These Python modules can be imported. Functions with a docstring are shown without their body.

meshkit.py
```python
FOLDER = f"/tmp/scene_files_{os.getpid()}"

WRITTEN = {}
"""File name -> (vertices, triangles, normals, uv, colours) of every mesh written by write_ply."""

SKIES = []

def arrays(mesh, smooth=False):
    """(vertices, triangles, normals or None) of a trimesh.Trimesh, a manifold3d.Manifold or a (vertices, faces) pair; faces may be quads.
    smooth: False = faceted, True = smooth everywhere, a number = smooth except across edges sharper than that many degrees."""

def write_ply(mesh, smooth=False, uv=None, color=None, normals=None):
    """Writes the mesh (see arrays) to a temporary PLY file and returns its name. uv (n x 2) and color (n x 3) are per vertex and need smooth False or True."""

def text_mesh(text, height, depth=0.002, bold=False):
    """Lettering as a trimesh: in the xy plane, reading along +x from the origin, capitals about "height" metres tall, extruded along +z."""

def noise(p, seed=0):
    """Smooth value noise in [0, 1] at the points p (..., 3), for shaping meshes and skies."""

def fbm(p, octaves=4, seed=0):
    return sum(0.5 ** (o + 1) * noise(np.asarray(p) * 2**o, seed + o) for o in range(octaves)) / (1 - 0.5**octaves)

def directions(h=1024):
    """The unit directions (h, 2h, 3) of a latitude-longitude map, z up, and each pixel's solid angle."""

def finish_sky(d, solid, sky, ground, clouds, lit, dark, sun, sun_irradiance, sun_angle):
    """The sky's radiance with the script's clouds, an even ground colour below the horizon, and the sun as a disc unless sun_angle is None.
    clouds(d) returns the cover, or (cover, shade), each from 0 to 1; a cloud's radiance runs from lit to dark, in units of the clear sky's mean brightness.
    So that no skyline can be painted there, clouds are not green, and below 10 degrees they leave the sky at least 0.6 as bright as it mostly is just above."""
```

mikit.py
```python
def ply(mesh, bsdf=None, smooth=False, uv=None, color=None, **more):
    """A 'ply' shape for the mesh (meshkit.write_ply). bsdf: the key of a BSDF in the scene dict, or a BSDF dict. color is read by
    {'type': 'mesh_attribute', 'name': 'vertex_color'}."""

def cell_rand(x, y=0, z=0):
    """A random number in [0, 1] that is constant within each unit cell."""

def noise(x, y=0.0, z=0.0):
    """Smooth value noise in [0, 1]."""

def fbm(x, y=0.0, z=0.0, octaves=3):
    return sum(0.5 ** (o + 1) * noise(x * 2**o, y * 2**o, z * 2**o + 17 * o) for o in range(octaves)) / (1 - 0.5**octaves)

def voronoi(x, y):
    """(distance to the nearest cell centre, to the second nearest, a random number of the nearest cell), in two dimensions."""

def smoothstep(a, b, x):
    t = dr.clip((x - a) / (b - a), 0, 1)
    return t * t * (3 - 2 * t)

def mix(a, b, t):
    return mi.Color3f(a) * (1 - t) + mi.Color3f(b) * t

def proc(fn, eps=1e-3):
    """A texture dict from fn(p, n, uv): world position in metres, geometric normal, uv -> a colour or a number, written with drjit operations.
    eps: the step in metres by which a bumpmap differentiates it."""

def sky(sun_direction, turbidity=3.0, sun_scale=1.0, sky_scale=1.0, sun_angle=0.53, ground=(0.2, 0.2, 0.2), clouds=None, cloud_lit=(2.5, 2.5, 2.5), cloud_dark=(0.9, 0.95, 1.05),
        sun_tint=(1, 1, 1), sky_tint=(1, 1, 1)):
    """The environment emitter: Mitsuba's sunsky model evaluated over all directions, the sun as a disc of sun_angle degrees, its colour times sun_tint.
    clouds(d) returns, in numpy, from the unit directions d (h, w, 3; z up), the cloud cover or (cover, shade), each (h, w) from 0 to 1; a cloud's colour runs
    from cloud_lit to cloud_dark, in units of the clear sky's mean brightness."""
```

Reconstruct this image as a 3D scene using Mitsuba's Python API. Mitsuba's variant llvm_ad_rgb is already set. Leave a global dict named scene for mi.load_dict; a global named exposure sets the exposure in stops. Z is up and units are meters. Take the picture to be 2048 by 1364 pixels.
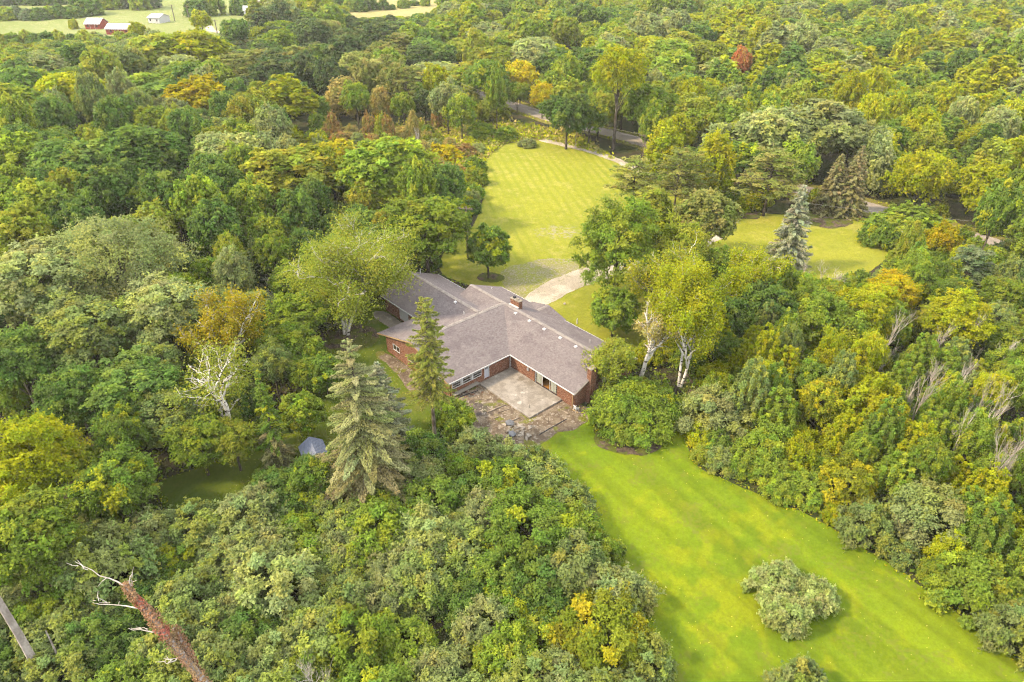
import math, random
import numpy as np, trimesh, mitsuba as mi, mikit, meshkit
import drjit as dr
from mikit import noise, fbm, voronoi, cell_rand, smoothstep, mix
from shapely.geometry import Polygon, Point, LineString
import shapely
T = mi.ScalarTransform4f
scene, labels = {}, {}

# ---------------------------------------------------------------- camera, sky, exposure
PITCH = math.radians(32.0)
CAM = (0.0, 0.0, 55.0)
scene['camera'] = {'type': 'perspective', 'fov': math.degrees(2 * math.atan(1024 / 1365.0)), 'fov_axis': 'x', 'near_clip': 0.5, 'far_clip': 4000.0,
                   'to_world': T().look_at(origin=list(CAM), target=[0, math.cos(PITCH), 55.0 - math.sin(PITCH)], up=[0, 0, 1])}
SUN = (-0.80, -0.16, 0.74)
scene['daylight'] = mikit.sky(SUN, turbidity=3, sun_scale=0.60, sun_angle=6, ground=(0.08, 0.10, 0.04),
                              clouds=lambda d: 0.85 + 0 * d[..., 0], cloud_lit=(3.9, 3.9, 3.9), sun_tint=(1.0, 0.97, 0.89))
exposure = 3.2


# ---------------------------------------------------------------- helpers
def put(key, shape, label=None, cat=None, group=None, kind=None):
    scene[key] = shape
    tag(key, label, cat, group, kind)
    return key


def tag(key, label=None, cat=None, group=None, kind=None):
    d = {k: v for k, v in (('label', label), ('category', cat), ('group', group), ('kind', kind)) if v}
    if d:
        labels[key] = {**labels.get(key, {}), **d}


def numbered(name, used={}):
    n = used.get(name, -1) + 1
    used[name] = n
    return name if n == 0 else f'{name}_{n:03d}'


def box(x0, x1, y0, y1, z0, z1):
    m = trimesh.creation.box((x1 - x0, y1 - y0, z1 - z0))
    m.apply_translation(((x0 + x1) / 2, (y0 + y1) / 2, (z0 + z1) / 2))
    return m


def join(ms):
    return trimesh.util.concatenate(ms)


def tubes(paths, sides=5):
    """Many tapered tubes as one (vertices, faces): paths = list of (points (n,3), radii (n,))."""
    V, F, at = [], [], 0
    ang = np.arange(sides) * 2 * np.pi / sides
    for p, r in paths:
        p = np.asarray(p, float)
        r = np.broadcast_to(np.asarray(r, float), (len(p),))
        t = np.gradient(p, axis=0)
        t /= np.linalg.norm(t, axis=1, keepdims=True) + 1e-9
        a = np.cross(t, np.where(np.abs(t[:, 2:]) < 0.9, [0, 0, 1.0], [1.0, 0, 0]))
        a /= np.linalg.norm(a, axis=1, keepdims=True) + 1e-9
        b = np.cross(t, a)
        v = p[:, None] + r[:, None, None] * (np.cos(ang)[None, :, None] * a[:, None] + np.sin(ang)[None, :, None] * b[:, None])
        n = len(p)
        i, j = np.meshgrid(np.arange(n - 1), np.arange(sides), indexing='ij')
        j2 = (j + 1) % sides
        q = np.stack([i * sides + j, i * sides + j2, (i + 1) * sides + j2, (i + 1) * sides + j], -1).reshape(-1, 4)
        f = np.vstack([q[:, [0, 1, 2]], q[:, [0, 2, 3]]])
        tip = len(v.reshape(-1, 3))
        cap = np.array([[(n - 1) * sides + k, (n - 1) * sides + (k + 1) % sides, tip] for k in range(sides)])
        V.append(np.vstack([v.reshape(-1, 3), p[-1:]]))
        F.append(np.vstack([f, cap]) + at)
        at += len(V[-1])
    return np.vstack(V), np.vstack(F)


def unit(v):
    return v / (np.linalg.norm(v, axis=-1, keepdims=True) + 1e-9)


def cards(c, n, size, col, rng, aspect=0.62, tri=False, along=None):
    """Leaf sprays: one small rhombus (or triangle) per centre c with normal n."""
    N = len(c)
    t = rng.normal(size=(N, 3)) if along is None else along + 0.35 * rng.normal(size=(N, 3))
    n = unit(n)
    t = unit(t - n * np.sum(t * n, 1, keepdims=True))
    b = np.cross(n, t)
    s = np.broadcast_to(np.asarray(size, float), (N,))[:, None]
    fold = n * s * 0.18
    if tri:
        V = np.stack([c + t * s, c - t * s * 0.6 + b * s * aspect, c - t * s * 0.6 - b * s * aspect], 1).reshape(-1, 3)
        F = np.arange(3 * N).reshape(-1, 3)
        return V, F, np.repeat(col, 3, 0)
    V = np.stack([c + t * s, c + b * s * aspect + fold, c - t * s, c - b * s * aspect + fold], 1).reshape(-1, 3)
    k = 4 * np.arange(N)[:, None]
    F = np.vstack([k + [0, 1, 2], k + [0, 2, 3]])
    return V, F, np.repeat(col, 4, 0)


# leaf colours: (main colour, second colour, share of twigs in the second colour)
PAL = {
    'green': ((0.192, 0.274, 0.038), (0.292, 0.353, 0.037), 0.3),
    'deep': ((0.122, 0.201, 0.045), (0.184, 0.262, 0.045), 0.25),
    'greygreen': ((0.264, 0.313, 0.119), (0.325, 0.362, 0.103), 0.3),
    'thicket': ((0.221, 0.286, 0.092), (0.301, 0.346, 0.07), 0.35),
    'silver': ((0.29, 0.335, 0.12), (0.245, 0.3, 0.085), 0.35),
    'lime': ((0.36, 0.385, 0.02), (0.28, 0.33, 0.022), 0.3),
    'yellow': ((0.446, 0.372, 0.016), (0.351, 0.335, 0.016), 0.35),
    'gold': ((0.378, 0.315, 0.019), (0.294, 0.273, 0.021), 0.3),
    'olive': ((0.249, 0.3, 0.038), (0.304, 0.33, 0.04), 0.35),
    'tan': ((0.407, 0.346, 0.108), (0.319, 0.299, 0.084), 0.35),
    'amber': ((0.315, 0.307, 0.038), (0.209, 0.252, 0.036), 0.42),
    'red': ((0.44, 0.17, 0.07), (0.42, 0.24, 0.06), 0.4),
    'rust': ((0.353, 0.231, 0.082), (0.271, 0.251, 0.061), 0.4),
    'pine': ((0.098, 0.144, 0.052), (0.149, 0.184, 0.057), 0.3),
    'pinelight': ((0.223, 0.258, 0.063), (0.296, 0.296, 0.083), 0.35),
    'bluepine': ((0.183, 0.237, 0.12), (0.149, 0.204, 0.089), 0.35),
    'bluespruce': ((0.4, 0.425, 0.285), (0.29, 0.325, 0.185), 0.35),
    'dryspruce': ((0.345, 0.315, 0.155), (0.285, 0.285, 0.11), 0.4),
    'palespruce': ((0.37, 0.385, 0.18), (0.3, 0.33, 0.125), 0.4),
    'mixed': ((0.162, 0.246, 0.04), (0.348, 0.391, 0.03), 0.16),
    'goldmix': ((0.257, 0.301, 0.032), (0.457, 0.435, 0.028), 0.35),
    'creeper': ((0.36, 0.235, 0.135), (0.4, 0.16, 0.11), 0.2),
    'hemlock': ((0.34, 0.37, 0.08), (0.27, 0.3, 0.065), 0.35),
}


TONE = [1.0]                                                       # some trees of a kind are a little paler or deeper than others


def tint(pal, cid, n, rng, share=None):
    """Colours per leaf: by twig (cid) the main or second colour, each twig and each leaf a little different."""
    a, b, s = PAL[pal]
    a, b = np.array(a) * TONE[0], np.array(b) * TONE[0]
    s = s if share is None else share
    k = int(cid.max()) + 1 if len(cid) else 1
    pick = rng.random(k) < s
    base = np.where(pick[:, None], np.array(b), np.array(a)) * rng.uniform(0.84, 1.16, (k, 1)) * rng.uniform(0.92, 1.08, (k, 3))
    return np.clip(base[cid] * rng.uniform(0.78, 1.22, (n, 1)), 0.003, 0.6)


def clump_leaves(cc, rc, per, size, pal, rng, outward, up=0.45, flat=0.75, tri=False, aspect=0.62, droop=0.0, share=None, shoots=7, fuzz=0.62):
    """Leaves of the twig clumps cc (k,3) of radius rc (k,): most along shoots that radiate from the clump, the rest loose in its shell."""
    k = len(cc)
    cid = np.repeat(np.arange(k), per)
    N = len(cid)
    sd = unit(rng.normal(size=(k, shoots, 3)) + 0.8 * outward[:, None] + [0, 0, 0.35])
    loose = unit(rng.normal(size=(N, 3)) + 0.55 * outward[cid] + [0, 0, 0.25])
    on = rng.random(N) < fuzz
    d = np.where(on[:, None], sd[cid, rng.integers(0, shoots, N)], loose)
    rr = np.where(on, rng.uniform(0.12, 1.28, N), rng.uniform(0.4, 1.02, N))[:, None]
    off = d * rr * rc[cid][:, None] + rng.normal(size=(N, 3)) * (0.11 * rc[cid] * (1.25 - 0.5 * rr[:, 0]))[:, None]
    off *= [1, 1, flat]
    off[:, 2] -= droop * rng.random(N) ** 1.5 * rc[cid] + 0.16 * rr[:, 0] ** 2 * rc[cid] * on
    p = cc[cid] + off
    nrm = 0.4 * d + 0.3 * outward[cid] + [0, 0, up + 0.1] + 0.6 * rng.normal(size=(N, 3))
    return cards(p, nrm, size * rng.uniform(0.6, 1.35, N), tint(pal, cid, N, rng, share), rng, aspect, tri)


def limbs(trunk_h, trunk_r, targets, rng, base=0.25, lean=(0, 0), sides=5):
    """A trunk and bent limbs that run to the targets."""
    top = np.array([lean[0], lean[1], trunk_h])
    s = np.linspace(0, 1, 6)[:, None]
    tr = s * top + np.hstack([np.sin(s * 3) * 0.12, np.cos(s * 2.3) * 0.1 - 0.1, 0 * s]) * trunk_h * 0.04
    paths = [(np.vstack([[0, 0, -0.3], tr[1:]]), trunk_r * (1.15 - 0.85 * s[:, 0]))]
    for q in targets:
        h = rng.uniform(base, 0.85)
        p0 = top * h
        mid = p0 * 0.5 + q * 0.5 + [0, 0, 0.08 * np.linalg.norm(q - p0)] + rng.normal(size=3) * 0.2
        w = np.linspace(0, 1, 5)[:, None]
        paths.append(((1 - w) ** 2 * p0 + 2 * w * (1 - w) * mid + w ** 2 * q, trunk_r * (1 - 0.6 * h) * np.linspace(0.5, 0.1, 5)))
    return tubes(paths, sides)


# ---------------------------------------------------------------- tree kinds; each returns (wood (V,F), leaves (V,F,C))
LOD = {0: (0.205, 2.5), 1: (0.36, 1.05), 2: (0.66, 0.42)}     # leaf spray size, share of the leaves


def sprays(cc, rc, d, k, size, pal, rng):
    """Single shoots that stick out of the crown's skin."""
    q = rng.integers(0, len(cc), k)
    dirn = unit(d[q] + [0, 0, 0.4] + 0.4 * rng.normal(size=(k, 3)))
    m = 9
    w = np.repeat(np.linspace(0.6, 1.75, m)[None], k, 0)
    p = cc[q][:, None] + dirn[:, None] * (rc[q][:, None] * w)[..., None]
    p[..., 2] -= 0.28 * (w - 0.6) ** 2 * rc[q][:, None]
    cid = np.repeat(np.arange(k), m)
    p = p.reshape(-1, 3) + rng.normal(size=(k * m, 3)) * 0.07
    return cards(p, rng.normal(size=(k * m, 3)) + [0, 0, 0.8], size * rng.uniform(0.5, 1.1, k * m), tint(pal, cid, k * m, rng), rng, tri=True)


def broad(seed, pal, lod, R=5.0, H=14.0, low=0.32, nc=130, leaves=9000, irregular=0.35, size=1.0, flat=0.8, pointy=0.0):
    """Round or spreading leaf tree: crown from low*H to H made of twig clumps on an uneven envelope."""
    rng = np.random.default_rng(seed)
    zc, rz = H * (low + 1) / 2, H * (1 - low) / 2
    i = np.arange(nc)
    u = 1 - 1.72 * (i + 0.5) / nc
    ph = i * 2.39996 + rng.normal(size=nc) * 0.25
    s = np.sqrt(np.clip(1 - u * u, 0, 1))
    d = np.stack([s * np.cos(ph), s * np.sin(ph), u], 1)
    lobe = meshkit.fbm(d * 1.7 + seed * 3.1, 2, seed % 97)
    rad = 0.80 + irregular * (lobe - 0.5) * 2 - 0.22 * rng.random(nc) ** 2
    taper = 1 - pointy * np.clip(u, 0, 1)
    cc = d * rad[:, None] * np.stack([R * taper, R * taper, np.full(nc, rz)], 1)
    inner = rng.random(nc) < 0.16
    cc[inner] *= 0.6
    cc[:, 2] += zc
    rc = R * rng.uniform(0.11, 0.27, nc)
    sz, sh = LOD[lod]
    per = max(6, int(leaves * sh / nc))
    lv = clump_leaves(cc, rc * (1.25 if lod == 2 else 1), per, sz * size, pal, rng, d, flat=flat if lod == 0 else 1.05, up=(0.45, 0.3, 0.12)[lod], tri=True, fuzz=(0.62, 0.5, 0.3)[lod])
    if lod < 2:
        lv = merge([lv, sprays(cc, rc, d, 110 if lod == 0 else 60, sz * size, pal, rng)])
    wood = limbs(H * 0.72, 0.032 * H * 0.55, cc[rng.choice(nc, 14 if lod < 2 else 5, replace=False)], rng, base=max(low - 0.08, 0.12), sides=5 if lod < 2 else 3)
    return wood, lv


def feather(seed, pal, lod, R=3.6, H=15.0, low=0.2, leaves=8000, size=1.0):
    """Upright poplar or ash: many ascending plumes that end in points."""
    rng = np.random.default_rng(seed)
    k = 34
    cs, rs, outs = [], [], []
    for j in range(k):
        a, f = j * 2.4 + rng.normal() * 0.2, math.sqrt((j + 0.5) / k)
        top = H * (1.0 - 0.48 * f ** 1.7) * rng.uniform(0.92, 1.03)
        base = np.array([math.cos(a) * f * R * 0.35, math.sin(a) * f * R * 0.35, H * rng.uniform(low, low + 0.25)])
        tip = np.array([math.cos(a) * f * R, math.sin(a) * f * R, top])
        for w in np.linspace(0.25, 1.0, 5):
            cs.append(base * (1 - w) + tip * w + np.array([math.cos(a), math.sin(a), 0]) * f * R * 0.3 * math.sin(w * 3.1))
            rs.append(R * (0.27 - 0.14 * w) * rng.uniform(0.8, 1.2))
            outs.append([math.cos(a) * f, math.sin(a) * f, 0.6])
    cc, rc, out = np.array(cs), np.array(rs), unit(np.array(outs))
    sz, sh = LOD[lod]
    per = max(4, int(leaves * sh / len(cc)))
    lv = clump_leaves(cc, rc, per, sz * size, pal, rng, out, up=0.25, flat=1.35, tri=True)
    return limbs(H * 0.8, 0.016 * H, cc[rng.choice(len(cc), 12 if lod < 2 else 4, replace=False)], rng, base=0.1, sides=5 if lod < 2 else 3), lv


def bush(seed, pal, lod, R=3.2, H=4.2, leaves=6500, nc=60, size=0.8, irregular=0.4, lobes=None):
    """Shrub: twig clumps from the ground up, arching sprays on its skin; lobes (dx, dy, R) make one of several stems."""
    if lobes:
        sub = [bush(seed + 5 * i, pal, lod, r, H * (0.8 + 0.07 * r), leaves, nc, size, irregular) for i, (_, _, r) in enumerate(lobes)]
        move = [np.array([a, b, 0.0]) for a, b, _ in lobes]
        lv = merge([(s[1][0] + m, s[1][1], s[1][2]) for s, m in zip(sub, move)])
        w = merge([(s[0][0] + m, s[0][1], s[0][0]) for s, m in zip(sub, move)])
        return w[:2], lv
    rng = np.random.default_rng(seed)
    i = np.arange(nc)
    u = 1 - 1.02 * (i + 0.5) / nc
    ph = i * 2.39996 + rng.normal(size=nc) * 0.3
    s = np.sqrt(np.clip(1 - u * u, 0, 1)) ** 0.8
    d = np.stack([s * np.cos(ph), s * np.sin(ph), np.clip(u, 0.0, 1)], 1)
    lobe = meshkit.fbm(d * 1.6 + seed * 1.7, 2, seed % 89)
    rad = 0.80 + irregular * (lobe - 0.5) * 2
    cc = d * rad[:, None] * [R, R, H * 0.86] + [0, 0, 0.45]
    rc = R * rng.uniform(0.16, 0.30, nc)
    sz, sh = LOD[lod]
    per = max(6, int(leaves * sh / nc))
    L = [clump_leaves(cc, rc, per, sz * size, pal, rng, unit(d + [0, 0, 0.2]), flat=0.85, tri=True)]
    if lod < 2:                                                     # sprays that stick out of the skin
        L.append(sprays(cc, rc, d, 90, sz * size, pal, rng))
    lv = merge(L)
    return limbs(H * 0.5, 0.05 * R * 0.6, cc[rng.choice(nc, 9, replace=False)], rng, base=0.05, sides=4), lv


def merge(L):
    V, F, C, at = [], [], [], 0
    for v, f, c in L:
        V.append(v); F.append(f + at); C.append(c); at += len(v)
    return np.vstack(V), np.vstack(F), np.vstack(C)


def spruce(seed, pal, lod, R=4.0, H=16.0, low=0.04, whorls=26, droop=0.35, size=1.0, gap=0.0, power=0.85, pal_low=None, leaves=1.0, bare_wood=True):
    """Spire of drooping branch whorls, the boughs carrying hanging sprays."""
    rng = np.random.default_rng(seed)
    sz, sh = LOD[lod]
    P, N, A, cid, paths = [], [], [], [], []
    b = 0
    lowset = []
    for w in range(whorls):
        f = (w + 0.5) / whorls                                     # 0 top .. 1 bottom
        z = H * (1 - f * (1 - low))
        nb = int(4 + 6 * f ** 0.6)
        for j in range(nb):
            if rng.random() < gap:
                continue
            a = w * 1.3 + j * 2 * np.pi / nb + rng.normal() * 0.22
            L = R * f ** power * rng.uniform(0.72, 1.12) + 0.12
            q = np.linspace(0.08, 1, 6)
            rise = 0.22 * (1 - f) * q - droop * f ** 0.7 * q ** 1.6 + 0.10 * q ** 4
            pts = np.stack([np.cos(a) * q * L, np.sin(a) * q * L, z + rise * L], 1)
            if lod < 2:
                paths.append((pts[::2] if lod else pts, 0.012 * H * 0.18 * np.linspace(1, 0.2, len(pts[::2] if lod else pts))))
            m = max(3, int((5 + 15 * L) * sh * leaves * 0.75))
            t = rng.uniform(0.12, 1.03, m)
            c = np.stack([np.interp(t, q, pts[:, k]) for k in range(3)], 1)
            side = np.array([-np.sin(a), np.cos(a), 0]) * (rng.uniform(-1, 1, (m, 1)) * 0.26 * L * (1.15 - t[:, None]))
            c = c + side + [0, 0, -1] * np.abs(rng.normal(size=(m, 1))) * 0.13 * (0.4 + f)
            P.append(c)
            N.append(np.array([np.cos(a) * 0.3, np.sin(a) * 0.3, 0.9]) + 0.55 * rng.normal(size=(m, 3)))
            A.append(np.tile([np.cos(a), np.sin(a), -droop * 0.8], (m, 1)))
            cid += [b] * m
            lowset += [f > 0.62 + 0.2 * rng.random()] * m
            b += 1
    P, N, A, cid, lowset = np.vstack(P), np.vstack(N), np.vstack(A), np.array(cid), np.array(lowset)
    col = tint(pal, cid, len(P), rng)
    if pal_low:
        col = np.where(lowset[:, None], tint(pal_low, cid, len(P), rng), col)
    lv = cards(P, N, sz * size * 1.15 * rng.uniform(0.7, 1.3, len(P)), col, rng, 0.42, along=A, tri=True)
    tr = np.stack([np.zeros(7), np.zeros(7), np.linspace(-0.3, H, 7)], 1)
    paths.append((tr, 0.014 * H * np.linspace(1, 0.08, 7)))
    return tubes(paths, 5 if lod < 1 else 4), lv


def pine(seed, pal, lod, R=4.6, H=15.0, low=0.35, leaves=6500, size=1.0):
    """Old pine: tiers of near-level limbs carrying rounded tufts, light between the tiers."""
    rng = np.random.default_rng(seed)
    cs, rs, outs, paths = [], [], [], []
    tiers = 9
    for w in range(tiers):
        f = (w + 0.3) / tiers
        z = H * (1 - f * (1 - low)) - 0.3
        nb = 4 + w // 2
        for j in range(nb):
            a = w * 0.9 + j * 2 * np.pi / nb + rng.normal() * 0.3
            L = R * (0.25 + 0.75 * math.sin(min(1, f * 1.25 + 0.1) * 1.6)) * rng.uniform(0.7, 1.1)
            e = np.array([math.cos(a) * L, math.sin(a) * L, z + L * rng.uniform(-0.05, 0.22)])
            if lod < 2:
                paths.append((np.array([[0, 0, z - 0.4], e * [0.5, 0.5, 1] - [0, 0, 0.35], e]), np.array([0.09, 0.06, 0.02])))
            for q in np.linspace(0.42, 1.0, 3):
                cs.append([e[0] * q + rng.normal() * 0.3, e[1] * q + rng.normal() * 0.3, z + (e[2] - z) * q + 0.2])
                rs.append(R * rng.uniform(0.15, 0.24))
                outs.append([math.cos(a) * 0.6, math.sin(a) * 0.6, 0.8])
    cc, rc, out = np.array(cs), np.array(rs), np.array(outs)
    sz, sh = LOD[lod]
    lv = clump_leaves(cc, rc, max(4, int(leaves * sh / len(cc))), sz * size * 0.9, pal, rng, out, up=0.7, flat=0.42, aspect=0.35, tri=True)
    paths.append((np.stack([np.zeros(6), np.zeros(6), np.linspace(-0.3, H * 0.97, 6)], 1), 0.017 * H * np.linspace(1, 0.15, 6)))
    return tubes(paths, 5 if lod < 2 else 3), lv


def skeleton(rng, H, R, r0, levels=4, kids=(5, 4, 4), up=0.75, fork=0.3, wig=0.10, first=0.3, stout=0.0):
    """Recursive bare branches: returns paths and the outer twig points."""
    paths, tips = [], []

    def grow(p, d, L, r, lev):
        n = 6 if lev < 2 else 4
        pts, q, dd = [p], p, d
        for s in range(n):
            dd = unit(dd + rng.normal(size=3) * wig * (1 + lev * 0.5) + np.array([0, 0, 0.05 * up]))
            q = q + dd * L / n
            pts.append(q)
        pts = np.array(pts)
        paths.append((pts, r * np.linspace(1, 0.35 if lev < levels - 1 else 0.2, n + 1) * (1 + stout * lev)))
        if lev >= levels - 1:
            tips.extend(pts[1:])
            return
        for j in range(kids[min(lev, len(kids) - 1)]):
            w = rng.uniform(first if lev == 0 else 0.25, 1.0)
            o = pts[0] * 0 + np.array([np.interp(w * n, range(n + 1), pts[:, k]) for k in range(3)])
            a = rng.uniform(0, 2 * np.pi)
            side = np.array([math.cos(a), math.sin(a), 0])
            nd = unit(dd * (1 - fork * 0.4) + side * rng.uniform(0.45, 1.0) * (0.7 + fork) + [0, 0, 0.25 * up])
            grow(o, nd, L * rng.uniform(0.42, 0.68) * (1.15 - 0.45 * w), r * (1 - 0.55 * w) * 0.62, lev + 1)

    grow(np.array([0, 0, -0.3]), np.array([0, 0, 1.0]), H, r0, 0)
    return paths, np.array(tips)


def fit(paths, tips, R, H):
    """Scale the skeleton so that it fills radius R and height H."""
    ext = np.quantile(np.abs(tips[:, :2]), 0.97)
    top = max(p[:, 2].max() for p, _ in paths)
    s = np.array([R / ext, R / ext, H / top])
    return [(p * s, r) for p, r in paths], tips * s


def birch(seed, pal, lod, R=5.5, H=15.0, leaves=9000, stems=2, size=0.72, low=0.15, thick=1.9):
    """Birch: white stems and limbs that show through a thin crown of small hanging leaves."""
    rng = np.random.default_rng(seed)
    paths, tips = [], []
    for s in range(stems):
        p, t = skeleton(rng, H * 0.8, R, thick * 0.17 * H / 15, levels=4, kids=(7, 5, 4), up=0.9, fork=0.25, first=max(low, 0.22), stout=0.4)
        lean = rng.normal(size=2) * 0.10 * (stems > 1)
        sh = lambda q: q + np.stack([q[:, 2] * lean[0] + (s > 0) * 0.4 * math.cos(s * 2), q[:, 2] * lean[1] + (s > 0) * 0.4 * math.sin(s * 2), 0 * q[:, 2]], 1)
        paths += [(sh(a), r) for a, r in p]
        tips.append(sh(t))
    paths, tips = fit(paths, np.vstack(tips), R, H)
    keep = tips[tips[:, 2] > H * low]
    n = int(leaves * LOD[lod][1])
    k = rng.integers(0, len(keep), n)
    hang = rng.random((n, 1)) ** 1.6
    p = keep[k] + rng.normal(size=(n, 3)) * R * 0.085 - [0, 0, 1] * hang * R * 0.30
    nrm = unit(p - [0, 0, H * 0.5]) * 0.6 + rng.normal(size=(n, 3)) * 0.8 + [0, 0, 0.5]
    lv = cards(p, nrm, LOD[lod][0] * size * 1.25 * rng.uniform(0.6, 1.2, n), tint(pal, k // 3, n, rng), rng, tri=True)
    return tubes(paths, 5), lv


def willow(seed, pal, lod, R=3.4, H=11.0, leaves=6000, size=0.85):
    """Soft upright plumes with hanging tips."""
    rng = np.random.default_rng(seed)
    k = 26
    a = np.arange(k) * 2.4
    f = np.sqrt((np.arange(k) + 0.5) / k)
    cc = np.stack([np.cos(a) * f * R * 0.75, np.sin(a) * f * R * 0.75, H * (0.92 - 0.35 * f ** 2) * rng.uniform(0.9, 1.05, k)], 1)
    cc = np.vstack([cc, cc * [1.12, 1.12, 0.68], cc * [1.0, 1.0, 0.42]])
    rc = R * rng.uniform(0.22, 0.34, len(cc))
    out = unit(cc - [0, 0, H * 0.45])
    lv = clump_leaves(cc, rc, max(4, int(leaves * LOD[lod][1] / len(cc))), LOD[lod][0] * size, pal, rng, out, up=0.3, flat=1.2, droop=1.4, tri=True)
    return limbs(H * 0.7, 0.14, cc[:10], rng, sides=4), lv


def bare(seed, R=2.2, H=12.0, r0=0.14, levels=4, kids=(9, 5, 4), lean=(0.0, 0.0), up=1.3, first=0.35, sides=4):
    """Dead standing tree: grey forked twigs, no leaves."""
    rng = np.random.default_rng(seed)
    p, t = skeleton(rng, H * 0.85, R, r0, levels=levels, kids=kids, up=up, fork=0.05, first=first)
    p, t = fit(p, t, R, H)
    return tubes([(q + np.stack([q[:, 2] * lean[0], q[:, 2] * lean[1], 0 * q[:, 2]], 1), r) for q, r in p], sides), None


KINDS = dict(broad=broad, feather=feather, bush=bush, spruce=spruce, pine=pine, birch=birch, willow=willow, bare=bare)

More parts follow.
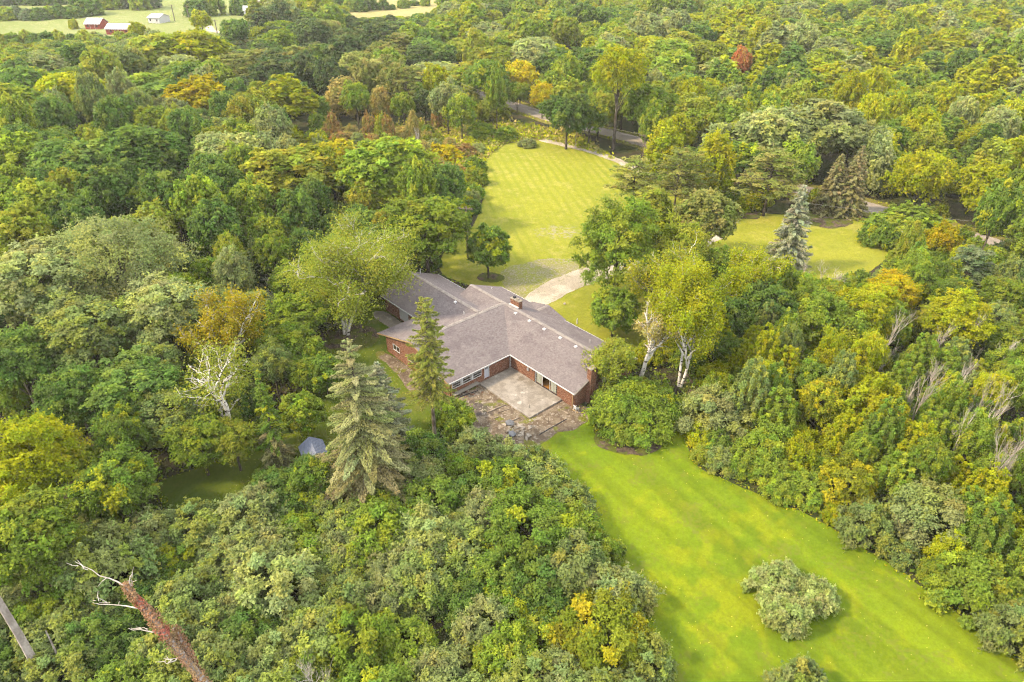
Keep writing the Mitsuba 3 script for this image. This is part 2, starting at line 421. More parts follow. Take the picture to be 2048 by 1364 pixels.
# ---------------------------------------------------------------- where things stand (metres; the camera stands over 0, 0)
TREES = [   # kind, leaf colour, x, y, radius, height, detail level, label, options
    ('bush', 'thicket', -41.93, 29.58, 3.7, 4.78, 0, 'dull green shrub left of the vine wrapped dead trunk'),
    ('bush', 'thicket', 7.69, 29.9, 4.01, 5.32, 0, 'dull green shrub below the large yellow green bush'),
    ('bush', 'thicket', -19.11, 29.95, 3.44, 5.48, 0, 'dull green shrub below the shaded lawn'),
    ('bush', 'mixed', -11.04, 30.12, 3.68, 5.29, 0, 'yellow flecked green shrub left of the large yellow green bush'),
    ('bush', 'greygreen', -15.72, 30.25, 2.52, 4.01, 0, 'grey green shrub below the yellow spotted green bush'),
    ('bush', 'greygreen', -7.49, 30.39, 2.64, 3.63, 0, 'grey green shrub below the large green thicket bush'),
    ('bush', 'thicket', -3.54, 31.1, 2.68, 3.46, 0, 'dull green shrub below the grey green thicket bush'),
    ('bush', 'thicket', -27.11, 31.51, 3.15, 4.1, 0, 'dull green shrub below the vine wrapped dead trunk'),
    ('bush', 'mixed', -31.2, 31.62, 3.11, 4.14, 0, 'yellow flecked green shrub below the vine wrapped dead trunk'),
    ('bush', 'thicket', 23.73, 31.79, 2.66, 3.5, 0, 'pale yellow green sapling at the bottom edge of the lawn', {'leaves': 5000}),
    ('bush', 'thicket', 1.13, 32.08, 3.11, 3.68, 0, 'dull green shrub left of the large yellow green bush'),
    ('bush', 'greygreen', 4.54, 32.55, 2.77, 3.81, 0, 'grey green shrub below the large yellow green bush'),
    ('bush', 'green', -17.25, 32.81, 2.77, 3.23, 0, 'green shrub right of the vine wrapped dead trunk'),
    ('bush', 'greygreen', -6.21, 33.35, 2.96, 3.98, 0, 'grey green shrub left of the large yellow green bush'),
    ('bush', 'thicket', -37.06, 33.49, 2.95, 3.51, 0, 'dull green shrub below the mid green low tree'),
    ('bush', 'thicket', -24.68, 33.87, 2.95, 4.46, 0, 'dull green shrub below the yellow spotted green bush'),
    ('bush', 'thicket', 11.23, 34.27, 2.65, 3.7, 0, 'dull green shrub right of the large yellow green bush'),
    ('bush', 'deep', -43.88, 34.28, 2.71, 3.17, 0, 'dark green shrub below the fresh green tree'),
    ('bush', 'greygreen', -20.19, 34.52, 2.58, 3.79, 0, 'grey green shrub below the blue shed'),
    ('bush', 'thicket', -29.38, 34.91, 3.3, 5.03, 0, 'dull green shrub below the fresh green tree'),
    ('bush', 'green', -0.49, 35.13, 2.94, 4.44, 0, 'green shrub left of the large yellow green bush'),
    ('bush', 'green', -12.76, 35.62, 3.41, 4.95, 0, 'green shrub below the yellow spotted green bush'),
    ('bush', 'deep', -33.82, 35.9, 2.44, 3.15, 0, 'dark green shrub below the vine wrapped dead trunk'),
    ('bush', 'green', -8.95, 36.08, 2.69, 3.18, 0, 'green shrub below the large green thicket bush'),
    ('bush', 'thicket', -39.73, 36.11, 3.08, 3.82, 0, 'dull green shrub below the bright lime green tree'),
    ('bush', 'goldmix', 7.32, 36.21, 4.67, 6, 0, 'large yellow green bush at the lower end of the thicket by the lawn', {'leaves': 17000}),
    ('bush', 'deep', -36.61, 36.48, 2.36, 3.68, 0, 'dark green shrub left of the vine wrapped dead trunk'),
    ('bush', 'thicket', -16.74, 36.53, 4.06, 4.79, 0, 'dull green shrub right of the vine wrapped dead trunk'),
    ('bush', 'thicket', 43.92, 37.16, 2.52, 4.5, 0, 'grey green bush in the lower right corner by the lawn'),
    ('bush', 'deep', -22.79, 37.22, 2.96, 3.85, 0, 'dark green shrub right of the vine wrapped dead trunk'),
    ('bush', 'greygreen', -2.73, 37.42, 2.66, 4, 0, 'grey green shrub left of the grey green thicket bush'),
    ('bush', 'thicket', -27.7, 37.86, 2.82, 3.8, 0, 'dull green shrub right of the yellowish green crown'),
    ('bush', 'green', 2.47, 37.86, 2.68, 3.27, 0, 'green shrub below the grey green thicket bush'),
    ('bush', 'greygreen', -45.91, 38.2, 3.14, 4.42, 0, 'grey green shrub below the fresh green tree'),
    ('bush', 'green', -42.91, 38.42, 2.39, 3.68, 0, 'green shrub below the fresh green tree'),
    ('bush', 'mixed', 47.4, 39, 1.84, 3.13, 0, 'yellow flecked green shrub right of the grey green bush'),
    ('bush', 'thicket', -36.8, 39.15, 2.38, 2.87, 0, 'small dull green shrub left of the vine wrapped dead trunk'),
    ('bush', 'mixed', -0.04, 39.33, 2.57, 3.66, 0, 'yellow flecked green shrub left of the grey green thicket bush'),
    ('bush', 'green', -40.17, 39.33, 2.58, 3.96, 0, 'green shrub left of the vine wrapped dead trunk'),
    ('bush', 'thicket', -49.4, 39.56, 3.35, 4.42, 0, 'dull green shrub below the yellowish green crown'),
    ('bush', 'greygreen', -25.46, 39.72, 2.38, 3.11, 0, 'grey green shrub below the olive green low tree'),
    ('bush', 'thicket', -14.89, 39.93, 2.96, 4.61, 0, 'dull green shrub below the blue shed'),
    ('bush', 'deep', -34.15, 40.13, 2.65, 3.1, 0, 'dark green shrub above the vine wrapped dead trunk'),
    ('bush', 'greygreen', -11.75, 40.14, 2.41, 3.82, 0, 'small grey green shrub below the yellow spotted green bush'),
    ('bush', 'thicket', -30.5, 40.24, 3.13, 4.56, 0, 'dull green shrub right of the fresh green tree'),
    ('bush', 'greygreen', 8.99, 40.6, 3.71, 4.84, 0, 'grey green shrub below the grey green thicket bush'),
    ('bush', 'deep', -4.58, 40.65, 2.98, 3.74, 0, 'dark green shrub below the large green thicket bush'),
    ('bush', 'mixed', 48.6, 40.88, 1.82, 2.27, 0, 'yellow flecked green shrub above the grey green bush'),
    ('bush', 'greygreen', -21.59, 41.08, 4.19, 5.53, 0, 'grey green shrub right of the vine wrapped dead trunk'),
    ('bush', 'deep', 2.53, 41.25, 3.29, 4.78, 0, 'dark green shrub left of the grey green thicket bush'),
    ('bush', 'silver', 25.86, 41.37, 2.7, 3.1, 0, 'lone silvery bush standing in the open lawn', {'lobes': [(-1.6, 1.6, 2.1), (1.3, 0.9, 2.2), (-0.6, -2.2, 2.0), (2.0, -0.8, 1.5)], 'leaves': 6500}),
    ('bush', 'thicket', -8.8, 42.03, 3.47, 4.87, 0, 'dull green shrub left of the large green thicket bush'),
    ('bush', 'green', 43.56, 42.08, 3.93, 5.5, 0, 'fresh green bush on the right lawn edge near the bottom', {'leaves': 11000}),
    ('broad', 'green', -43.18, 42.3, 4.48, 12, 0, 'fresh green tree below the lime tree at the left edge'),
    ('bush', 'greygreen', -47.21, 42.4, 2.38, 2.88, 0, 'grey green shrub below the yellowish green crown'),
    ('bush', 'mixed', -1.12, 42.58, 2.7, 4, 0, 'yellow flecked green shrub below the large green thicket bush'),
    ('bush', 'thicket', -38.17, 42.91, 4.25, 6.6, 0, 'dull green shrub above the vine wrapped dead trunk'),
    ('bush', 'thicket', -17.67, 43.19, 2.35, 2.87, 0, 'dull green shrub right of the shaded lawn'),
    ('feather', 'green', 48.06, 43.25, 1.75, 7.32, 0, 'green feathery tree below the lime green bush'),
    ('bush', 'thicket', -27.68, 43.81, 2.51, 2.93, 0, 'small dull green shrub right of the vine wrapped dead trunk'),
    ('bush', 'thicket', 6, 43.81, 3.78, 5.5, 0, 'grey green thicket bush right at the curved lawn edge', {'leaves': 12000}),
    ('bush', 'green', 41, 43.85, 1.73, 2.51, 0, 'green shrub left of the fresh green bush'),
    ('bush', 'lime', 51.3, 44, 2.33, 3.32, 0, 'lime green shrub below the lime green bush'),
    ('bush', 'greygreen', -12.08, 44.51, 2.44, 3.1, 0, 'small grey green shrub left of the large green thicket bush'),
    ('bush', 'mixed', -32.73, 45.23, 2.4, 2.81, 0, 'yellow flecked green shrub above the vine wrapped dead trunk'),
    ('bush', 'greygreen', -24.04, 45.27, 4.03, 5.35, 0, 'grey green shrub below the shaded lawn'),
    ('bush', 'thicket', -35.63, 45.55, 2.4, 3.14, 0, 'small dull green shrub above the vine wrapped dead trunk'),
    ('broad', 'lime', -47.08, 45.62, 2.6, 10, 0, 'yellowish green crown cut by the left edge, near the bottom'),
    ('bush', 'green', -19.98, 45.7, 2.77, 3.21, 0, 'green shrub right of the shaded lawn'),
    ('bush', 'lime', 42.88, 45.74, 2.12, 3.96, 0, 'lime green shrub above the fresh green bush'),
    ('bush', 'green', -44.36, 46.02, 2.42, 3.85, 0, 'green shrub right of the fresh green tree'),
    ('feather', 'mixed', 45.56, 46.04, 2.11, 9.2, 0, 'yellow flecked green feathery tree left of the lime green bush'),
    ('bush', 'greygreen', -16.66, 46.18, 2.78, 4.01, 0, 'grey green shrub right of the shaded lawn'),
    ('bush', 'green', 8.88, 46.28, 2.34, 3.01, 0, 'green shrub right of the grey green thicket bush'),
    ('bush', 'greygreen', -29.35, 46.38, 2.47, 2.98, 0, 'grey green shrub above the vine wrapped dead trunk'),
    ('bush', 'thicket', -5.12, 46.42, 3.43, 4.7, 0, 'dull green shrub left of the grey green thicket bush'),
    ('bush', 'lime', 49.35, 46.67, 3.03, 6, 0, 'lime green bush at the right edge above the lower corner', {'leaves': 9000}),
    ('bush', 'thicket', 38.91, 46.72, 1.67, 2.27, 0, 'dull green shrub right of the low grey green bush'),
    ('bush', 'thicket', -40.27, 46.76, 2.78, 3.83, 0, 'dull green shrub left of the shaded lawn'),
    ('bush', 'greygreen', -8.77, 47.51, 3.47, 4.55, 0, 'grey green shrub left of the large green thicket bush'),
    ('bush', 'mixed', 1.8, 47.75, 5.45, 6.5, 0, 'large green thicket bush with hanging yellow strands near the lawn', {'leaves': 17000}),
    ('bush', 'green', -13.37, 48.07, 3.91, 4.95, 0, 'green shrub right of the yellow spotted green bush'),
    ('bush', 'thicket', -31.63, 48.69, 3.47, 4.13, 0, 'dull green shrub below the olive green low tree'),
    ('bush', 'greygreen', -43.36, 48.73, 2.32, 2.7, 0, 'grey green shrub right of the fresh green tree'),
    ('bush', 'greygreen', -36.17, 48.74, 2.71, 4.3, 0, 'grey green shrub left of the shaded lawn'),
    ('bush', 'green', -21.73, 48.79, 2.55, 3.74, 0, 'green shrub below the blue shed'),
    ('bush', 'green', 6.25, 48.88, 2.79, 4.08, 0, 'green shrub right of the large green thicket bush'),
    ('bush', 'greygreen', -27.19, 49.12, 3.77, 5.19, 0, 'grey green shrub left of the yellow spotted green bush'),
    ('bush', 'thicket', 36.38, 49.25, 2.65, 4.5, 0, 'low grey green bush below the yellow leaved bush'),
    ('bush', 'thicket', -46.08, 49.55, 2.31, 3.32, 0, 'dull green shrub below the dark blue green low tree'),
    ('bush', 'thicket', -17.12, 49.55, 2.97, 4.22, 0, 'dull green shrub below the dark green shrub'),
    ('bush', 'thicket', -5.96, 49.66, 2.41, 3.31, 0, 'dull green shrub below the green cedar shrub'),
    ('bush', 'greygreen', 43.32, 50.36, 4.68, 7.5, 0, 'large rounded grey green bush lower right', {'leaves': 15000}),
    ('bush', 'mixed', 51.34, 50.43, 2.74, 3.94, 0, 'yellow flecked green shrub above the lime green bush'),
    ('feather', 'lime', 48.28, 50.71, 2.21, 8.61, 0, 'lime green feathery tree right of the large rounded grey green bush lower'),
    ('bush', 'green', 39.89, 51.04, 1.84, 2.92, 0, 'green shrub right of the low grey green bush'),
    ('bush', 'greygreen', -2.87, 51.04, 2.77, 4.22, 0, 'grey green shrub right of the yellow spotted green bush'),
    ('broad', 'mixed', -40.33, 51.32, 3.84, 9, 0, 'green tree with yellow flecked top left of the shaded lawn'),
    ('bush', 'green', -44.15, 51.62, 2.4, 3.83, 0, 'green shrub right of the yellowish green crown'),
    ('bush', 'green', -13.82, 51.79, 2.71, 4.1, 0, 'green shrub below the dark green shrub'),
    ('bush', 'deep', -24.3, 51.84, 2.78, 3.74, 0, 'dark green shrub right of the shaded lawn'),
    ('bush', 'lime', 34.67, 51.99, 1.62, 2.4, 0, 'lime green shrub left of the low grey green bush'),
    ('bush', 'thicket', -19.34, 52.14, 1.69, 3.06, 0, 'dull green shrub left of the dark green shrub'),
    ('bush', 'thicket', 6.26, 52.29, 2.92, 3.57, 0, 'dull green shrub right of the large green thicket bush'),
    ('bush', 'greygreen', -27.23, 52.64, 2.35, 3.68, 0, 'grey green shrub below the mid green low tree'),
    ('bush', 'mixed', -8.81, 52.64, 3.23, 4.03, 0, 'yellow flecked green shrub below the dark green shrub'),
    ('bush', 'green', 2.94, 52.88, 2.49, 2.97, 0, 'green shrub above the large green thicket bush'),
    ('bush', 'green', 55.28, 53.05, 1.7, 3.03, 0, 'green shrub right of the large rounded grey green bush lower'),
    ('broad', 'lime', -49.51, 53.25, 4.91, 12, 0, 'bright lime green tree at the lower left edge'),
    ('feather', 'lime', 47.01, 53.66, 2.01, 7.16, 0, 'lime green feathery tree above the lime green bush'),
    ('bush', 'deep', -4.94, 53.68, 2.59, 3.85, 0, 'dark green shrub below the dark green shrub'),
    ('feather', 'green', 50.38, 53.71, 1.9, 7.56, 0, 'green feathery tree right of the large rounded grey green bush lower'),
    ('bush', 'mixed', -21.57, 54.17, 2.69, 5.5, 0, 'yellow spotted green bush beside the blue shed', {'leaves': 8000}),
    ('feather', 'green', 41.24, 54.39, 2.29, 7.32, 0, 'green feathery tree right of the yellow leaved bush'),
    ('bush', 'green', -45.38, 54.5, 1.67, 1.94, 0, 'green shrub left of the shaded lawn'),
    ('bush', 'goldmix', 36.7, 54.85, 3.56, 6.5, 0, 'yellow leaved bush in the middle of the right lawn edge', {'leaves': 9000}),
    ('bush', 'mixed', -43.01, 54.9, 1.74, 2.35, 0, 'yellow flecked green shrub left of the shaded lawn'),
    ('bush', 'green', 32.77, 55.11, 2.26, 2.93, 0, 'green shrub left of the yellow leaved bush'),
    ('bush', 'green', 29.99, 55.32, 1.94, 2.62, 0, 'green shrub below the yellow green bush'),
    ('bush', 'mixed', -1.31, 55.33, 3.81, 5.5, 0, 'green bush with yellow sprays at the top of the thicket near the yard', {'leaves': 11000}),
    ('bush', 'deep', -25.7, 55.39, 2.92, 3.57, 0, 'dark green shrub left of the yellow spotted green bush'),
    ('bush', 'green', -20.29, 55.56, 2.52, 5, 0, 'green shrub in front of the blue shed roof'),
    ('spruce', 'palespruce', -15.82, 55.94, 6.5, 20.31, 0, 'large pale grey green spruce with brown lower boughs in front of the house', {'pal_low': 'dryspruce', 'leaves': 3.0, 'droop': 0.46, 'power': 0.72, 'whorls': 30, 'gap': 0.1, 'seed': 41, 'size': 0.8}),
    ('bush', 'thicket', 3.42, 56.49, 3.33, 4.1, 0, 'dull green shrub above the large green thicket bush'),
    ('bush', 'greygreen', -9.88, 56.78, 3.06, 4.35, 0, 'grey green shrub below the dark green shrub'),
    ('bush', 'green', 57.49, 56.95, 1.65, 3.26, 0, 'green shrub above the fresh green bush'),
    ('bush', 'deep', -22.87, 56.98, 2.31, 4.21, 0, 'dark green shrub above the yellow spotted green bush'),
    ('bush', 'mixed', 47.89, 57.06, 2.35, 4.1, 0, 'yellow flecked green shrub above the large rounded grey green bush lower'),
    ('bush', 'lime', 41.79, 57.17, 1.79, 3.48, 0, 'lime green shrub right of the yellow leaved bush'),
    ('feather', 'lime', 44.13, 57.26, 2.27, 9.31, 0, 'lime green feathery tree below the feathery lime green young tree'),
    ('bush', 'green', -5.52, 57.5, 2.61, 3.83, 0, 'green shrub right of the dark green shrub'),
    ('bush', 'green', 29.2, 57.58, 2.15, 3.45, 0, 'green shrub left of the yellow green bush'),
    ('bush', 'green', 59.63, 57.91, 2.05, 3.41, 0, 'green shrub above the lime green bush'),
    ('broad', 'green', 50.72, 57.94, 2.08, 9.66, 0, 'green tree above the large rounded grey green bush lower'),
    ('bush', 'green', 35.82, 57.97, 2.22, 3.14, 0, 'green shrub right of the yellow green bush'),
    ('broad', 'mixed', -42.65, 58.05, 2.77, 10.04, 0, 'yellow flecked green tree left of the dull green low tree'),
    ('bush', 'lime', 31.9, 58.12, 1.66, 2.64, 0, 'lime green shrub below the yellow green bush'),
    ('bush', 'deep', -52.69, 58.38, 1.75, 2.09, 0, 'dark green shrub right of the bright lime green tree'),
    ('broad', 'green', -35.09, 58.72, 3.36, 8, 0, 'mid green low tree above the shaded lawn'),
    ('feather', 'lime', 53.85, 59.17, 2.6, 7.59, 0, 'lime green feathery tree above the large rounded grey green bush lower'),
    ('bush', 'green', 26.64, 59.27, 1.87, 3.44, 0, 'green shrub below the big grey green bush'),
    ('bush', 'green', -47.65, 59.5, 2.65, 3.55, 0, 'green shrub right of the bright lime green tree'),
    ('broad', 'olive', -31.6, 59.5, 2.83, 7, 0, 'olive green low tree left of the creeper covered spruce'),
    ('bush', 'greygreen', -0.04, 59.68, 2.34, 3.54, 0, 'grey green shrub right of the green cedar shrub'),
    ('bush', 'thicket', 2.81, 59.74, 1.68, 3.14, 0, 'dull green shrub right of the green cedar shrub'),
    ('feather', 'green', 47.58, 59.97, 2.06, 8.59, 0, 'green feathery tree right of the feathery lime green young tree'),
    ('bush', 'thicket', 24.48, 60, 1.95, 2.74, 0, 'dull green shrub below the big grey green bush'),
    ('bush', 'green', -54.37, 60.07, 1.61, 2.93, 0, 'green shrub above the yellowish green crown'),
    ('bush', 'lime', 33.3, 60.09, 2.65, 5, 0, 'yellow green bush on the right lawn edge, third from the house'),
    ('bush', 'deep', -51.66, 60.27, 1.59, 2.17, 0, 'dark green shrub below the dark blue green low tree'),
    ('spruce', 'mixed', -27.33, 60.45, 2.59, 13.54, 0, 'dead spruce overgrown with green creeper, grey boughs sticking out', {'gap': 0.25, 'pal_low': 'dryspruce'}),
    ('bush', 'deep', -10.11, 60.52, 3.01, 5, 0, 'dark green shrub under the tall narrow conifer', {'leaves': 9000}),
    ('bush', 'greygreen', -4.22, 60.93, 3.24, 4.07, 0, 'grey green shrub below the green cedar shrub'),
    ('bush', 'green', 29.54, 61.14, 3.48, 5.5, 0, 'green bush right of the big grey green one at the lawn edge', {'leaves': 10000}),
    ('bush', 'lime', 40.01, 61.47, 1.85, 3.18, 0, 'lime green shrub above the yellow leaved bush'),
    ('bush', 'olive', 22.71, 61.58, 1.5, 1.87, 0, 'olive green shrub below the big grey green bush'),
    ('bush', 'green', 55.52, 61.8, 1.61, 2.94, 0, 'green shrub right of the yellow leaved bush'),
    ('bush', 'mixed', 24.59, 62.35, 1.69, 3, 0, 'yellow flecked green shrub below the big grey green bush'),
    ('broad', 'thicket', -39.24, 62.37, 4.06, 9, 0, 'dull green low tree beside the shaded lawn, above it'),
    ('bush', 'lime', 46.62, 62.39, 1.72, 2.35, 0, 'lime green shrub below the feathery lime green young tree'),
    ('spruce', 'hemlock', -9.16, 62.65, 2.7, 21.38, 0, 'tall narrow conifer with a bare lower trunk before the window wing', {'low': 0.4, 'power': 0.42, 'whorls': 22, 'leaves': 1.3, 'droop': 0.3, 'gap': 0.14, 'seed': 77, 'size': 0.8}),
    ('birch', 'olive', -34.05, 62.77, 6.02, 13, 0, 'half bare birch with long white forked limbs in the left thicket', {'leaves': 1700, 'size': 0.8, 'stems': 1, 'thick': 1.9, 'low': 0.05}),
    ('bush', 'mixed', 57.98, 62.8, 1.73, 3.08, 0, 'yellow flecked green shrub right of the feathery lime green young tree'),
    ('bush', 'lime', 38.17, 63.06, 1.74, 2.35, 0, 'lime green shrub right of the yellow green bush'),
    ('bush', 'lime', 34.81, 63.25, 2.41, 3.65, 0, 'lime green shrub above the yellow green bush'),
    ('bush', 'mixed', -57.64, 63.48, 2.65, 4.02, 0, 'yellow flecked green shrub above the bright lime green tree'),
    ('feather', 'lime', 42.51, 64.1, 4.01, 9.5, 0, 'feathery lime green young tree in the right thicket', {'leaves': 10000}),
    ('feather', 'mixed', 55.14, 64.17, 2.29, 7.1, 0, 'yellow flecked green feathery tree right of the feathery lime green young tree'),
    ('bush', 'lime', 28.26, 64.27, 1.86, 3.34, 0, 'lime green shrub below the big grey green bush'),
    ('bush', 'lime', 23.11, 64.29, 1.77, 2.54, 0, 'lime green shrub right of the large round green shrub'),
    ('broad', 'deep', -51.2, 64.46, 4.41, 11, 0, 'dark blue green low tree above the lime tree at left edge'),
    ('feather', 'green', 31.6, 64.5, 2.58, 8.28, 0, 'green feathery tree left of the yellow orange small tree'),
    ('bush', 'green', 60.64, 64.86, 1.66, 2.36, 0, 'green shrub right of the yellow orange small tree'),
    ('spruce', 'bluespruce', -15.55, 64.96, 4.4, 11.69, 0, 'silvery blue spruce half hidden behind the large grey green spruce', {'leaves': 2.0, 'size': 0.8}),
    ('bush', 'lime', 58.08, 64.99, 1.62, 2.52, 0, 'lime green shrub above the large rounded grey green bush lower'),
    ('broad', 'green', -25.25, 65.03, 2.53, 7, 0, 'leafy tree directly behind the blue shed', {'low': 0.1}),
    ('broad', 'deep', -45.23, 65.45, 5.65, 11, 0, 'dark shaded green tree in the hollow left of the white branched birch'),
    ('broad', 'goldmix', 36.95, 65.68, 2.77, 8.5, 0, 'yellow orange small tree between lime tree and lawn thicket'),
    ('bush', 'thicket', 48.78, 65.75, 2.39, 4.39, 0, 'dull green shrub right of the feathery lime green young tree'),
    ('bush', 'green', -60.24, 65.88, 1.72, 3.23, 0, 'green shrub above the bright lime green tree'),
    ('bush', 'mixed', 33.97, 65.88, 1.75, 3.32, 0, 'yellow flecked green shrub above the yellow green bush'),
    ('bush', 'lime', 53.69, 66.12, 1.81, 2.25, 0, 'lime green shrub right of the feathery lime green young tree'),
    ('bush', 'deep', -39.65, 66.16, 2.26, 3.3, 0, 'dark green shrub right of the dull green low tree'),
    ('bush', 'thicket', 39.86, 66.57, 1.85, 2.89, 0, 'dull green shrub below the yellow orange small tree'),
    ('bush', 'greygreen', 25.65, 66.7, 4.78, 6.5, 0, 'big grey green bush nearest the house at the right lawn edge', {'leaves': 14000}),
    ('bush', 'green', -7.43, 67.25, 2.86, 3.8, 0, 'green cedar shrub at the corner of the window wing', {'leaves': 9000, 'size': 0.7}),
    ('bush', 'thicket', -54.77, 67.47, 1.63, 3.02, 0, 'dull green shrub left of the dull green low tree'),
    ('bush', 'mixed', -30.74, 67.76, 1.6, 2.46, 0, 'yellow flecked green shrub left of the leafy tree directly'),
    ('broad', 'green', 61.76, 67.81, 2.59, 9.2, 0, 'green tree below the bright yellow green tree'),
    ('bush', 'green', -35.25, 67.83, 1.67, 2.7, 0, 'green shrub below the half bare birch'),
    ('bush', 'mixed', -37.71, 68.01, 1.86, 3.26, 0, 'yellow flecked green shrub below the half bare birch'),
    ('bush', 'lime', 37.95, 68.09, 1.67, 2.35, 0, 'lime green shrub below the yellow orange small tree'),
    ('feather', 'lime', 43.54, 68.15, 2.31, 8.51, 0, 'lime green feathery tree above the feathery lime green young tree'),
    ('bush', 'thicket', -52.78, 68.32, 2, 3.11, 0, 'dull green shrub left of the dark shaded green tree'),
    ('bush', 'thicket', -57.32, 68.38, 2.21, 3.2, 0, 'dull green shrub above the bright lime green tree'),
    ('bush', 'mixed', 45.94, 68.8, 1.88, 3.67, 0, 'yellow flecked green shrub below the feathery lime green young tree'),
    ('bush', 'green', 15.11, 69.13, 5.82, 4.6, 0, 'large round green shrub beside the right corner of the house', {'leaves': 15000}),
    ('bush', 'green', 52.59, 69.69, 1.73, 3.14, 0, 'green shrub above the yellow leaved bush'),
    ('bush', 'mixed', -40.21, 69.98, 1.76, 2.36, 0, 'yellow flecked green shrub left of the half bare birch'),
    ('bush', 'deep', -33.46, 70.01, 2.37, 3.74, 0, 'dark green shrub right of the half bare birch'),
    ('bush', 'green', 41.88, 70.56, 1.69, 2.79, 0, 'green shrub left of the feathery lime green young tree'),
    ('broad', 'lime', 31.4, 70.56, 2.37, 8.18, 0, 'lime green tree above the big grey green bush'),
    ('broad', 'mixed', 37.85, 70.61, 2.48, 8.1, 0, 'yellow flecked green tree above the yellow orange small tree'),
    ('bush', 'mixed', 46.75, 70.84, 1.77, 2.29, 0, 'yellow flecked green shrub above the feathery lime green young tree'),
    ('broad', 'deep', -61.94, 70.88, 4.38, 12, 0, 'dark green tree at the left edge halfway up the picture'),
    ('bush', 'green', 25.51, 70.88, 2.38, 3.95, 0, 'green shrub above the big grey green bush'),
    ('bush', 'green', -49.91, 71.01, 1.96, 3.16, 0, 'green shrub below the dark shaded green tree'),
    ('bush', 'green', 28.73, 71.29, 2.35, 4.38, 0, 'green shrub left of the yellow orange small tree'),
    ('bush', 'green', -66.36, 71.64, 2.63, 4.35, 0, 'green shrub left of the dark blue green low tree'),
    ('bush', 'green', -56.21, 71.72, 1.79, 2.42, 0, 'green shrub left of the dark shaded green tree'),
    ('bush', 'green', 48.72, 72.39, 2.14, 3.33, 0, 'green shrub above the feathery lime green young tree'),
    ('bush', 'thicket', -35.46, 72.42, 2.09, 3.54, 0, 'dull green shrub right of the half bare birch'),
    ('bush', 'green', -41.59, 72.43, 2.5, 4.2, 0, 'green shrub left of the half bare birch'),
    ('bush', 'green', 66.58, 72.79, 1.92, 3.58, 0, 'green shrub above the large rounded grey green bush lower'),
    ('broad', 'thicket', -45.71, 72.79, 3.37, 9.28, 0, 'dull green tree above the dark shaded green tree'),
    ('bush', 'lime', 30.14, 73.17, 1.68, 2.66, 0, 'lime green shrub left of the yellow orange small tree'),
    ('feather', 'green', 55.75, 73.18, 2.49, 8.41, 0, 'green feathery tree below the bright yellow green tree'),
    ('bush', 'thicket', -49.63, 73.52, 2.15, 2.42, 0, 'dull green shrub right of the dark shaded green tree'),
    ('bush', 'green', 27.06, 73.66, 1.72, 3.22, 0, 'green shrub right of the large round green shrub'),
    ('broad', 'green', -27.2, 73.87, 2.3, 6, 0, 'small leafy tree on the lawn beside the large grey spruce'),
    ('bush', 'olive', 17.07, 74.21, 2.04, 2.64, 0, 'olive green shrub above the large round green shrub'),
    ('broad', 'thicket', -31.45, 74.23, 2.82, 7.8, 0, 'dull green tree below the green shrubby tree'),
    ('broad', 'mixed', -24.89, 74.43, 2.64, 6.5, 0, 'small yellow flecked tree behind the top of the large grey spruce', {'low': 0.1}),
    ('birch', 'olive', 12.42, 74.83, 3.29, 9, 0, 'sparse olive birch leaning over the right roof corner', {'stems': 2, 'leaves': 5500}),
    ('bush', 'green', 38.8, 75.01, 1.86, 3.37, 0, 'green shrub above the yellow orange small tree'),
    ('bush', 'green', 30.74, 75.43, 1.87, 3.3, 0, 'green shrub below the dark green low tree'),
    ('bush', 'thicket', -44.92, 75.97, 1.86, 2.06, 0, 'dull green shrub left of the half bare birch'),
    ('bush', 'thicket', -61.16, 76.01, 1.85, 2.05, 0, 'dull green shrub above the dark blue green low tree'),
    ('bush', 'green', 67.56, 76.06, 2.23, 2.87, 0, 'green shrub below the bright yellow green tree'),
    ('bush', 'mixed', -47.8, 76.21, 2.01, 3.25, 0, 'yellow flecked green shrub right of the dark shaded green tree'),
    ('birch', 'gold', -37.92, 76.31, 4.72, 14, 0, 'golden orange birch rising from green thicket on the left', {'leaves': 5200}),
    ('birch', 'lime', 22.9, 76.34, 5.93, 18.5, 0, 'bright yellow green birch with twin white trunks right of the house', {'leaves': 17000, 'stems': 2, 'thick': 1.1}),
    ('broad', 'deep', -64.7, 76.37, 2.77, 7.08, 0, 'dark green tree left of the dark shaded green tree'),
    ('bush', 'lime', 27.78, 76.49, 2.7, 3.72, 0, 'lime green shrub above the big grey green bush'),
    ('bush', 'green', -51.35, 76.93, 2.69, 3.89, 0, 'green shrub above the dark shaded green tree'),
    ('broad', 'thicket', -56.59, 77.02, 6.29, 13, 0, 'grey green tree below the pale spreading tree'),
    ('bush', 'deep', -69.17, 77.1, 2.54, 4.63, 0, 'dark green shrub left of the dark blue green low tree'),
    ('birch', 'tan', 17.67, 77.17, 3.05, 12.5, 0, 'thin leaved birch with one straight white trunk by the round bush', {'stems': 1, 'leaves': 800, 'thick': 2.6, 'low': 0.4}),
    ('bush', 'green', 62.85, 77.42, 2.1, 3.79, 0, 'green shrub right of the feathery lime green young tree'),
    ('bush', 'green', -43.15, 78.35, 2.17, 3.82, 0, 'green shrub above the half bare birch'),
    ('broad', 'green', -32.62, 78.54, 2.73, 8, 0, 'green shrubby tree right of the golden orange birch'),
    ('bush', 'deep', -62.5, 79.02, 2.67, 4.96, 0, 'dark green shrub above the dark blue green low tree'),
    ('broad', 'green', 68.84, 79.11, 3.18, 7.99, 0, 'green tree right of the bright yellow green tree'),
    ('bush', 'lime', 50.06, 79.14, 2.41, 4.39, 0, 'lime green shrub above the feathery lime green young tree'),
    ('bush', 'thicket', 58.62, 79.17, 1.96, 2.26, 0, 'dull green shrub below the lime yellow tree'),
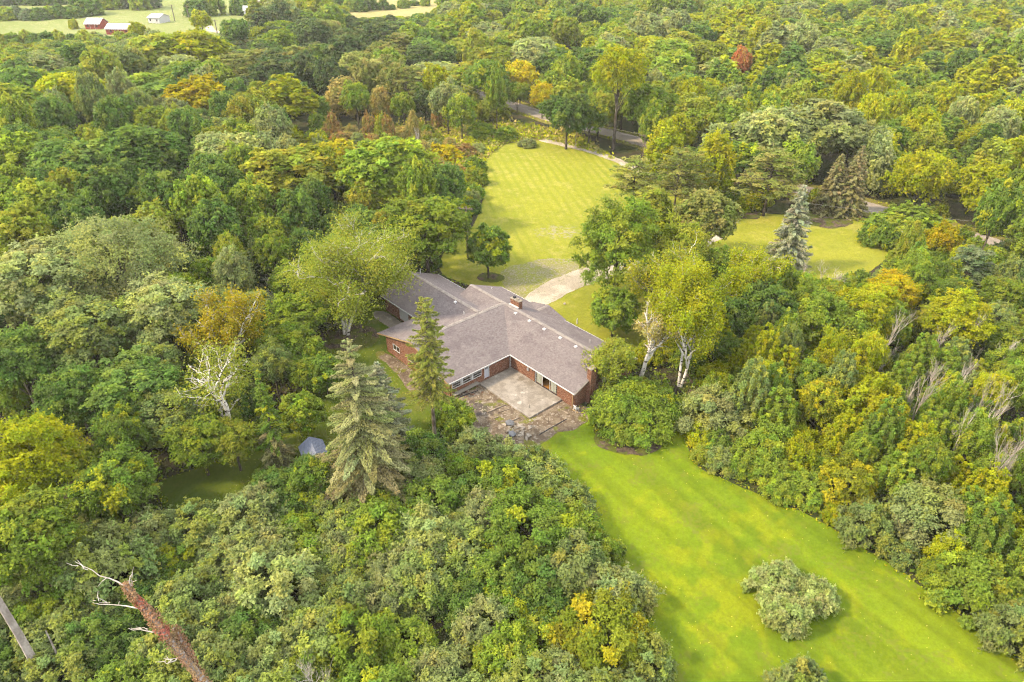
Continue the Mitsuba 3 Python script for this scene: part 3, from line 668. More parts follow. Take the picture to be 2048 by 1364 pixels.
    ('broad', 'green', -30.08, 79.93, 3.46, 8, 0, 'green tree at the edge of the shaded lawn below the large yellow birch', {'low': 0.1}),
    ('bush', 'green', -66.86, 80.02, 2.35, 3.24, 0, 'green shrub above the dark blue green low tree'),
    ('bush', 'deep', -69.75, 80.25, 2.19, 2.96, 0, 'dark green shrub left of the dark shaded green tree'),
    ('bush', 'green', 52.35, 80.26, 1.88, 2.27, 0, 'green shrub below the lime yellow tree'),
    ('bush', 'thicket', 56.25, 80.48, 2.04, 2.56, 0, 'dull green shrub above the feathery lime green young tree'),
    ('broad', 'greygreen', -47.35, 81.21, 5.83, 14, 0, 'grey green tree at the lower right of the pale spreading tree'),
    ('bush', 'green', -53.92, 81.3, 2.24, 2.63, 0, 'green shrub right of the dark blue green low tree'),
    ('bush', 'green', 58.4, 81.4, 1.83, 2.93, 0, 'green shrub right of the rounded green maple'),
    ('broad', 'green', 44, 81.71, 5.43, 11, 0, 'rounded green maple in the middle of the right thicket', {'leaves': 13000, 'low': 0.12}),
    ('bush', 'mixed', -72.44, 81.92, 2.19, 3.08, 0, 'yellow flecked green shrub left of the dark blue green low tree'),
    ('bush', 'green', 24.82, 82.32, 2.08, 3.3, 0, 'green shrub right of the thin leaved birch'),
    ('bush', 'green', 75.82, 82.46, 2.65, 4.38, 0, 'green shrub right of the bright yellow green tree'),
    ('broad', 'green', -38.21, 82.55, 2.98, 8.04, 0, 'green tree right of the golden orange birch'),
    ('broad', 'lime', 62.23, 82.6, 4.35, 11, 0, 'bright yellow green tree near the right edge, mid height'),
    ('bush', 'deep', -35.08, 82.7, 2, 2.85, 0, 'dark green shrub below the green shrubby tree'),
    ('bush', 'mixed', -69.95, 82.89, 1.92, 2.31, 0, 'yellow flecked green shrub above the dark blue green low tree'),
    ('broad', 'lime', 49.27, 83.3, 3.67, 11, 0, 'lime yellow tree right of the rounded green maple'),
    ('bush', 'deep', -51.4, 83.55, 1.85, 3.45, 0, 'dark green shrub above the dark shaded green tree'),
    ('bush', 'thicket', 68.08, 83.73, 2.66, 4.23, 0, 'dull green shrub below the bright yellow green tree'),
    ('bush', 'thicket', 73.12, 84.45, 2.19, 4.02, 0, 'dull green shrub below the blue green pine'),
    ('bush', 'olive', -58.14, 84.46, 2.25, 4.24, 0, 'olive green shrub above the dark shaded green tree'),
    ('bush', 'green', -44.21, 85.58, 2.34, 3.46, 0, 'green shrub left of the golden orange birch'),
    ('broad', 'deep', 31.37, 85.86, 3.48, 9, 0, 'dark green low tree under the small yellow green birch', {'low': 0.1}),
    ('broad', 'deep', -53.77, 85.92, 2.69, 10, 0, 'dark green tree below the very wide pale grey green spreading tree'),
    ('bush', 'deep', -39.06, 86.22, 2.59, 2.89, 0, 'dark green shrub left of the green shrubby tree'),
    ('bush', 'olive', 26.5, 86.25, 2.15, 2.4, 0, 'olive green shrub left of the dark green low tree'),
    ('spruce', 'green', -35.15, 86.34, 2.49, 8, 0, 'green cedar below the large yellow birch'),
    ('bush', 'lime', 43.47, 86.39, 2.39, 3.17, 0, 'lime green shrub left of the rounded green maple'),
    ('broad', 'deep', 36.82, 86.44, 4.79, 10.5, 0, 'dark green tree left of the rounded green maple', {'low': 0.12}),
    ('bush', 'olive', -58.94, 86.81, 1.99, 2.52, 0, 'olive green shrub above the dark blue green low tree'),
    ('broad', 'thicket', 71.05, 86.93, 2.79, 7.24, 0, 'dull green tree right of the bright yellow green tree'),
    ('bush', 'deep', -73.39, 86.95, 2, 2.54, 0, 'dark green shrub above the bright lime green tree'),
    ('bush', 'green', 46.2, 87.28, 1.98, 3.62, 0, 'green shrub below the rounded green maple'),
    ('broad', 'green', -31.23, 87.49, 4.58, 8, 0, 'dense green low tree under the left side of the large yellow birch'),
    ('broad', 'greygreen', -68.04, 87.62, 7.57, 16, 0, 'pale grey green tree at left edge beside the wide spreading one'),
    ('birch', 'goldmix', 21.75, 87.93, 5.2, 16, 0, 'yellow green birch right of the big leafy maple', {'leaves': 9000}),
    ('bush', 'lime', 57.58, 87.95, 2.29, 3.98, 0, 'lime green shrub right of the lime yellow tree'),
    ('bush', 'thicket', 51.37, 89.03, 1.99, 3.41, 0, 'dull green shrub right of the rounded green maple'),
    ('bush', 'lime', 41.09, 89.04, 2.08, 2.3, 0, 'lime green shrub right of the dark green low tree'),
    ('broad', 'thicket', -43.54, 89.05, 3.05, 8.55, 0, 'dull green tree above the golden orange birch'),
    ('broad', 'green', 15.29, 89.16, 3.74, 8.5, 0, 'leafy green tree at the foot of the big leafy maple beside the house', {'low': 0.08}),
    ('bush', 'green', 78.27, 89.21, 2.22, 3.6, 0, 'green shrub right of the lime yellow tree'),
    ('bush', 'mixed', 74.96, 89.38, 2.58, 3.43, 0, 'yellow flecked green shrub right of the bright yellow green tree'),
    ('bush', 'green', -53.88, 89.49, 2.1, 2.53, 0, 'green shrub below the grey green small tree'),
    ('broad', 'deep', -76.9, 89.57, 3.6, 7.72, 0, 'dark green tree above the dark blue green low tree'),
    ('bush', 'olive', 60.05, 89.67, 2.37, 4.11, 0, 'olive green shrub right of the lime yellow tree'),
    ('birch', 'olive', -25.82, 90.06, 10.43, 16.5, 0, 'large yellow birch with white limbs left of the garage', {'stems': 3, 'leaves': 17000, 'low': 0.06, 'thick': 1.7}),
    ('bush', 'lime', 27.37, 90.35, 2.17, 2.41, 0, 'lime green shrub below the bright yellow green birch'),
    ('broad', 'greygreen', -38.86, 90.71, 3.1, 7.02, 0, 'grey green tree left of the dense green low tree'),
    ('broad', 'green', -49.25, 90.96, 2.83, 9.84, 0, 'green tree above the golden orange birch'),
    ('bush', 'greygreen', -64.56, 91.25, 2.46, 4.32, 0, 'grey green shrub below the very wide pale grey green spreading tree'),
    ('bush', 'green', 71.13, 91.32, 2.43, 3.19, 0, 'green shrub below the blue green pine'),
    ('broad', 'mixed', 66.66, 91.52, 3.12, 9.13, 0, 'yellow flecked green tree above the bright yellow green tree'),
    ('birch', 'lime', 34.66, 91.88, 4.21, 14, 0, 'small yellow green birch touching the twin trunked birch on its right', {'leaves': 10000}),
    ('bush', 'greygreen', -43.45, 92.19, 2.13, 3.75, 0, 'grey green shrub above the golden orange birch'),
    ('broad', 'olive', -28.05, 92.55, 4.63, 7, 0, 'olive low tree beside the trunk of the large yellow birch'),
    ('bush', 'mixed', 46.11, 92.6, 2.1, 3.51, 0, 'yellow flecked green shrub left of the rounded green maple'),
    ('broad', 'green', 75.25, 92.97, 3.1, 8.27, 0, 'green tree below the blue green pine'),
    ('broad', 'olive', 49.08, 93.05, 2.82, 7.01, 0, 'olive green tree above the rounded green maple'),
    ('broad', 'yellow', 58.62, 93.34, 3.71, 9, 0, 'yellow tree above the silvery dead tree'),
    ('bush', 'green', -65.49, 94.25, 2.17, 2.82, 0, 'green shrub below the mid green oak'),
    ('bush', 'green', -71, 94.47, 2.07, 2.53, 0, 'green shrub below the dark green crown'),
    ('bush', 'lime', 72.52, 94.69, 2.06, 3.04, 0, 'lime green shrub below the blue green pine'),
    ('broad', 'greygreen', -60.19, 95.05, 10.32, 17, 0, 'very wide pale grey green spreading tree on the left', {'low': 0.25}),
    ('broad', 'greygreen', -83.11, 95.18, 3.76, 11.07, 1, 'grey green tree below the mid green oak'),
    ('bush', 'green', -51.49, 95.2, 2.13, 3.61, 0, 'green shrub above the golden orange birch'),
    ('bush', 'lime', 81.63, 95.22, 2.4, 4.15, 1, 'lime green shrub right of the bright yellow green tree'),
    ('bush', 'lime', 53.78, 95.36, 2.38, 4.32, 0, 'lime green shrub left of the lime yellow tree'),
    ('broad', 'greygreen', -43.35, 95.39, 3.11, 12, 0, 'grey green small tree right of the pale spreading tree'),
    ('bush', 'deep', -40.17, 95.51, 2.07, 2.62, 0, 'dark green shrub left of the dense green low tree'),
    ('bush', 'lime', 43.13, 95.85, 2.69, 4.59, 0, 'lime green shrub right of the small yellow green birch'),
    ('bush', 'thicket', -48.96, 95.92, 2.25, 3.29, 0, 'dull green shrub above the golden orange birch'),
    ('bush', 'green', -54.08, 96.68, 2.35, 3.31, 0, 'green shrub below the very wide pale grey green spreading tree'),
    ('bush', 'thicket', 75.44, 97.11, 2.48, 2.96, 1, 'dull green shrub right of the bright yellow green tree'),
    ('bush', 'lime', 61.4, 97.19, 2.39, 3.42, 0, 'lime green shrub left of the bright yellow green tree'),
    ('bush', 'lime', 84.34, 97.22, 2.12, 2.89, 1, 'lime green shrub right of the blue green pine'),
    ('broad', 'green', -35.73, 97.44, 3.16, 8.08, 0, 'green tree above the dense green low tree'),
    ('broad', 'green', -74.54, 97.78, 3.36, 9.33, 1, 'green tree left of the very wide pale grey green spreading tree'),
    ('bush', 'lime', 47.19, 98.14, 2.23, 3.4, 0, 'lime green shrub above the rounded green maple'),
    ('bush', 'green', 51.18, 98.25, 2.37, 4.42, 0, 'green shrub above the rounded green maple'),
    ('bush', 'amber', -27.34, 98.49, 2.55, 3.37, 0, 'brownish gold shrub right of the olive low tree'),
    ('bush', 'mixed', 38.92, 98.55, 2.22, 3.43, 0, 'yellow flecked green shrub below the small yellow green birch'),
    ('bush', 'green', 56, 99.03, 2.5, 3.97, 0, 'green shrub above the lime yellow tree'),
    ('bush', 'mixed', 43.33, 99.2, 2.62, 4.6, 0, 'yellow flecked green shrub right of the small yellow green birch'),
    ('broad', 'green', -49.49, 99.97, 3.19, 8.4, 0, 'green tree left of the grey green small tree'),
    ('bush', 'lime', 66.02, 100.47, 2.44, 3.85, 1, 'lime green shrub left of the blue green pine'),
    ('bush', 'amber', -34.28, 100.76, 2.12, 2.9, 0, 'brownish gold shrub left of the olive low tree'),
    ('broad', 'olive', 27.02, 100.85, 4.84, 14, 0, 'olive green tree behind the yellow green birches'),
    ('bush', 'deep', -60.82, 100.91, 2.33, 2.86, 0, 'dark green shrub below the very wide pale grey green spreading tree'),
    ('broad', 'green', 17.17, 100.98, 7.49, 19, 0, 'big leafy green maple right of the gravel drive', {'low': 0.04, 'leaves': 17000}),
    ('broad', 'greygreen', -24.68, 101, 3.31, 7.16, 0, 'grey green tree right of the olive low tree'),
    ('bush', 'green', -54.97, 101.07, 2.54, 3.76, 0, 'green shrub left of the grey green small tree'),
    ('bush', 'deep', -84.19, 101.09, 2.26, 4.26, 1, 'dark green shrub below the mid green oak'),
    ('pine', 'bluepine', 75.16, 101.81, 3.8, 9, 1, 'blue green pine at the right, below the yellow trees', {'leaves': 9000, 'low': 0.15}),
    ('bush', 'olive', 44.33, 102.25, 2.28, 2.69, 0, 'olive green shrub right of the small yellow green birch'),
    ('spruce', 'pine', -42.42, 102.8, 3.31, 11, 0, 'dark conifer behind the left side of the large yellow birch'),
    ('broad', 'olive', -80.09, 103.25, 5.44, 15.27, 1, 'olive green tree below the mid green oak'),
    ('bush', 'greygreen', -74.32, 103.53, 2.52, 4.53, 1, 'grey green shrub left of the very wide pale grey green spreading tree'),
    ('broad', 'green', -39.89, 104.22, 3.34, 11, 0, 'soft green small tree touching the left edge of the large yellow birch'),
    ('bush', 'olive', -55.79, 104.63, 2.18, 3.4, 0, 'olive green shrub left of the grey green small tree'),
    ('broad', 'goldmix', 23.63, 105.46, 3.86, 13, 0, 'yellowish tree right behind the big leafy maple', {'low': 0.1}),
    ('bush', 'thicket', 65.09, 106.36, 2.37, 3, 1, 'dull green shrub above the lime yellow tree'),
    ('broad', 'green', -65.56, 106.5, 3.9, 12.14, 1, 'green tree above the very wide pale grey green spreading tree'),
    ('bush', 'green', 85.34, 106.67, 2.5, 4.38, 1, 'green shrub right of the blue green pine'),
    ('broad', 'deep', -72.1, 107.25, 4.01, 15.06, 1, 'dark green tree left of the very wide pale grey green spreading tree'),
    ('bush', 'greygreen', -86.76, 107.61, 2.7, 5.05, 1, 'grey green shrub below the mid green oak'),
    ('broad', 'deep', -29.29, 108.04, 3.09, 9.61, 0, 'dark green tree right of the large yellow birch'),
    ('bush', 'thicket', -82.91, 108.08, 2.47, 4.13, 1, 'dull green shrub below the mid green oak'),
    ('feather', 'green', 89.9, 108.6, 3.88, 16.5, 1, 'green feathery tree right of the pale yellow green layered tree'),
    ('broad', 'mixed', -4.19, 109.23, 3.99, 10.5, 0, 'slim dark green tree standing alone on a mulch ring behind the garage', {'low': 0.16, 'pointy': 0.35, 'leaves': 12000}),
    ('broad', 'green', -14.9, 109.67, 7.57, 15, 0, 'full green oak behind the garage beside the slim lawn tree'),
    ('broad', 'deep', -36.08, 110.02, 3.23, 9.07, 0, 'dark green tree left of the large yellow birch'),
    ('broad', 'deep', -51.21, 110.16, 4.76, 14, 1, 'dark green tree left of the soft green small tree'),
    ('bush', 'greygreen', -32.37, 110.29, 2.54, 3.83, 0, 'grey green shrub below the large yellow birch'),
    ('bush', 'green', 71.52, 110.54, 2.28, 3.38, 1, 'green shrub below the green leafy thicket'),
    ('broad', 'thicket', -91.43, 110.59, 3.64, 13.04, 1, 'dull green tree left of the mid green oak'),
    ('bush', 'greygreen', -25.77, 110.69, 2.36, 3.73, 0, 'grey green shrub right of the large yellow birch'),
    ('bush', 'green', 75.76, 110.9, 2.3, 4.17, 1, 'green shrub left of the blue green pine'),
    ('bush', 'amber', -39.54, 111.57, 2.37, 2.74, 0, 'brownish gold shrub right of the soft green small tree'),
    ('bush', 'green', 82.52, 112.14, 2.32, 3.38, 1, 'green shrub above the bright yellow green tree'),
    ('spruce', 'bluespruce', 49.63, 112.46, 4.6, 16.15, 1, 'tall blue spruce on the lawn right of the drive', {'leaves': 1.7, 'size': 0.9}),
    ('broad', 'olive', -63.4, 113.13, 4.17, 12.31, 1, 'olive green tree right of the very wide pale grey green spreading tree'),
    ('bush', 'deep', -37.15, 113.18, 2.35, 2.89, 0, 'dark green shrub left of the large yellow birch'),
    ('broad', 'deep', -77.86, 113.25, 3.65, 13.87, 1, 'dark green tree right of the mid green oak'),
    ('broad', 'green', -43.86, 113.5, 3.62, 10.42, 1, 'green tree above the grey green small tree'),
    ('bush', 'greygreen', -73.56, 114.55, 2.43, 2.7, 1, 'grey green shrub below the dark green crown'),
    ('broad', 'green', -30.38, 114.57, 3.32, 7.28, 0, 'green tree right of the large yellow birch'),
    ('broad', 'yellow', 78.15, 115.02, 2.91, 8, 1, 'small yellow tree on thin grey stems right of the lawn'),
    ('broad', 'green', -85.4, 116.67, 6.32, 15, 1, 'mid green oak with lighter top at the left edge, upper woods'),
    ('bush', 'amber', -18.45, 116.91, 2.52, 2.87, 0, 'brownish gold shrub below the full green oak'),
    ('broad', 'pinelight', 35.5, 117.12, 5.83, 13, 1, 'pale grey green tree left of the blue spruce'),
    ('broad', 'mixed', 88.09, 117.34, 3.61, 15.02, 1, 'yellow flecked green tree below the pale yellow green layered tree'),
    ('broad', 'green', -56.29, 117.5, 4.49, 16.18, 1, 'green tree below the tall soft olive green tree'),
    ('bush', 'thicket', 93.16, 117.54, 2.55, 3.34, 1, 'dull green shrub right of the blue green pine'),
    ('bush', 'olive', 75.11, 117.63, 2.59, 4.37, 1, 'olive green shrub below the green leafy thicket'),
    ('broad', 'amber', -22.38, 118.04, 3.68, 9.72, 1, 'brownish gold tree left of the full green oak'),
    ('broad', 'deep', -39.43, 118.9, 3.99, 13.18, 1, 'dark green tree above the large yellow birch'),
    ('broad', 'deep', -28.09, 120.26, 3.77, 9.14, 1, 'dark green tree below the small brownish oak'),
    ('broad', 'greygreen', -17.08, 120.58, 3.6, 9.02, 1, 'grey green tree left of the full green oak'),
    ('broad', 'green', -49.32, 121.63, 4.29, 13.43, 1, 'green tree above the soft green small tree'),
    ('broad', 'deep', -63.25, 121.74, 5.61, 15, 1, 'dark green tree in the gap left of the soft olive tree'),
    ('broad', 'olive', 26.12, 122.11, 4.34, 12, 1, 'olive tree just above the big leafy maple on the right', {'low': 0.1}),
    ('bush', 'amber', -24.25, 122.75, 2.67, 2.97, 1, 'brownish gold shrub left of the full green oak'),
    ('bush', 'mixed', 71.73, 123.77, 3.11, 4.5, 1, 'yellow green shrub at the lawn edge by the road'),
    ('bush', 'green', 87.86, 124.26, 2.61, 3.14, 1, 'green shrub above the blue green pine'),
    ('bush', 'greygreen', -45.84, 124.35, 2.69, 3.56, 1, 'grey green shrub above the soft green small tree'),
    ('broad', 'deep', -76.7, 124.42, 5.9, 15, 1, 'dark green crown above the pale spreading tree'),
    ('broad', 'deep', -38.22, 125.59, 3.71, 12.53, 1, 'dark green tree left of the small brownish oak'),
    ('broad', 'olive', -85.23, 126.54, 4.4, 14.28, 1, 'olive green tree left of the dark green crown'),
    ('broad', 'green', -18.15, 126.96, 3.62, 15.96, 1, 'green tree left of the dull brown shrub'),
    ('bush', 'green', 79.06, 127.18, 6.73, 6, 1, 'green leafy thicket at the right end of the lawn'),
    ('broad', 'green', 98.93, 127.28, 3.56, 14.29, 1, 'green tree right of the pale yellow green layered tree'),
    ('broad', 'deep', -91.75, 128.39, 3.78, 13.54, 1, 'dark green tree below the dark green broad oak'),
    ('broad', 'amber', -29.48, 128.87, 3.36, 11, 1, 'small brownish oak wedged between the two green oaks'),
    ('broad', 'deep', -65.99, 128.97, 3.72, 11.89, 1, 'dark green tree below the dark blue green oak'),
    ('bush', 'olive', -99.97, 129.08, 2.62, 3.47, 1, 'olive green shrub left of the mid green oak'),
    ('broad', 'deep', -57.38, 131.34, 5.2, 13.41, 1, 'dark green tree below the tall soft olive green tree'),
    ('broad', 'deep', -13.49, 131.48, 4.04, 13.92, 1, 'dark green tree below the dull brown shrub'),
    ('broad', 'deep', -71.43, 132.48, 3.81, 12.23, 1, 'dark green tree right of the dark green crown'),
    ('broad', 'green', -101.06, 133.66, 4.59, 12.53, 1, 'green tree above the mid green oak'),
    ('bush', 'olive', -40.91, 134.12, 2.65, 3.78, 1, 'olive green shrub above the large yellow birch'),
    ('broad', 'deep', -77.77, 134.32, 3.67, 13.61, 1, 'dark green tree right of the dark green broad oak'),
    ('bush', 'green', 80.05, 134.6, 2.64, 3.66, 1, 'green shrub left of the green leafy thicket'),
    ('broad', 'lime', 96.78, 134.62, 5.3, 13, 1, 'pale yellow green layered tree near the right edge', {'low': 0.15, 'flat': 0.45}),
    ('pine', 'pinelight', 34.08, 136.5, 4.72, 15, 1, 'loose pine between the drive and the road'),
    ('feather', 'lime', 106, 136.65, 4.42, 11.87, 1, 'lime green feathery tree right of the pale yellow green layered tree'),
    ('broad', 'green', -25.41, 136.88, 9.73, 17, 1, 'big rounded green oak above the house, left of the striped lawn'),
    ('broad', 'amber', -46.28, 137.72, 9.83, 15, 1, 'wide golden brown oak left of the big green oak'),
    ('broad', 'deep', -62.84, 138, 4.05, 14.1, 1, 'dark green tree right of the dark blue green oak'),
    ('pine', 'pinelight', 54, 138.76, 6.47, 14, 1, 'wide pine with bare brown trunk behind the blue spruce'),
    ('spruce', 'dryspruce', 72.12, 139.92, 4.41, 14.92, 1, 'brownish spruce by the road, right one of two', {'leaves': 1.5}),
    ('broad', 'deep', -90.9, 140.6, 8.92, 16, 1, 'dark green broad oak in the upper left woods'),
    ('pine', 'pinelight', 25.98, 140.73, 5.09, 12, 1, 'low pale pine at the right end of the striped lawn'),
    ('spruce', 'dryspruce', 68.67, 140.8, 4.02, 12.85, 1, 'brownish spruce by the road, left one of two', {'leaves': 1.5}),
    ('pine', 'pinelight', 38.61, 140.96, 4.24, 13, 1, 'thin pine between the loose pine and the wide pine'),
    ('broad', 'lime', 87.38, 141.81, 7.02, 13, 1, 'bright yellow tree on the right above the green shrubs', {'low': 0.2}),
    ('broad', 'green', -56.8, 142.18, 4.05, 14.35, 1, 'green tree left of the wide golden brown oak'),
    ('broad', 'deep', -79.32, 145.41, 9.7, 17, 1, 'dark blue green oak below the golden yellow tree'),
    ('broad', 'goldmix', -39.6, 146.53, 6.55, 14, 1, 'golden green oak crown between golden brown oak and big green oak'),
    ('broad', 'green', -107.76, 147.61, 6.56, 16, 1, 'leafy green tree at left edge above the mid green oak'),
    ('willow', 'olive', 105.31, 148.32, 4.9, 14.19, 1, 'olive green bushy tree above the pale yellow green layered tree'),
    ('willow', 'lime', 44.83, 148.7, 4.95, 15.87, 1, 'lime green bushy tree right of the utility pole'),
    ('broad', 'green', 62.59, 148.75, 4.7, 13.23, 1, 'green tree above the tall blue spruce'),
    ('broad', 'greygreen', -49.32, 148.98, 4.15, 14.03, 1, 'grey green tree above the wide golden brown oak'),
    ('broad', 'greygreen', -62.92, 149.8, 7.32, 15, 1, 'tall soft olive green tree left of the golden brown oak'),
    ('broad', 'deep', -116.26, 152.1, 4.06, 15.46, 1, 'dark green tree left of the dark blue green oak'),
    ('bush', 'green', -9.94, 152.48, 2.31, 2.6, 1, 'olive round shrub by the lawn above the slim dark tree'),
    ('broad', 'mixed', 53.39, 154.81, 5.27, 11.41, 1, 'yellow flecked green tree left of the tall blue spruce'),
    ('broad', 'deep', -122.22, 156.29, 4.53, 13.4, 1, 'dark green tree left of the dark green crown'),
    ('willow', 'lime', 119.73, 157.75, 4.53, 12.69, 1, 'lime green bushy tree above the pale yellow green layered tree'),
    ('feather', 'deep', 110.27, 158.89, 4.27, 14.58, 1, 'dark green feathery tree above the pale yellow green layered tree'),
    ('broad', 'lime', 85.71, 159.89, 4.24, 13.06, 1, 'lime green tree left of the bright yellow tree'),
    ('broad', 'greygreen', -58.51, 160.55, 4.57, 11.85, 1, 'grey green tree left of the bright lime shrub'),
    ('broad', 'thicket', -89.18, 160.67, 4.48, 12.24, 1, 'dull green tree left of the dark blue green oak'),
    ('broad', 'olive', 98.51, 162.54, 4.94, 12.3, 1, 'olive green tree above the bright yellow tree'),
    ('broad', 'greygreen', 73.86, 162.97, 10.42, 18, 1, 'very large grey green oak across the road, right crown'),
    ('broad', 'greygreen', 61.7, 163.25, 8.55, 17, 1, 'very large grey green oak across the road, left crown'),
    ('bush', 'rust', -14.59, 163.83, 3.67, 3, 1, 'dull brown shrub below the bright yellow one'),
    ('broad', 'deep', -109.78, 163.95, 5.3, 11.91, 1, 'dark green tree left of the dark green broad oak'),
    ('broad', 'deep', -118.03, 164.2, 4.82, 13.36, 1, 'dark green tree above the mid green oak'),
    ('willow', 'lime', 36.95, 165.54, 4.62, 13.86, 1, 'lime green bushy tree above the low pale pine'),
    ('broad', 'mixed', 90.48, 165.93, 4.95, 13.46, 1, 'yellow flecked green tree above the bright yellow tree'),
    ('willow', 'greygreen', 50.32, 166.31, 4.89, 12.93, 1, 'grey green bushy tree right of the utility pole'),
    ('broad', 'deep', -79.49, 168.89, 4.53, 15.9, 1, 'dark green tree left of the tall soft olive green tree'),
    ('bush', 'mixed', -9.58, 169.46, 2.77, 3.2, 1, 'yellow green shrub touching the striped lawn on its left'),
    ('broad', 'lime', 100.87, 171.23, 4.97, 15, 1, 'lime green tree above the bright yellow tree'),
    ('broad', 'greygreen', -59.66, 171.45, 4.61, 15.37, 1, 'grey green tree below the small rounded olive tree'),
    ('broad', 'lime', 42, 174.83, 4.74, 12.44, 1, 'lime green tree right of the utility pole'),
    ('broad', 'mixed', 66.12, 176.71, 4.6, 16.05, 1, 'yellow flecked green tree above the tall blue spruce'),
    ('broad', 'thicket', -73.37, 177.03, 5.34, 11.44, 1, 'dull green tree above the tall soft olive green tree'),
    ('bush', 'yellow', -18.27, 178.18, 4.72, 3.6, 1, 'bright yellow shrub at the left edge of the striped lawn'),
    ('broad', 'green', -92.23, 179.46, 5.15, 13.74, 1, 'green tree above the dark blue green oak'),
    ('broad', 'green', 55.78, 180.12, 5.84, 15, 1, 'green tree left of the very large grey green oak'),
    ('broad', 'deep', -118.95, 181.01, 5.1, 16.02, 1, 'dark green tree above the dark green broad oak'),
    ('broad', 'deep', -100.69, 181.57, 5.13, 15.56, 1, 'dark green tree above the dark blue green oak'),
    ('bush', 'olive', -37.29, 181.77, 4, 3.6, 1, 'olive shrub in the marsh strip above the big rounded oak'),
    ('broad', 'olive', 47.95, 182.68, 6.57, 15, 1, 'olive green tree across the road above the pines'),
    ('bush', 'rust', -13.3, 182.69, 3.22, 3, 1, 'brownish red shrub between the yellow one and the lawn'),
    ('bush', 'silver', -9.1, 185.01, 2.04, 2.4, 1, 'small silvery shrub at the left lawn edge'),
    ('broad', 'lime', 27.82, 187.29, 7.62, 27, 1, 'tall lime topped tree by the road with a bare forked trunk', {'low': 0.55}),
    ('bush', 'lime', -53.29, 187.42, 3.01, 4.5, 1, 'small lime shrub right of the bright lime shrub'),
    ('broad', 'deep', 14.91, 188.01, 7, 15, 1, 'dark green tree between the road and the striped lawn'),
    ('bush', 'greygreen', 4.46, 190.59, 2.37, 2.2, 1, 'single small bush standing on the far end of the striped lawn'),
    ('broad', 'mixed', 21.33, 190.7, 5.48, 12, 1, 'green undergrowth tree beside the forked bare trunk'),
    ('bush', 'lime', -63.05, 193.07, 4.2, 5, 1, 'bright lime shrub above the golden brown oak'),
    ('broad', 'greygreen', -93.72, 194.99, 5.02, 11.86, 1, 'grey green tree below the golden yellow tree'),
    ('broad', 'green', 38.47, 196.59, 8.11, 16, 1, 'green roadside tree behind the utility pole'),
    ('broad', 'olive', 79.51, 197.39, 5.12, 16.05, 1, 'olive green tree below the single red maple'),
    ('broad', 'green', 113.79, 197.45, 5.15, 13.03, 1, 'green tree above the bright yellow tree'),
    ('bush', 'green', -1.72, 197.79, 3.16, 3.4, 1, 'green round shrub at the far end of the striped lawn'),
    ('broad', 'green', -139.28, 197.89, 7.8, 14.78, 2, 'green tree above the dark green broad oak'),
    ('feather', 'lime', 134.67, 199.19, 5.49, 12.58, 2, 'lime green feathery tree above the green leafy thicket'),
    ('bush', 'green', -8.98, 199.98, 3.76, 4, 1, 'dark green round shrub at the far left lawn corner'),
    ('bush', 'tan', -31.05, 200.05, 3.77, 3, 1, 'tan shrub around the pale dead marsh tree'),
    ('broad', 'olive', 25, 200.62, 5.15, 12.34, 1, 'olive green tree right of the green undergrowth tree'),
    ('broad', 'lime', -120.91, 205.73, 6.12, 15, 2, 'bright lime tree between the golden yellow tree and its lime neighbour'),
    ('feather', 'lime', -66.12, 207.1, 8.05, 16, 1, 'feathery bright green poplar in front of the dark pine stand'),
    ('feather', 'lime', 143.65, 207.19, 6.39, 11.22, 2, 'lime green feathery tree above the pale yellow green layered tree'),
    ('broad', 'yellow', -92.16, 207.66, 9.99, 15, 1, 'golden yellow tree standing out of the dark green woods upper left'),
    ('broad', 'deep', 157.25, 208.96, 6.52, 11.92, 2, 'dark green tree above the pale yellow green layered tree'),
    ('broad', 'lime', -131.91, 209.19, 7.38, 16, 2, 'bright lime tree left of the golden yellow tree, its left half'),
    ('bush', 'gold', -39.06, 209.51, 3.31, 4, 1, 'small orange yellow shrub behind the big rounded oak'),
    ('broad', 'deep', -144.67, 211.97, 6.97, 17.3, 2, 'dark green tree below the small yellow bush'),
    ('broad', 'deep', -84.01, 215.09, 4.56, 13, 2, 'dark green tree between the golden yellow tree and the poplar'),
    ('broad', 'deep', -107.76, 215.94, 8.94, 11.92, 2, 'dark green tree left of the golden yellow tree'),
    ('broad', 'deep', -162.08, 216.85, 7.99, 15.31, 2, 'dark green tree left of the small yellow bush'),
    ('willow', 'olive', -6.03, 217.22, 5.25, 8, 1, 'pale olive willow at the road side of the marsh strip'),
    ('willow', 'mixed', -59.37, 217.22, 3.4, 8, 1, 'small lime willow beside the tan willow'),
    ('broad', 'greygreen', 160.23, 219.79, 6.28, 13.5, 2, 'grey green tree above the pale yellow green layered tree'),
    ('feather', 'mixed', 120.09, 220.7, 5.94, 13.3, 2, 'yellow flecked green feathery tree above the bright yellow tree'),
    ('willow', 'olive', -79.07, 220.78, 4.05, 12, 2, 'small rounded olive tree left of the feathery green poplar'),
    ('broad', 'yellow', 9.51, 221.2, 4.06, 11, 1, 'small yellow tree right of the far road bend'),
    ('broad', 'thicket', -132.31, 221.36, 6.35, 12.22, 2, 'dull green tree left of the large olive yellow tree'),
    ('willow', 'tan', -41.23, 222.34, 3.77, 10, 1, 'slim tan willow beside the dark pines'),
    ('willow', 'tan', -52.81, 224.26, 6.63, 12, 1, 'tan willow in the marsh strip, left of a smaller tan one'),
    ('willow', 'green', 105.88, 224.39, 6.08, 12.79, 2, 'green bushy tree below the silvery green willow tree'),
    ('broad', 'deep', -100.95, 226.03, 6.05, 15.65, 2, 'dark green tree above the golden yellow tree'),
    ('broad', 'mixed', 88.3, 226.72, 6.85, 15.16, 2, 'yellow flecked green tree right of the single red maple'),
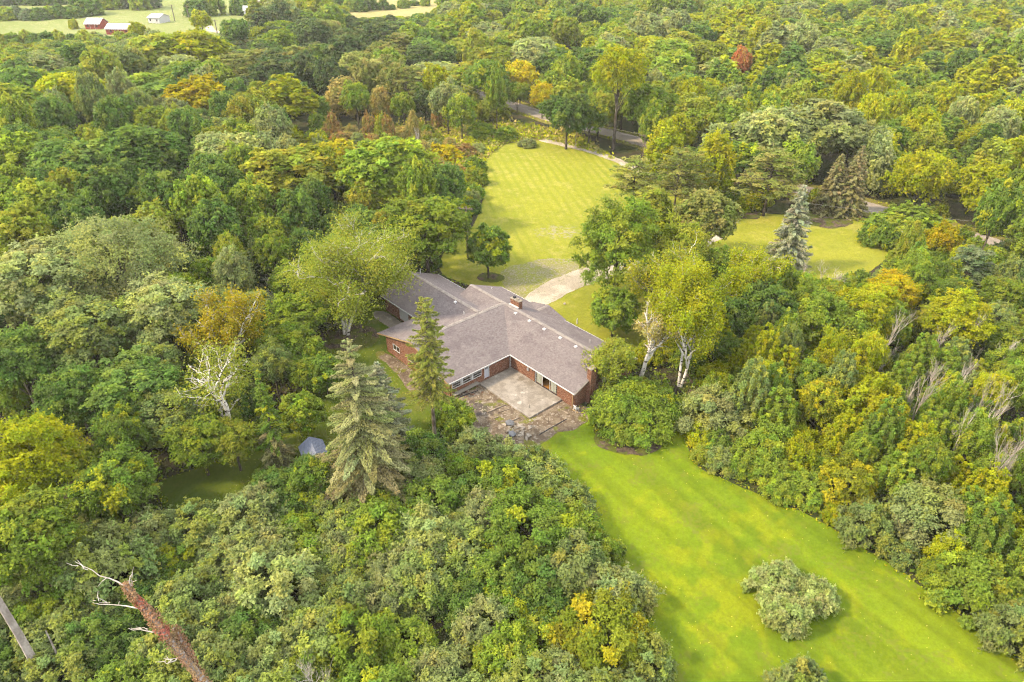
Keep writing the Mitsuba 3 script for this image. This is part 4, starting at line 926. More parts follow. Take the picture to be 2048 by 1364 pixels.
    ('willow', 'olive', -14.35, 228.31, 4.83, 9, 1, 'yellow olive willow in the marsh strip by the road'),
    ('feather', 'lime', 154.17, 228.89, 6.89, 17.62, 2, 'lime green feathery tree above the bright yellow tree'),
    ('broad', 'green', -154.48, 229.68, 7.7, 13.31, 2, 'green tree below the small yellow bush'),
    ('broad', 'green', -118.97, 230.42, 7.33, 11.87, 2, 'green tree below the large olive yellow tree'),
    ('broad', 'deep', -138.64, 231.12, 7.35, 10.32, 2, 'dark green tree left of the large olive yellow tree'),
    ('broad', 'mixed', -7.89, 231.32, 7.11, 15, 2, 'yellow green tree left of the far road bend', {'low': 0.4}),
    ('broad', 'thicket', -170.33, 232.21, 6.09, 10.03, 2, 'dull green tree below the small yellow bush'),
    ('broad', 'pine', -88.9, 233.54, 6.27, 9.78, 2, 'dark tree left of the small rounded olive tree'),
    ('broad', 'deep', 56.15, 233.92, 6.57, 11.4, 2, 'dark green tree right of the green roadside tree'),
    ('broad', 'green', 130.86, 234.33, 5.91, 13.07, 2, 'green tree above the pale yellow green layered tree'),
    ('willow', 'green', 163.3, 236.16, 6.33, 12.07, 2, 'green bushy tree above the pale yellow green layered tree'),
    ('willow', 'lime', 118.32, 236.45, 7.24, 11.64, 2, 'lime green bushy tree right of the silvery green willow tree'),
    ('broad', 'lime', -25.14, 237.21, 4.31, 13, 2, 'slender lime tree right of the dark pine stand'),
    ('broad', 'green', -99.16, 237.32, 6.62, 14.01, 2, 'green tree below the large yellow green tree'),
    ('broad', 'yellow', 2.66, 239.05, 5.66, 14, 2, 'yellow tree beside the far bend of the road', {'low': 0.4}),
    ('broad', 'pine', -69.1, 239.74, 6.19, 16.3, 2, 'dark tree above the small lime willow'),
    ('broad', 'olive', -16.37, 240.66, 6.87, 11.92, 2, 'olive green tree right of the slender lime tree'),
    ('willow', 'mixed', 141.34, 240.91, 7.1, 10.71, 2, 'yellow flecked green bushy tree above the bright yellow tree'),
    ('pine', 'pinelight', -33.22, 241.51, 7.05, 11.92, 2, 'pale pine left of the slender lime tree'),
    ('broad', 'pine', -80.13, 241.88, 7.83, 14.54, 2, 'dark tree above the feathery bright green poplar'),
    ('pine', 'pinelight', -56.97, 241.91, 8.26, 12.55, 2, 'pale pine above the small lime willow'),
    ('broad', 'deep', -166.32, 242.35, 6.25, 13.72, 2, 'dark green tree left of the red barns'),
    ('broad', 'deep', -150.4, 242.95, 6.98, 11.11, 2, 'dark green tree below the red barns'),
    ('broad', 'green', -110.08, 243.28, 8.32, 13.27, 2, 'green tree above the golden yellow tree'),
    ('feather', 'greygreen', 175.13, 245.18, 6.53, 13.36, 2, 'grey green feathery tree above the pale yellow green layered tree'),
    ('broad', 'green', 18.87, 245.47, 6.14, 13.52, 2, 'green tree left of the tall lime topped tree'),
    ('broad', 'olive', -139.89, 245.95, 6.11, 16.76, 2, 'olive green tree left of the large olive yellow tree'),
    ('broad', 'lime', 107.67, 246.18, 7.08, 11.71, 2, 'lime green tree below the silvery green willow tree'),
    ('pine', 'pinelight', -95.08, 248.05, 6.65, 14.86, 2, 'pale pine right of the golden yellow tree'),
    ('pine', 'pinelight', -45.02, 248.81, 7.87, 13.12, 2, 'pale pine above the slim tan willow'),
    ('broad', 'green', -68.15, 250.91, 6.92, 13.62, 2, 'green tree above the feathery bright green poplar'),
    ('feather', 'greygreen', 118.98, 251.7, 6.27, 14.3, 2, 'grey green feathery tree right of the silvery green willow tree'),
    ('broad', 'greygreen', 1.89, 252.6, 6.35, 9.19, 2, 'grey green tree above the pale olive willow'),
    ('broad', 'green', 56.5, 253.88, 7.73, 14.57, 2, 'green tree above the green roadside tree'),
    ('broad', 'greygreen', -26.44, 256.35, 8.83, 10.8, 2, 'grey green tree above the slender lime tree'),
    ('broad', 'greygreen', -165.66, 257.26, 7.56, 12.86, 2, 'grey green tree below the small yellow bush'),
    ('willow', 'greygreen', 74.02, 257.68, 7.92, 12.25, 2, 'grey green bushy tree left of the single red maple'),
    ('broad', 'deep', 15.68, 257.8, 7.13, 14.38, 2, 'dark green tree left of the tall lime topped tree'),
    ('broad', 'thicket', -137.88, 258.34, 6.65, 16.15, 2, 'dull green tree below the red barns'),
    ('broad', 'deep', 28.31, 260.89, 7.51, 14.08, 2, 'dark green tree above the tall lime topped tree'),
    ('feather', 'deep', 149.57, 261.93, 6.74, 12.97, 2, 'dark green feathery tree right of the silvery green willow tree'),
    ('broad', 'olive', -7.12, 262.06, 8.01, 15.14, 2, 'olive green tree above the yellow olive willow'),
    ('willow', 'lime', 110.36, 262.25, 8.72, 10.84, 2, 'lime green bushy tree below the silvery green willow tree'),
    ('broad', 'greygreen', -121.19, 263.7, 6.89, 11.92, 2, 'grey green tree below the large yellow green tree'),
    ('pine', 'pinelight', -92.58, 263.96, 7.67, 13.57, 2, 'pale pine above the small rounded olive tree'),
    ('feather', 'lime', 93.77, 264.28, 6.61, 15.73, 2, 'lime green feathery tree right of the single red maple'),
    ('broad', 'red', 83.79, 265.87, 3.48, 14, 2, 'single red maple in the middle of the right woods'),
    ('broad', 'deep', -159.22, 268.48, 7.13, 14.35, 2, 'dark green tree left of the large yellow green tree'),
    ('willow', 'lime', 129.85, 269.11, 6.66, 14.91, 2, 'lime green bushy tree right of the single red maple'),
    ('pine', 'pine', -34.01, 269.61, 6.97, 14.4, 2, 'dark pine above the slim tan willow'),
    ('broad', 'olive', 72.38, 271.55, 7.13, 15.52, 2, 'olive green tree right of the green roadside tree'),
    ('broad', 'pinelight', -48.48, 272.06, 6.74, 14.59, 2, 'pale tree above the slim tan willow'),
    ('broad', 'lime', 194.92, 273.22, 8.58, 13.27, 2, 'lime green tree above the pale yellow green layered tree'),
    ('broad', 'green', 118.72, 273.72, 7.19, 12.45, 2, 'green tree below the silvery green willow tree'),
    ('broad', 'greygreen', 8.05, 277.38, 8.62, 15.99, 2, 'grey green tree above the road bend'),
    ('broad', 'deep', 83.67, 279.23, 8.11, 12.05, 2, 'dark green tree left of the single red maple'),
    ('broad', 'pine', -63.22, 279.84, 7.63, 16.27, 2, 'dark tree above the slim tan willow'),
    ('broad', 'greygreen', 126.34, 283.47, 7.93, 10.68, 2, 'grey green tree right of the single red maple'),
    ('broad', 'olive', -138.09, 283.53, 11.24, 16, 2, 'large olive yellow tree above the golden yellow one, left crown'),
    ('broad', 'green', 62.96, 285.4, 8.65, 14.13, 2, 'green tree left of the single red maple'),
    ('broad', 'deep', 146.94, 288.11, 8.93, 16.06, 2, 'dark green tree right of the silvery green willow tree'),
    ('broad', 'deep', -74.28, 289.11, 8.19, 11.39, 2, 'dark green tree below the tall pale tree'),
    ('broad', 'lime', -123.94, 289.39, 11.84, 16, 2, 'large yellow green tree above the golden yellow one, right crown'),
    ('broad', 'green', 5.91, 290.67, 7.15, 13.84, 2, 'green tree above the road bend'),
    ('broad', 'deep', -34.98, 295.35, 7.35, 13.18, 2, 'dark green tree above the slender lime tree'),
    ('broad', 'lime', 68.07, 297.35, 7.5, 11.3, 2, 'lime green tree left of the single red maple'),
    ('broad', 'greygreen', 133.29, 303.65, 8.48, 11.64, 2, 'grey green tree right of the silvery green willow tree'),
    ('pine', 'pinelight', -46.58, 306.41, 7.76, 13.38, 2, 'pale pine above the slender lime tree'),
    ('willow', 'green', 86.35, 309.03, 8.64, 9.59, 2, 'green bushy tree left of the single red maple'),
    ('broad', 'olive', 73.63, 315.95, 8.94, 12.31, 2, 'olive green tree left of the single red maple'),
    ('broad', 'green', 139.55, 316.03, 8.64, 12.44, 2, 'green tree right of the silvery green willow tree'),
    ('broad', 'pine', -56.43, 317.8, 8.76, 14.87, 2, 'dark tree left of the slender lime tree'),
    ('broad', 'deep', 185.49, 317.82, 8.59, 10.86, 2, 'dark green tree above the bright yellow tree'),
    ('broad', 'olive', 99.1, 319.33, 8.44, 13.77, 2, 'olive green tree above the single red maple'),
    ('broad', 'green', 36.45, 321.43, 8.57, 11.94, 2, 'green tree above the tall lime topped tree'),
    ('broad', 'green', -31.99, 326.41, 8.36, 14.85, 2, 'green tree above the slender lime tree'),
    ('broad', 'greygreen', 59.64, 326.87, 8.79, 18.17, 2, 'grey green tree above the tall lime topped tree'),
    ('broad', 'silver', 127.59, 327.66, 7.96, 16, 2, 'silvery green willow tree high in the right woods', {'low': 0.1}),
    ('broad', 'greygreen', -11.17, 329.56, 8.75, 14.07, 2, 'grey green tree above the yellow olive willow'),
    ('pine', 'pine', -50.72, 336.29, 8.57, 14.13, 2, 'dark pine above the slender lime tree'),
    ('broad', 'olive', -114.92, 337.3, 5.02, 12, 2, 'olive tree in front of the grey silo'),
    ('broad', 'deep', -126.07, 339.06, 6.17, 15, 2, 'dark round tree beside the far road'),
    ('willow', 'lime', 108.25, 339.21, 8.39, 16.47, 2, 'lime green bushy tree above the single red maple'),
    ('broad', 'green', -32.11, 345.47, 8.33, 15.89, 2, 'green tree above the yellow olive willow'),
    ('broad', 'lime', -185.02, 367.11, 3.95, 10, 2, 'yellow green tree right of the red barns'),
    ('broad', 'deep', 134.75, 368.18, 8.89, 11.73, 2, 'dark green tree left of the silvery green willow tree'),
    ('bush', 'lime', -220.01, 379.82, 3.59, 5, 2, 'yellow shrub in front of the red barns'),
    ('broad', 'greygreen', -115.47, 388.01, 6.72, 17, 2, 'tall pale tree hiding the farm behind the grey silo'),
    ('spruce', 'bluespruce', -162.83, 388.76, 2.09, 5, 2, 'small dark blue conifer beside the far gravel lane'),
    ('broad', 'lime', -161.67, 389.04, 5.2, 13, 2, 'yellow green tree between the two far utility poles'),
    ('bush', 'lime', -247.96, 421.62, 2.54, 5, 2, 'small yellow bush at the left end of the red barns'),
]
FAR_TREES = {   # (kind, leaf colour, detail level, radius, height): "x y x y ..."
    ('broad', 'amber', 1, 4, 14): '-71 184',
    ('broad', 'deep', 0, 3, 10): '-24 108',
    ('broad', 'deep', 1, 3, 7): '-33 119 -58 107',
    ('broad', 'deep', 1, 4, 10): '-96 162 -86 194',
    ('broad', 'deep', 1, 4, 14): '-73 164 -119 196 -79 195 -77 188 -62 181',
    ('broad', 'deep', 1, 4, 17): '-98 170',
    ('broad', 'deep', 1, 5, 17): '-101 118',
    ('broad', 'deep', 2, 4, 7): '-115 332 -208 296 -61 412 -201 338 -227 321 -174 328 -175 286 -182 265 -201 297 -150 274 -160 283 -182 281 -54 362 -217 291 -144 296 -135 302 -227 307 -54 351 -151 282 -46 420 -154 301 -194 284 -53 408 -221 299 -56 384 -46 345 -184 316 -202 325 -200 288 -186 340 -130 332 -166 307 -133 309 -190 304 -211 309 -109 254 -53 423 -159 309 -106 304 -205 272 -98 434 -78 354 -65 402 -221 306',
    ('broad', 'deep', 2, 4, 10): '-75 228',
    ('broad', 'deep', 2, 4, 14): '142 190 -130 200',
    ('broad', 'deep', 2, 5, 10): '-68 227',
    ('broad', 'deep', 2, 6, 10): '102 461 269 456 162 279 -136 423 -85 282 -131 449 76 561 -101 363 267 386 100 513 -5 497 -142 268 -186 247',
    ('broad', 'deep', 2, 6, 14): '207 458 256 474 -97 288 -35 308 14 519 63 606 159 254',
    ('broad', 'deep', 2, 7, 10): '68 503 -21 432 177 387 -127 458',
    ('broad', 'deep', 2, 7, 14): '-28 287 95 480 82 326 226 426 28 405',
    ('broad', 'deep', 2, 7, 17): '-158 200 34 368',
    ('broad', 'deep', 2, 8, 10): '62 378 337 470',
    ('broad', 'deep', 2, 8, 14): '23 530 45 375 273 402 4 435 -8 429',
    ('broad', 'deep', 2, 9, 14): '61 406',
    ('broad', 'green', 0, 2, 7): '38 58 51 67 34 70 53 56 64 74',
    ('broad', 'green', 0, 2, 10): '44 54 53 53 58 52 41 92',
    ('broad', 'green', 0, 3, 10): '44 89 -33 104 64 96 -30 101',
    ('broad', 'green', 1, 2, 7): '82 106',
    ('broad', 'green', 1, 3, 10): '-70 102',
    ('broad', 'green', 1, 3, 14): '110 185',
    ('broad', 'green', 1, 4, 10): '-105 174 -132 184 22 227 -32 208 -136 174 61 219 -82 158 -114 172 2 229 89 152 85 171',
    ('broad', 'green', 1, 4, 14): '26 214 -130 168 -99 151 -68 171 37 186 -14 193 -90 104 -110 157 -64 165 -106 124',
    ('broad', 'green', 1, 4, 17): '-122 170',
    ('broad', 'green', 1, 5, 14): '-47 214',
    ('broad', 'green', 2, 4, 7): '-112 306 -107 260 -166 274 -71 418 -104 296 -194 273 -173 316 -189 254 -205 288 -121 253 -169 285 -80 394 -127 303 -214 315 -194 323 -78 381 -174 307 -211 289 -52 417 -189 267 -153 289 -192 290 -199 332 -92 418 -45 455 -200 282 -178 312 -63 418 -129 250 -78 420 -209 304 -89 394 -99 420 -206 279 -178 318 -201 264 -178 342 -150 321 -77 406 -59 405 -52 429 -235 318 -217 310 -48 413 -165 280 -190 277 81 239 -144 319 -203 307 -139 322 -126 256 -164 336 -72 425 115 313 -155 277 -134 296',
    ('broad', 'green', 2, 4, 10): '-32 232',
    ('broad', 'green', 2, 4, 14): '-72 220 13 230',
    ('broad', 'green', 2, 5, 14): '47 228 115 211',
    ('broad', 'green', 2, 5, 17): '18 236',
    ('broad', 'green', 2, 6, 10): '68 417 13 317 87 369 51 342 182 351 100 560 -37 358 21 348 73 584 72 605',
    ('broad', 'green', 2, 6, 14): '0 449 54 423 90 597 128 587 0 343 52 361 203 441 206 383 44 331 31 245 183 333 84 443 -31 461 86 494 171 360 15 501 -45 262 -19 522 36 338 -29 473',
    ('broad', 'green', 2, 6, 17): '169 324 2 576 7 306 104 380 95 433 27 419 36 276 182 258 114 501',
    ('broad', 'green', 2, 7, 10): '73 439 -14 370 76 516 5 495 -87 294 -22 419 120 536 52 434 -34 378 143 472 -129 387 128 463 -18 495 37 427 66 538 20 274 60 442',
    ('broad', 'green', 2, 7, 14): '85 574 184 458 107 525 56 274 -98 310 57 392 4 357 42 557 310 457 52 582 3 593 88 533 151 419 -93 385 171 224 120 429 -43 320 37 483 285 501 32 468',
    ('broad', 'green', 2, 7, 17): '81 413 262 369 125 395',
    ('broad', 'green', 2, 8, 10): '36 439 11 423 71 397 191 250 -17 480 77 376 158 408 67 485 153 490',
    ('broad', 'green', 2, 8, 14): '135 425 -40 476 -109 349 106 473 25 493 -36 437 73 527 18 580 21 361 -109 393',
    ('broad', 'green', 2, 8, 17): '12 542 290 402 7 400',
    ('broad', 'green', 2, 9, 10): '-93 372 105 393 34 393 75 474',
    ('broad', 'green', 2, 9, 14): '45 472 -6 468 317 516',
    ('broad', 'green', 2, 9, 17): '163 566',
    ('broad', 'greygreen', 1, 3, 14): '127 154',
    ('broad', 'greygreen', 1, 4, 10): '-102 201 -84 186',
    ('broad', 'greygreen', 1, 4, 14): '43 215 119 170 33 219 -123 189 65 208 120 186 -138 182 98 202',
    ('broad', 'greygreen', 1, 4, 17): '-109 199',
    ('broad', 'greygreen', 1, 5, 17): '-19 202',
    ('broad', 'greygreen', 2, 4, 7): '-197 303 -181 335 -103 269 -169 321 -169 301 -46 437 -174 336 -117 302 -121 306 -230 313 -148 301 -37 397 -136 315 121 294 -144 306 -103 453 -144 313 -129 320 -109 272 -109 279',
    ('broad', 'greygreen', 2, 4, 10): '-87 222',
    ('broad', 'greygreen', 2, 4, 17): '-95 219',
    ('broad', 'greygreen', 2, 6, 10): '15 327 215 465 148 366',
    ('broad', 'greygreen', 2, 6, 14): '81 386 -8 308 209 474 218 313 80 355 140 380 159 523 5 262 -132 414 64 516 119 525',
    ('broad', 'greygreen', 2, 7, 10): '215 493 265 507 162 443 -17 458 77 595 -1 369 168 467 73 461',
    ('broad', 'greygreen', 2, 7, 14): '192 299 65 593 39 287 145 540 -34 418 19 468',
    ('broad', 'greygreen', 2, 8, 10): '252 410',
    ('broad', 'greygreen', 2, 8, 14): '165 426',
    ('broad', 'greygreen', 2, 8, 17): '75 550 191 495',
    ('broad', 'greygreen', 2, 9, 10): '272 436 38 587',
    ('broad', 'greygreen', 2, 9, 17): '236 451 212 516',
    ('broad', 'lime', 0, 2, 7): '49 77 55 69 44 77 45 60',
    ('broad', 'lime', 0, 2, 10): '41 73 55 50 46 74 58 67',
    ('broad', 'lime', 0, 3, 10): '54 90',
    ('broad', 'lime', 1, 2, 7): '77 106',
    ('broad', 'lime', 1, 4, 14): '127 177 77 207 17 198 97 111 112 152 113 166',
    ('broad', 'lime', 1, 4, 17): '94 197 90 176 121 195',
    ('broad', 'lime', 1, 5, 14): '53 207',
    ('broad', 'lime', 2, 4, 7): '105 274 -65 427 -104 464 -45 432 115 284 -41 411 -40 401 110 287',
    ('broad', 'lime', 2, 4, 10): '64 224',
    ('broad', 'lime', 2, 5, 17): '105 206',
    ('broad', 'lime', 2, 6, 10): '-10 410 17 300 283 457 130 249 -23 396 242 329 241 463 87 245 113 322 204 333 4 605',
    ('broad', 'lime', 2, 6, 14): '39 502 164 265 220 505 230 371 -117 416 214 402 152 477 254 486 218 532 -23 406 300 493 104 370',
    ('broad', 'lime', 2, 6, 17): '198 537 238 474',
    ('broad', 'lime', 2, 7, 10): '127 479 154 430 87 465 149 519 23 432 -10 443',
    ('broad', 'lime', 2, 7, 14): '226 480 7 510 40 408 152 575 -27 369 250 512 181 539 56 297 35 302 289 489 177 299 312 431',
    ('broad', 'lime', 2, 8, 10): '234 550 -31 498 -6 509 88 557 16 409 219 412 330 459 119 597',
    ('broad', 'lime', 2, 8, 14): '13 567 192 441 97 451 113 563 52 599 95 334 143 392 204 575 91 379',
    ('broad', 'lime', 2, 8, 17): '127 407 190 523 234 338 201 502',
    ('broad', 'lime', 2, 9, 14): '330 492',
    ('broad', 'lime', 2, 9, 17): '196 368',
    ('broad', 'mixed', 0, 2, 7): '30 80',
    ('broad', 'mixed', 0, 2, 10): '60 55 68 96',
    ('broad', 'mixed', 1, 2, 7): '80 92',
    ('broad', 'mixed', 1, 2, 10): '89 103',
    ('broad', 'mixed', 1, 5, 10): '90 207',
    ('broad', 'mixed', 2, 4, 7): '110 278',
    ('broad', 'mixed', 2, 6, 10): '165 493',
    ('broad', 'mixed', 2, 6, 17): '195 452',
    ('broad', 'mixed', 2, 7, 10): '117 454 152 351',
    ('broad', 'mixed', 2, 7, 14): '210 284 282 393 250 455 195 425',
    ('broad', 'mixed', 2, 7, 17): '198 320',
    ('broad', 'mixed', 2, 8, 10): '351 491',
    ('broad', 'mixed', 2, 9, 14): '169 480 178 419',
    ('broad', 'mixed', 2, 9, 17): '159 587',
    ('broad', 'olive', 0, 3, 7): '63 88',
    ('broad', 'olive', 0, 3, 10): '-47 105',
    ('broad', 'olive', 1, 2, 7): '84 109',
    ('broad', 'olive', 1, 2, 10): '68 108',
    ('broad', 'olive', 1, 4, 10): '-110 131 84 206',
    ('broad', 'olive', 1, 4, 14): '51 220 -85 174 -18 211 -93 153 -68 159 140 174',
    ('broad', 'olive', 1, 5, 14): '-70 192 -115 141',
    ('broad', 'olive', 2, 4, 7): '-211 324 -186 310 76 235 -189 327 -174 271 -202 313 105 284 -103 256 -126 314 -154 325 -192 340 -44 443 -151 311 -220 325 -160 302 -184 276 -148 327 -163 328 -207 329 -125 276 -123 246 -185 288 -188 320 -221 315 -215 301 -112 265 -171 266 -163 321 -138 307 -167 316 -38 367 -187 296 -43 449',
    ('broad', 'olive', 2, 4, 14): '-129 193 40 236 118 203',
    ('broad', 'olive', 2, 6, 10): '-20 299 62 454 117 512 -178 242 -2 565 109 491 -23 315 26 607 -34 449 45 274',
    ('broad', 'olive', 2, 6, 14): '-115 460 231 312 126 562 91 508 -8 539 76 495 54 537 12 477 124 363 50 265 -20 382 -178 256 45 460',
    ('broad', 'olive', 2, 6, 17): '-13 273 178 564 97 361 23 318',
    ('broad', 'olive', 2, 7, 10): '67 575 72 338 180 489 15 595',
    ('broad', 'olive', 2, 7, 14): '89 522 10 339 73 428 27 564 -28 483 47 314 85 586 -2 299',
    ('broad', 'olive', 2, 7, 17): '98 414 -105 407',
    ('broad', 'olive', 2, 8, 10): '-3 387 34 355 34 520 115 579 -132 435',
    ('broad', 'olive', 2, 8, 14): '-23 511 104 600 -9 527 37 542',
    ('broad', 'olive', 2, 8, 17): '63 558',
    ('broad', 'olive', 2, 9, 14): '14 376',
    ('broad', 'pine', 1, 4, 10): '-27 214',
    ('broad', 'pine', 2, 4, 7): '-69 368 -123 329 -80 361 -63 367 -74 342 -79 366 -138 392 -88 410 -72 355 -64 383 -67 413 -64 347',
    ('broad', 'pine', 2, 5, 14): '-59 231',
    ('broad', 'pine', 2, 6, 17): '-118 384',
    ('broad', 'pine', 2, 7, 10): '-84 311',
    ('broad', 'pine', 2, 7, 17): '-87 326',
    ('broad', 'pinelight', 1, 4, 14): '-35 225',
    ('broad', 'pinelight', 2, 4, 7): '-71 336',
    ('broad', 'pinelight', 2, 5, 14): '-48 233',
    ('broad', 'pinelight', 2, 6, 14): '-55 259',
    ('broad', 'pinelight', 2, 7, 14): '-85 346',
    ('broad', 'thicket', 0, 2, 7): '39 83',
    ('broad', 'thicket', 0, 2, 10): '51 42 37 76',
    ('broad', 'thicket', 1, 2, 10): '79 98',
    ('broad', 'thicket', 1, 4, 10): '-92 172',
    ('broad', 'thicket', 1, 4, 14): '-107 186 -103 194',
    ('broad', 'thicket', 1, 4, 17): '-113 190',
    ('broad', 'thicket', 2, 4, 7): '-187 333 -192 297 -181 302 -114 276 -130 262 -192 311 -159 292 -156 315 -175 298 -179 326 -179 292 -170 341 -204 319 -133 272 -168 332 -195 260 -166 293 -118 312 -176 278 -216 321 -195 329 -155 333 -207 314 -195 316',
    ('broad', 'thicket', 2, 5, 14): '-147 187',
    ('broad', 'thicket', 2, 6, 10): '-150 257',
    ('bush', 'amber', 0, 2, 3): '-36 91 -35 94',
    ('bush', 'amber', 1, 2, 3): '-45 117 -43 124 -56 152 -24 145 -57 147 -25 130 -44 143 -42 126 -25 149 -53 140 -55 155 -40 159 -23 158 -56 149 -34 123 -53 125 -22 129 -35 129 -29 145 -27 163 -21 125',
    ('bush', 'bluepine', 2, 4, 7): '-305 464',
    ('bush', 'bluepine', 2, 5, 7): '-297 461',
    ('bush', 'bluepine', 2, 6, 10): '-364 539',
    ('bush', 'bluepine', 2, 7, 10): '-377 536 -360 545 -263 523',
    ('bush', 'bluepine', 2, 8, 10): '-252 525',
    ('bush', 'deep', 0, 2, 3): '-15 114 -43 81 -67 83 -50 86 -23 111 -63 86 -77 86 -32 96 -27 116 -55 93 -41 92 -47 95 -42 76 -21 115 -45 109 -35 89',
    ('bush', 'deep', 0, 3, 3): '-1 28',
    ('bush', 'deep', 1, 2, 3): '-82 126 -80 127 -46 128 -34 142 -73 112 -90 124 -95 117 -39 137 -84 122 -72 126 79 132 -28 155 -101 125 -96 130 85 127 -86 99 -87 112 -55 124 -60 117 -27 124 -53 128 -67 114 -20 132 -31 148 -96 134 -72 124 -75 118 -61 127 -88 129 -50 154 -82 130 -33 133 -62 108 -9 140 -20 138 -84 140 -31 134 -53 122 -69 98 -70 121 -43 119 -67 101 -70 113 -74 146 -72 139 -44 129 -59 139 -78 118 -57 112 -96 123 -58 122 -33 161 -27 157 -11 135',
    ('bush', 'deep', 1, 3, 3): '-15 149 -45 156 -43 153 -54 145',
    ('bush', 'deep', 2, 3, 3): '-82 516',
    ('bush', 'deep', 2, 4, 3): '-70 540 -177 355',
    ('bush', 'deep', 2, 4, 7): '-325 462 -316 459 -281 469 -101 503 -88 513 -77 593 -65 599 -256 354',
    ('bush', 'deep', 2, 5, 7): '-147 523 -133 533 -117 539 -96 513 -102 588 -90 594 -227 353 -221 352 -210 353 -191 349 -180 350',
    ('bush', 'deep', 2, 5, 14): '-177 488 -172 514',
    ('bush', 'deep', 2, 6, 7): '-291 463 -275 472 -140 530 -125 535',
    ('bush', 'deep', 2, 6, 10): '-370 536 -287 519 -272 527',
    ('bush', 'deep', 2, 7, 7): '-339 549',
    ('bush', 'deep', 2, 7, 10): '-200 477 -173 489',
    ('bush', 'deep', 2, 7, 14): '-343 543 -279 491 -198 486',
    ('bush', 'deep', 2, 8, 10): '-330 546 -272 484',
    ('bush', 'deep', 2, 8, 14): '-354 548',
    ('bush', 'green', 0, 2, 3): '-24 28 32 83 78 85 46 95 44 93 30 90 -20 113 -77 84 37 100 -71 92 -46 99 -80 89 60 100 34 96 39 101 -38 99 -43 100 -58 100 -27 106 26 81 -66 98 19 73 50 87 47 77 57 104 36 98 -47 87',
    ('bush', 'green', 0, 3, 3): '-30 28',
    ('bush', 'green', 1, 2, 3): '-103 122 82 121 47 155 -39 152 74 114 -83 113 -75 106 81 118 -95 126 -53 137 -88 121 -56 137 -74 144 73 105 -36 150 -66 146 -70 117 -88 137 -8 159 -39 132 -80 111 -91 116 -80 117 -96 119 -79 94 -51 145 -75 137 84 122 -16 146 -85 106 93 110 -31 159 -39 154 -62 129 -50 130 -69 140 79 110 -36 121 89 120 -17 132 87 100 48 144 -37 154 -48 143 -20 154 -11 160 -97 128 -24 127 89 112 -74 129 -24 132 -89 133 -68 124 -84 111 -80 130 -25 159 -82 123 78 92 83 104 -12 149 -48 115 -41 130 97 130 -12 128 69 110',
    ('bush', 'green', 1, 3, 3): '-85 136 -35 137 -13 143 -52 152 -66 134 -70 143',
    ('bush', 'green', 2, 4, 7): '-108 502 -75 524 -62 536 -154 354',
    ('bush', 'green', 2, 5, 7): '-288 470 -249 352 -238 353 -131 353',
    ('bush', 'green', 2, 6, 7): '-310 460 -108 539',
    ('bush', 'green', 2, 6, 10): '-174 506',
    ('bush', 'green', 2, 6, 14): '-253 515',
    ('bush', 'green', 2, 8, 10): '-274 518',
    ('bush', 'green', 2, 8, 14): '-281 520 -192 485',
    ('bush', 'greygreen', 0, 2, 2): '-40 107',
    ('bush', 'greygreen', 0, 2, 3): '-6 28 -75 84 -64 100 -73 91 -43 107 -45 100 -61 88 -52 106 -33 92 -56 89',
    ('bush', 'greygreen', 0, 3, 3): '2 28',
    ('bush', 'greygreen', 1, 2, 2): '-14 159',
    ('bush', 'greygreen', 1, 2, 3): '-21 159 -41 167 -47 112 -35 115 -34 147 -19 163 -45 121 -33 131 -17 139 -46 131 40 154 -14 124 -52 156 -21 122 -92 121 -76 93 -93 134 49 154 -27 133 47 158 -39 140 -23 155 -21 145 -9 146 -25 153 51 150 -58 154 -27 127 -19 143 39 156 -64 103 -38 116 -42 142 -79 91 -86 104',
    ('bush', 'greygreen', 1, 2, 7): '-50 174',
    ('bush', 'greygreen', 1, 3, 3): '-66 141',
    ('bush', 'greygreen', 2, 4, 7): '-172 356',
    ('bush', 'greygreen', 2, 5, 3): '-144 356',
    ('bush', 'greygreen', 2, 5, 7): '-200 355 -138 357',
    ('bush', 'lime', 0, 2, 2): '29 94',
    ('bush', 'lime', 0, 2, 3): '35 78 47 36 29 78 54 103 20 83 47 101 49 104 59 102 73 79 41 94 23 84',
    ('bush', 'lime', 1, 2, 2): '82 131',
    ('bush', 'lime', 1, 2, 3): '54 146 56 148 77 109 70 103 -10 163 -12 155 73 99 84 130 104 128 58 149 72 107 -14 152 46 153 77 122 39 160 44 142 56 146 71 144 -10 143',
    ('bush', 'lime', 1, 3, 3): '-12 138 52 143',
    ('bush', 'lime', 2, 4, 7): '-161 357',
    ('bush', 'lime', 2, 5, 7): '-260 351 -149 355',
    ('bush', 'mixed', 0, 2, 3): '54 101 41 102 32 96 49 106 45 105 -61 82 20 71 52 93',
    ('bush', 'mixed', 1, 2, 3): '-18 151 -26 188 -45 182 -40 186 -50 184 -29 175 -49 160 -57 196 -54 193 -42 203 -33 174 44 153 37 158 54 150 50 147 59 105 59 153 -8 149',
    ('bush', 'mixed', 1, 3, 7): '-57 201',
    ('bush', 'olive', 0, 2, 3): '-24 113 -53 104 -29 103 50 101 53 76 -38 94 37 94 -15 118 28 88 -58 90 64 99 -36 106',
    ('bush', 'olive', 1, 2, 3): '-21 193 -47 157 -44 173 -24 191 80 102 68 146 -44 133 -32 154 -34 155 -29 152 -81 119 -41 128 -69 137 -50 132 -65 117 -78 110 -49 126 86 111 93 114 -62 104 72 116 -82 91 -78 107 -73 120 -36 132 75 120 -31 139 -94 113 -70 129 81 99 -32 127 -75 141 -79 139 -29 126 -46 147 -59 111 -60 115 -12 158 -20 140 -52 115 -52 133 -73 136 71 113 -32 144 81 123 -21 134 -36 135 -58 152 -47 118 -10 157 90 138 -30 124',
    ('bush', 'olive', 1, 2, 7): '-30 171 -43 170 -28 149 -37 196 -22 151',
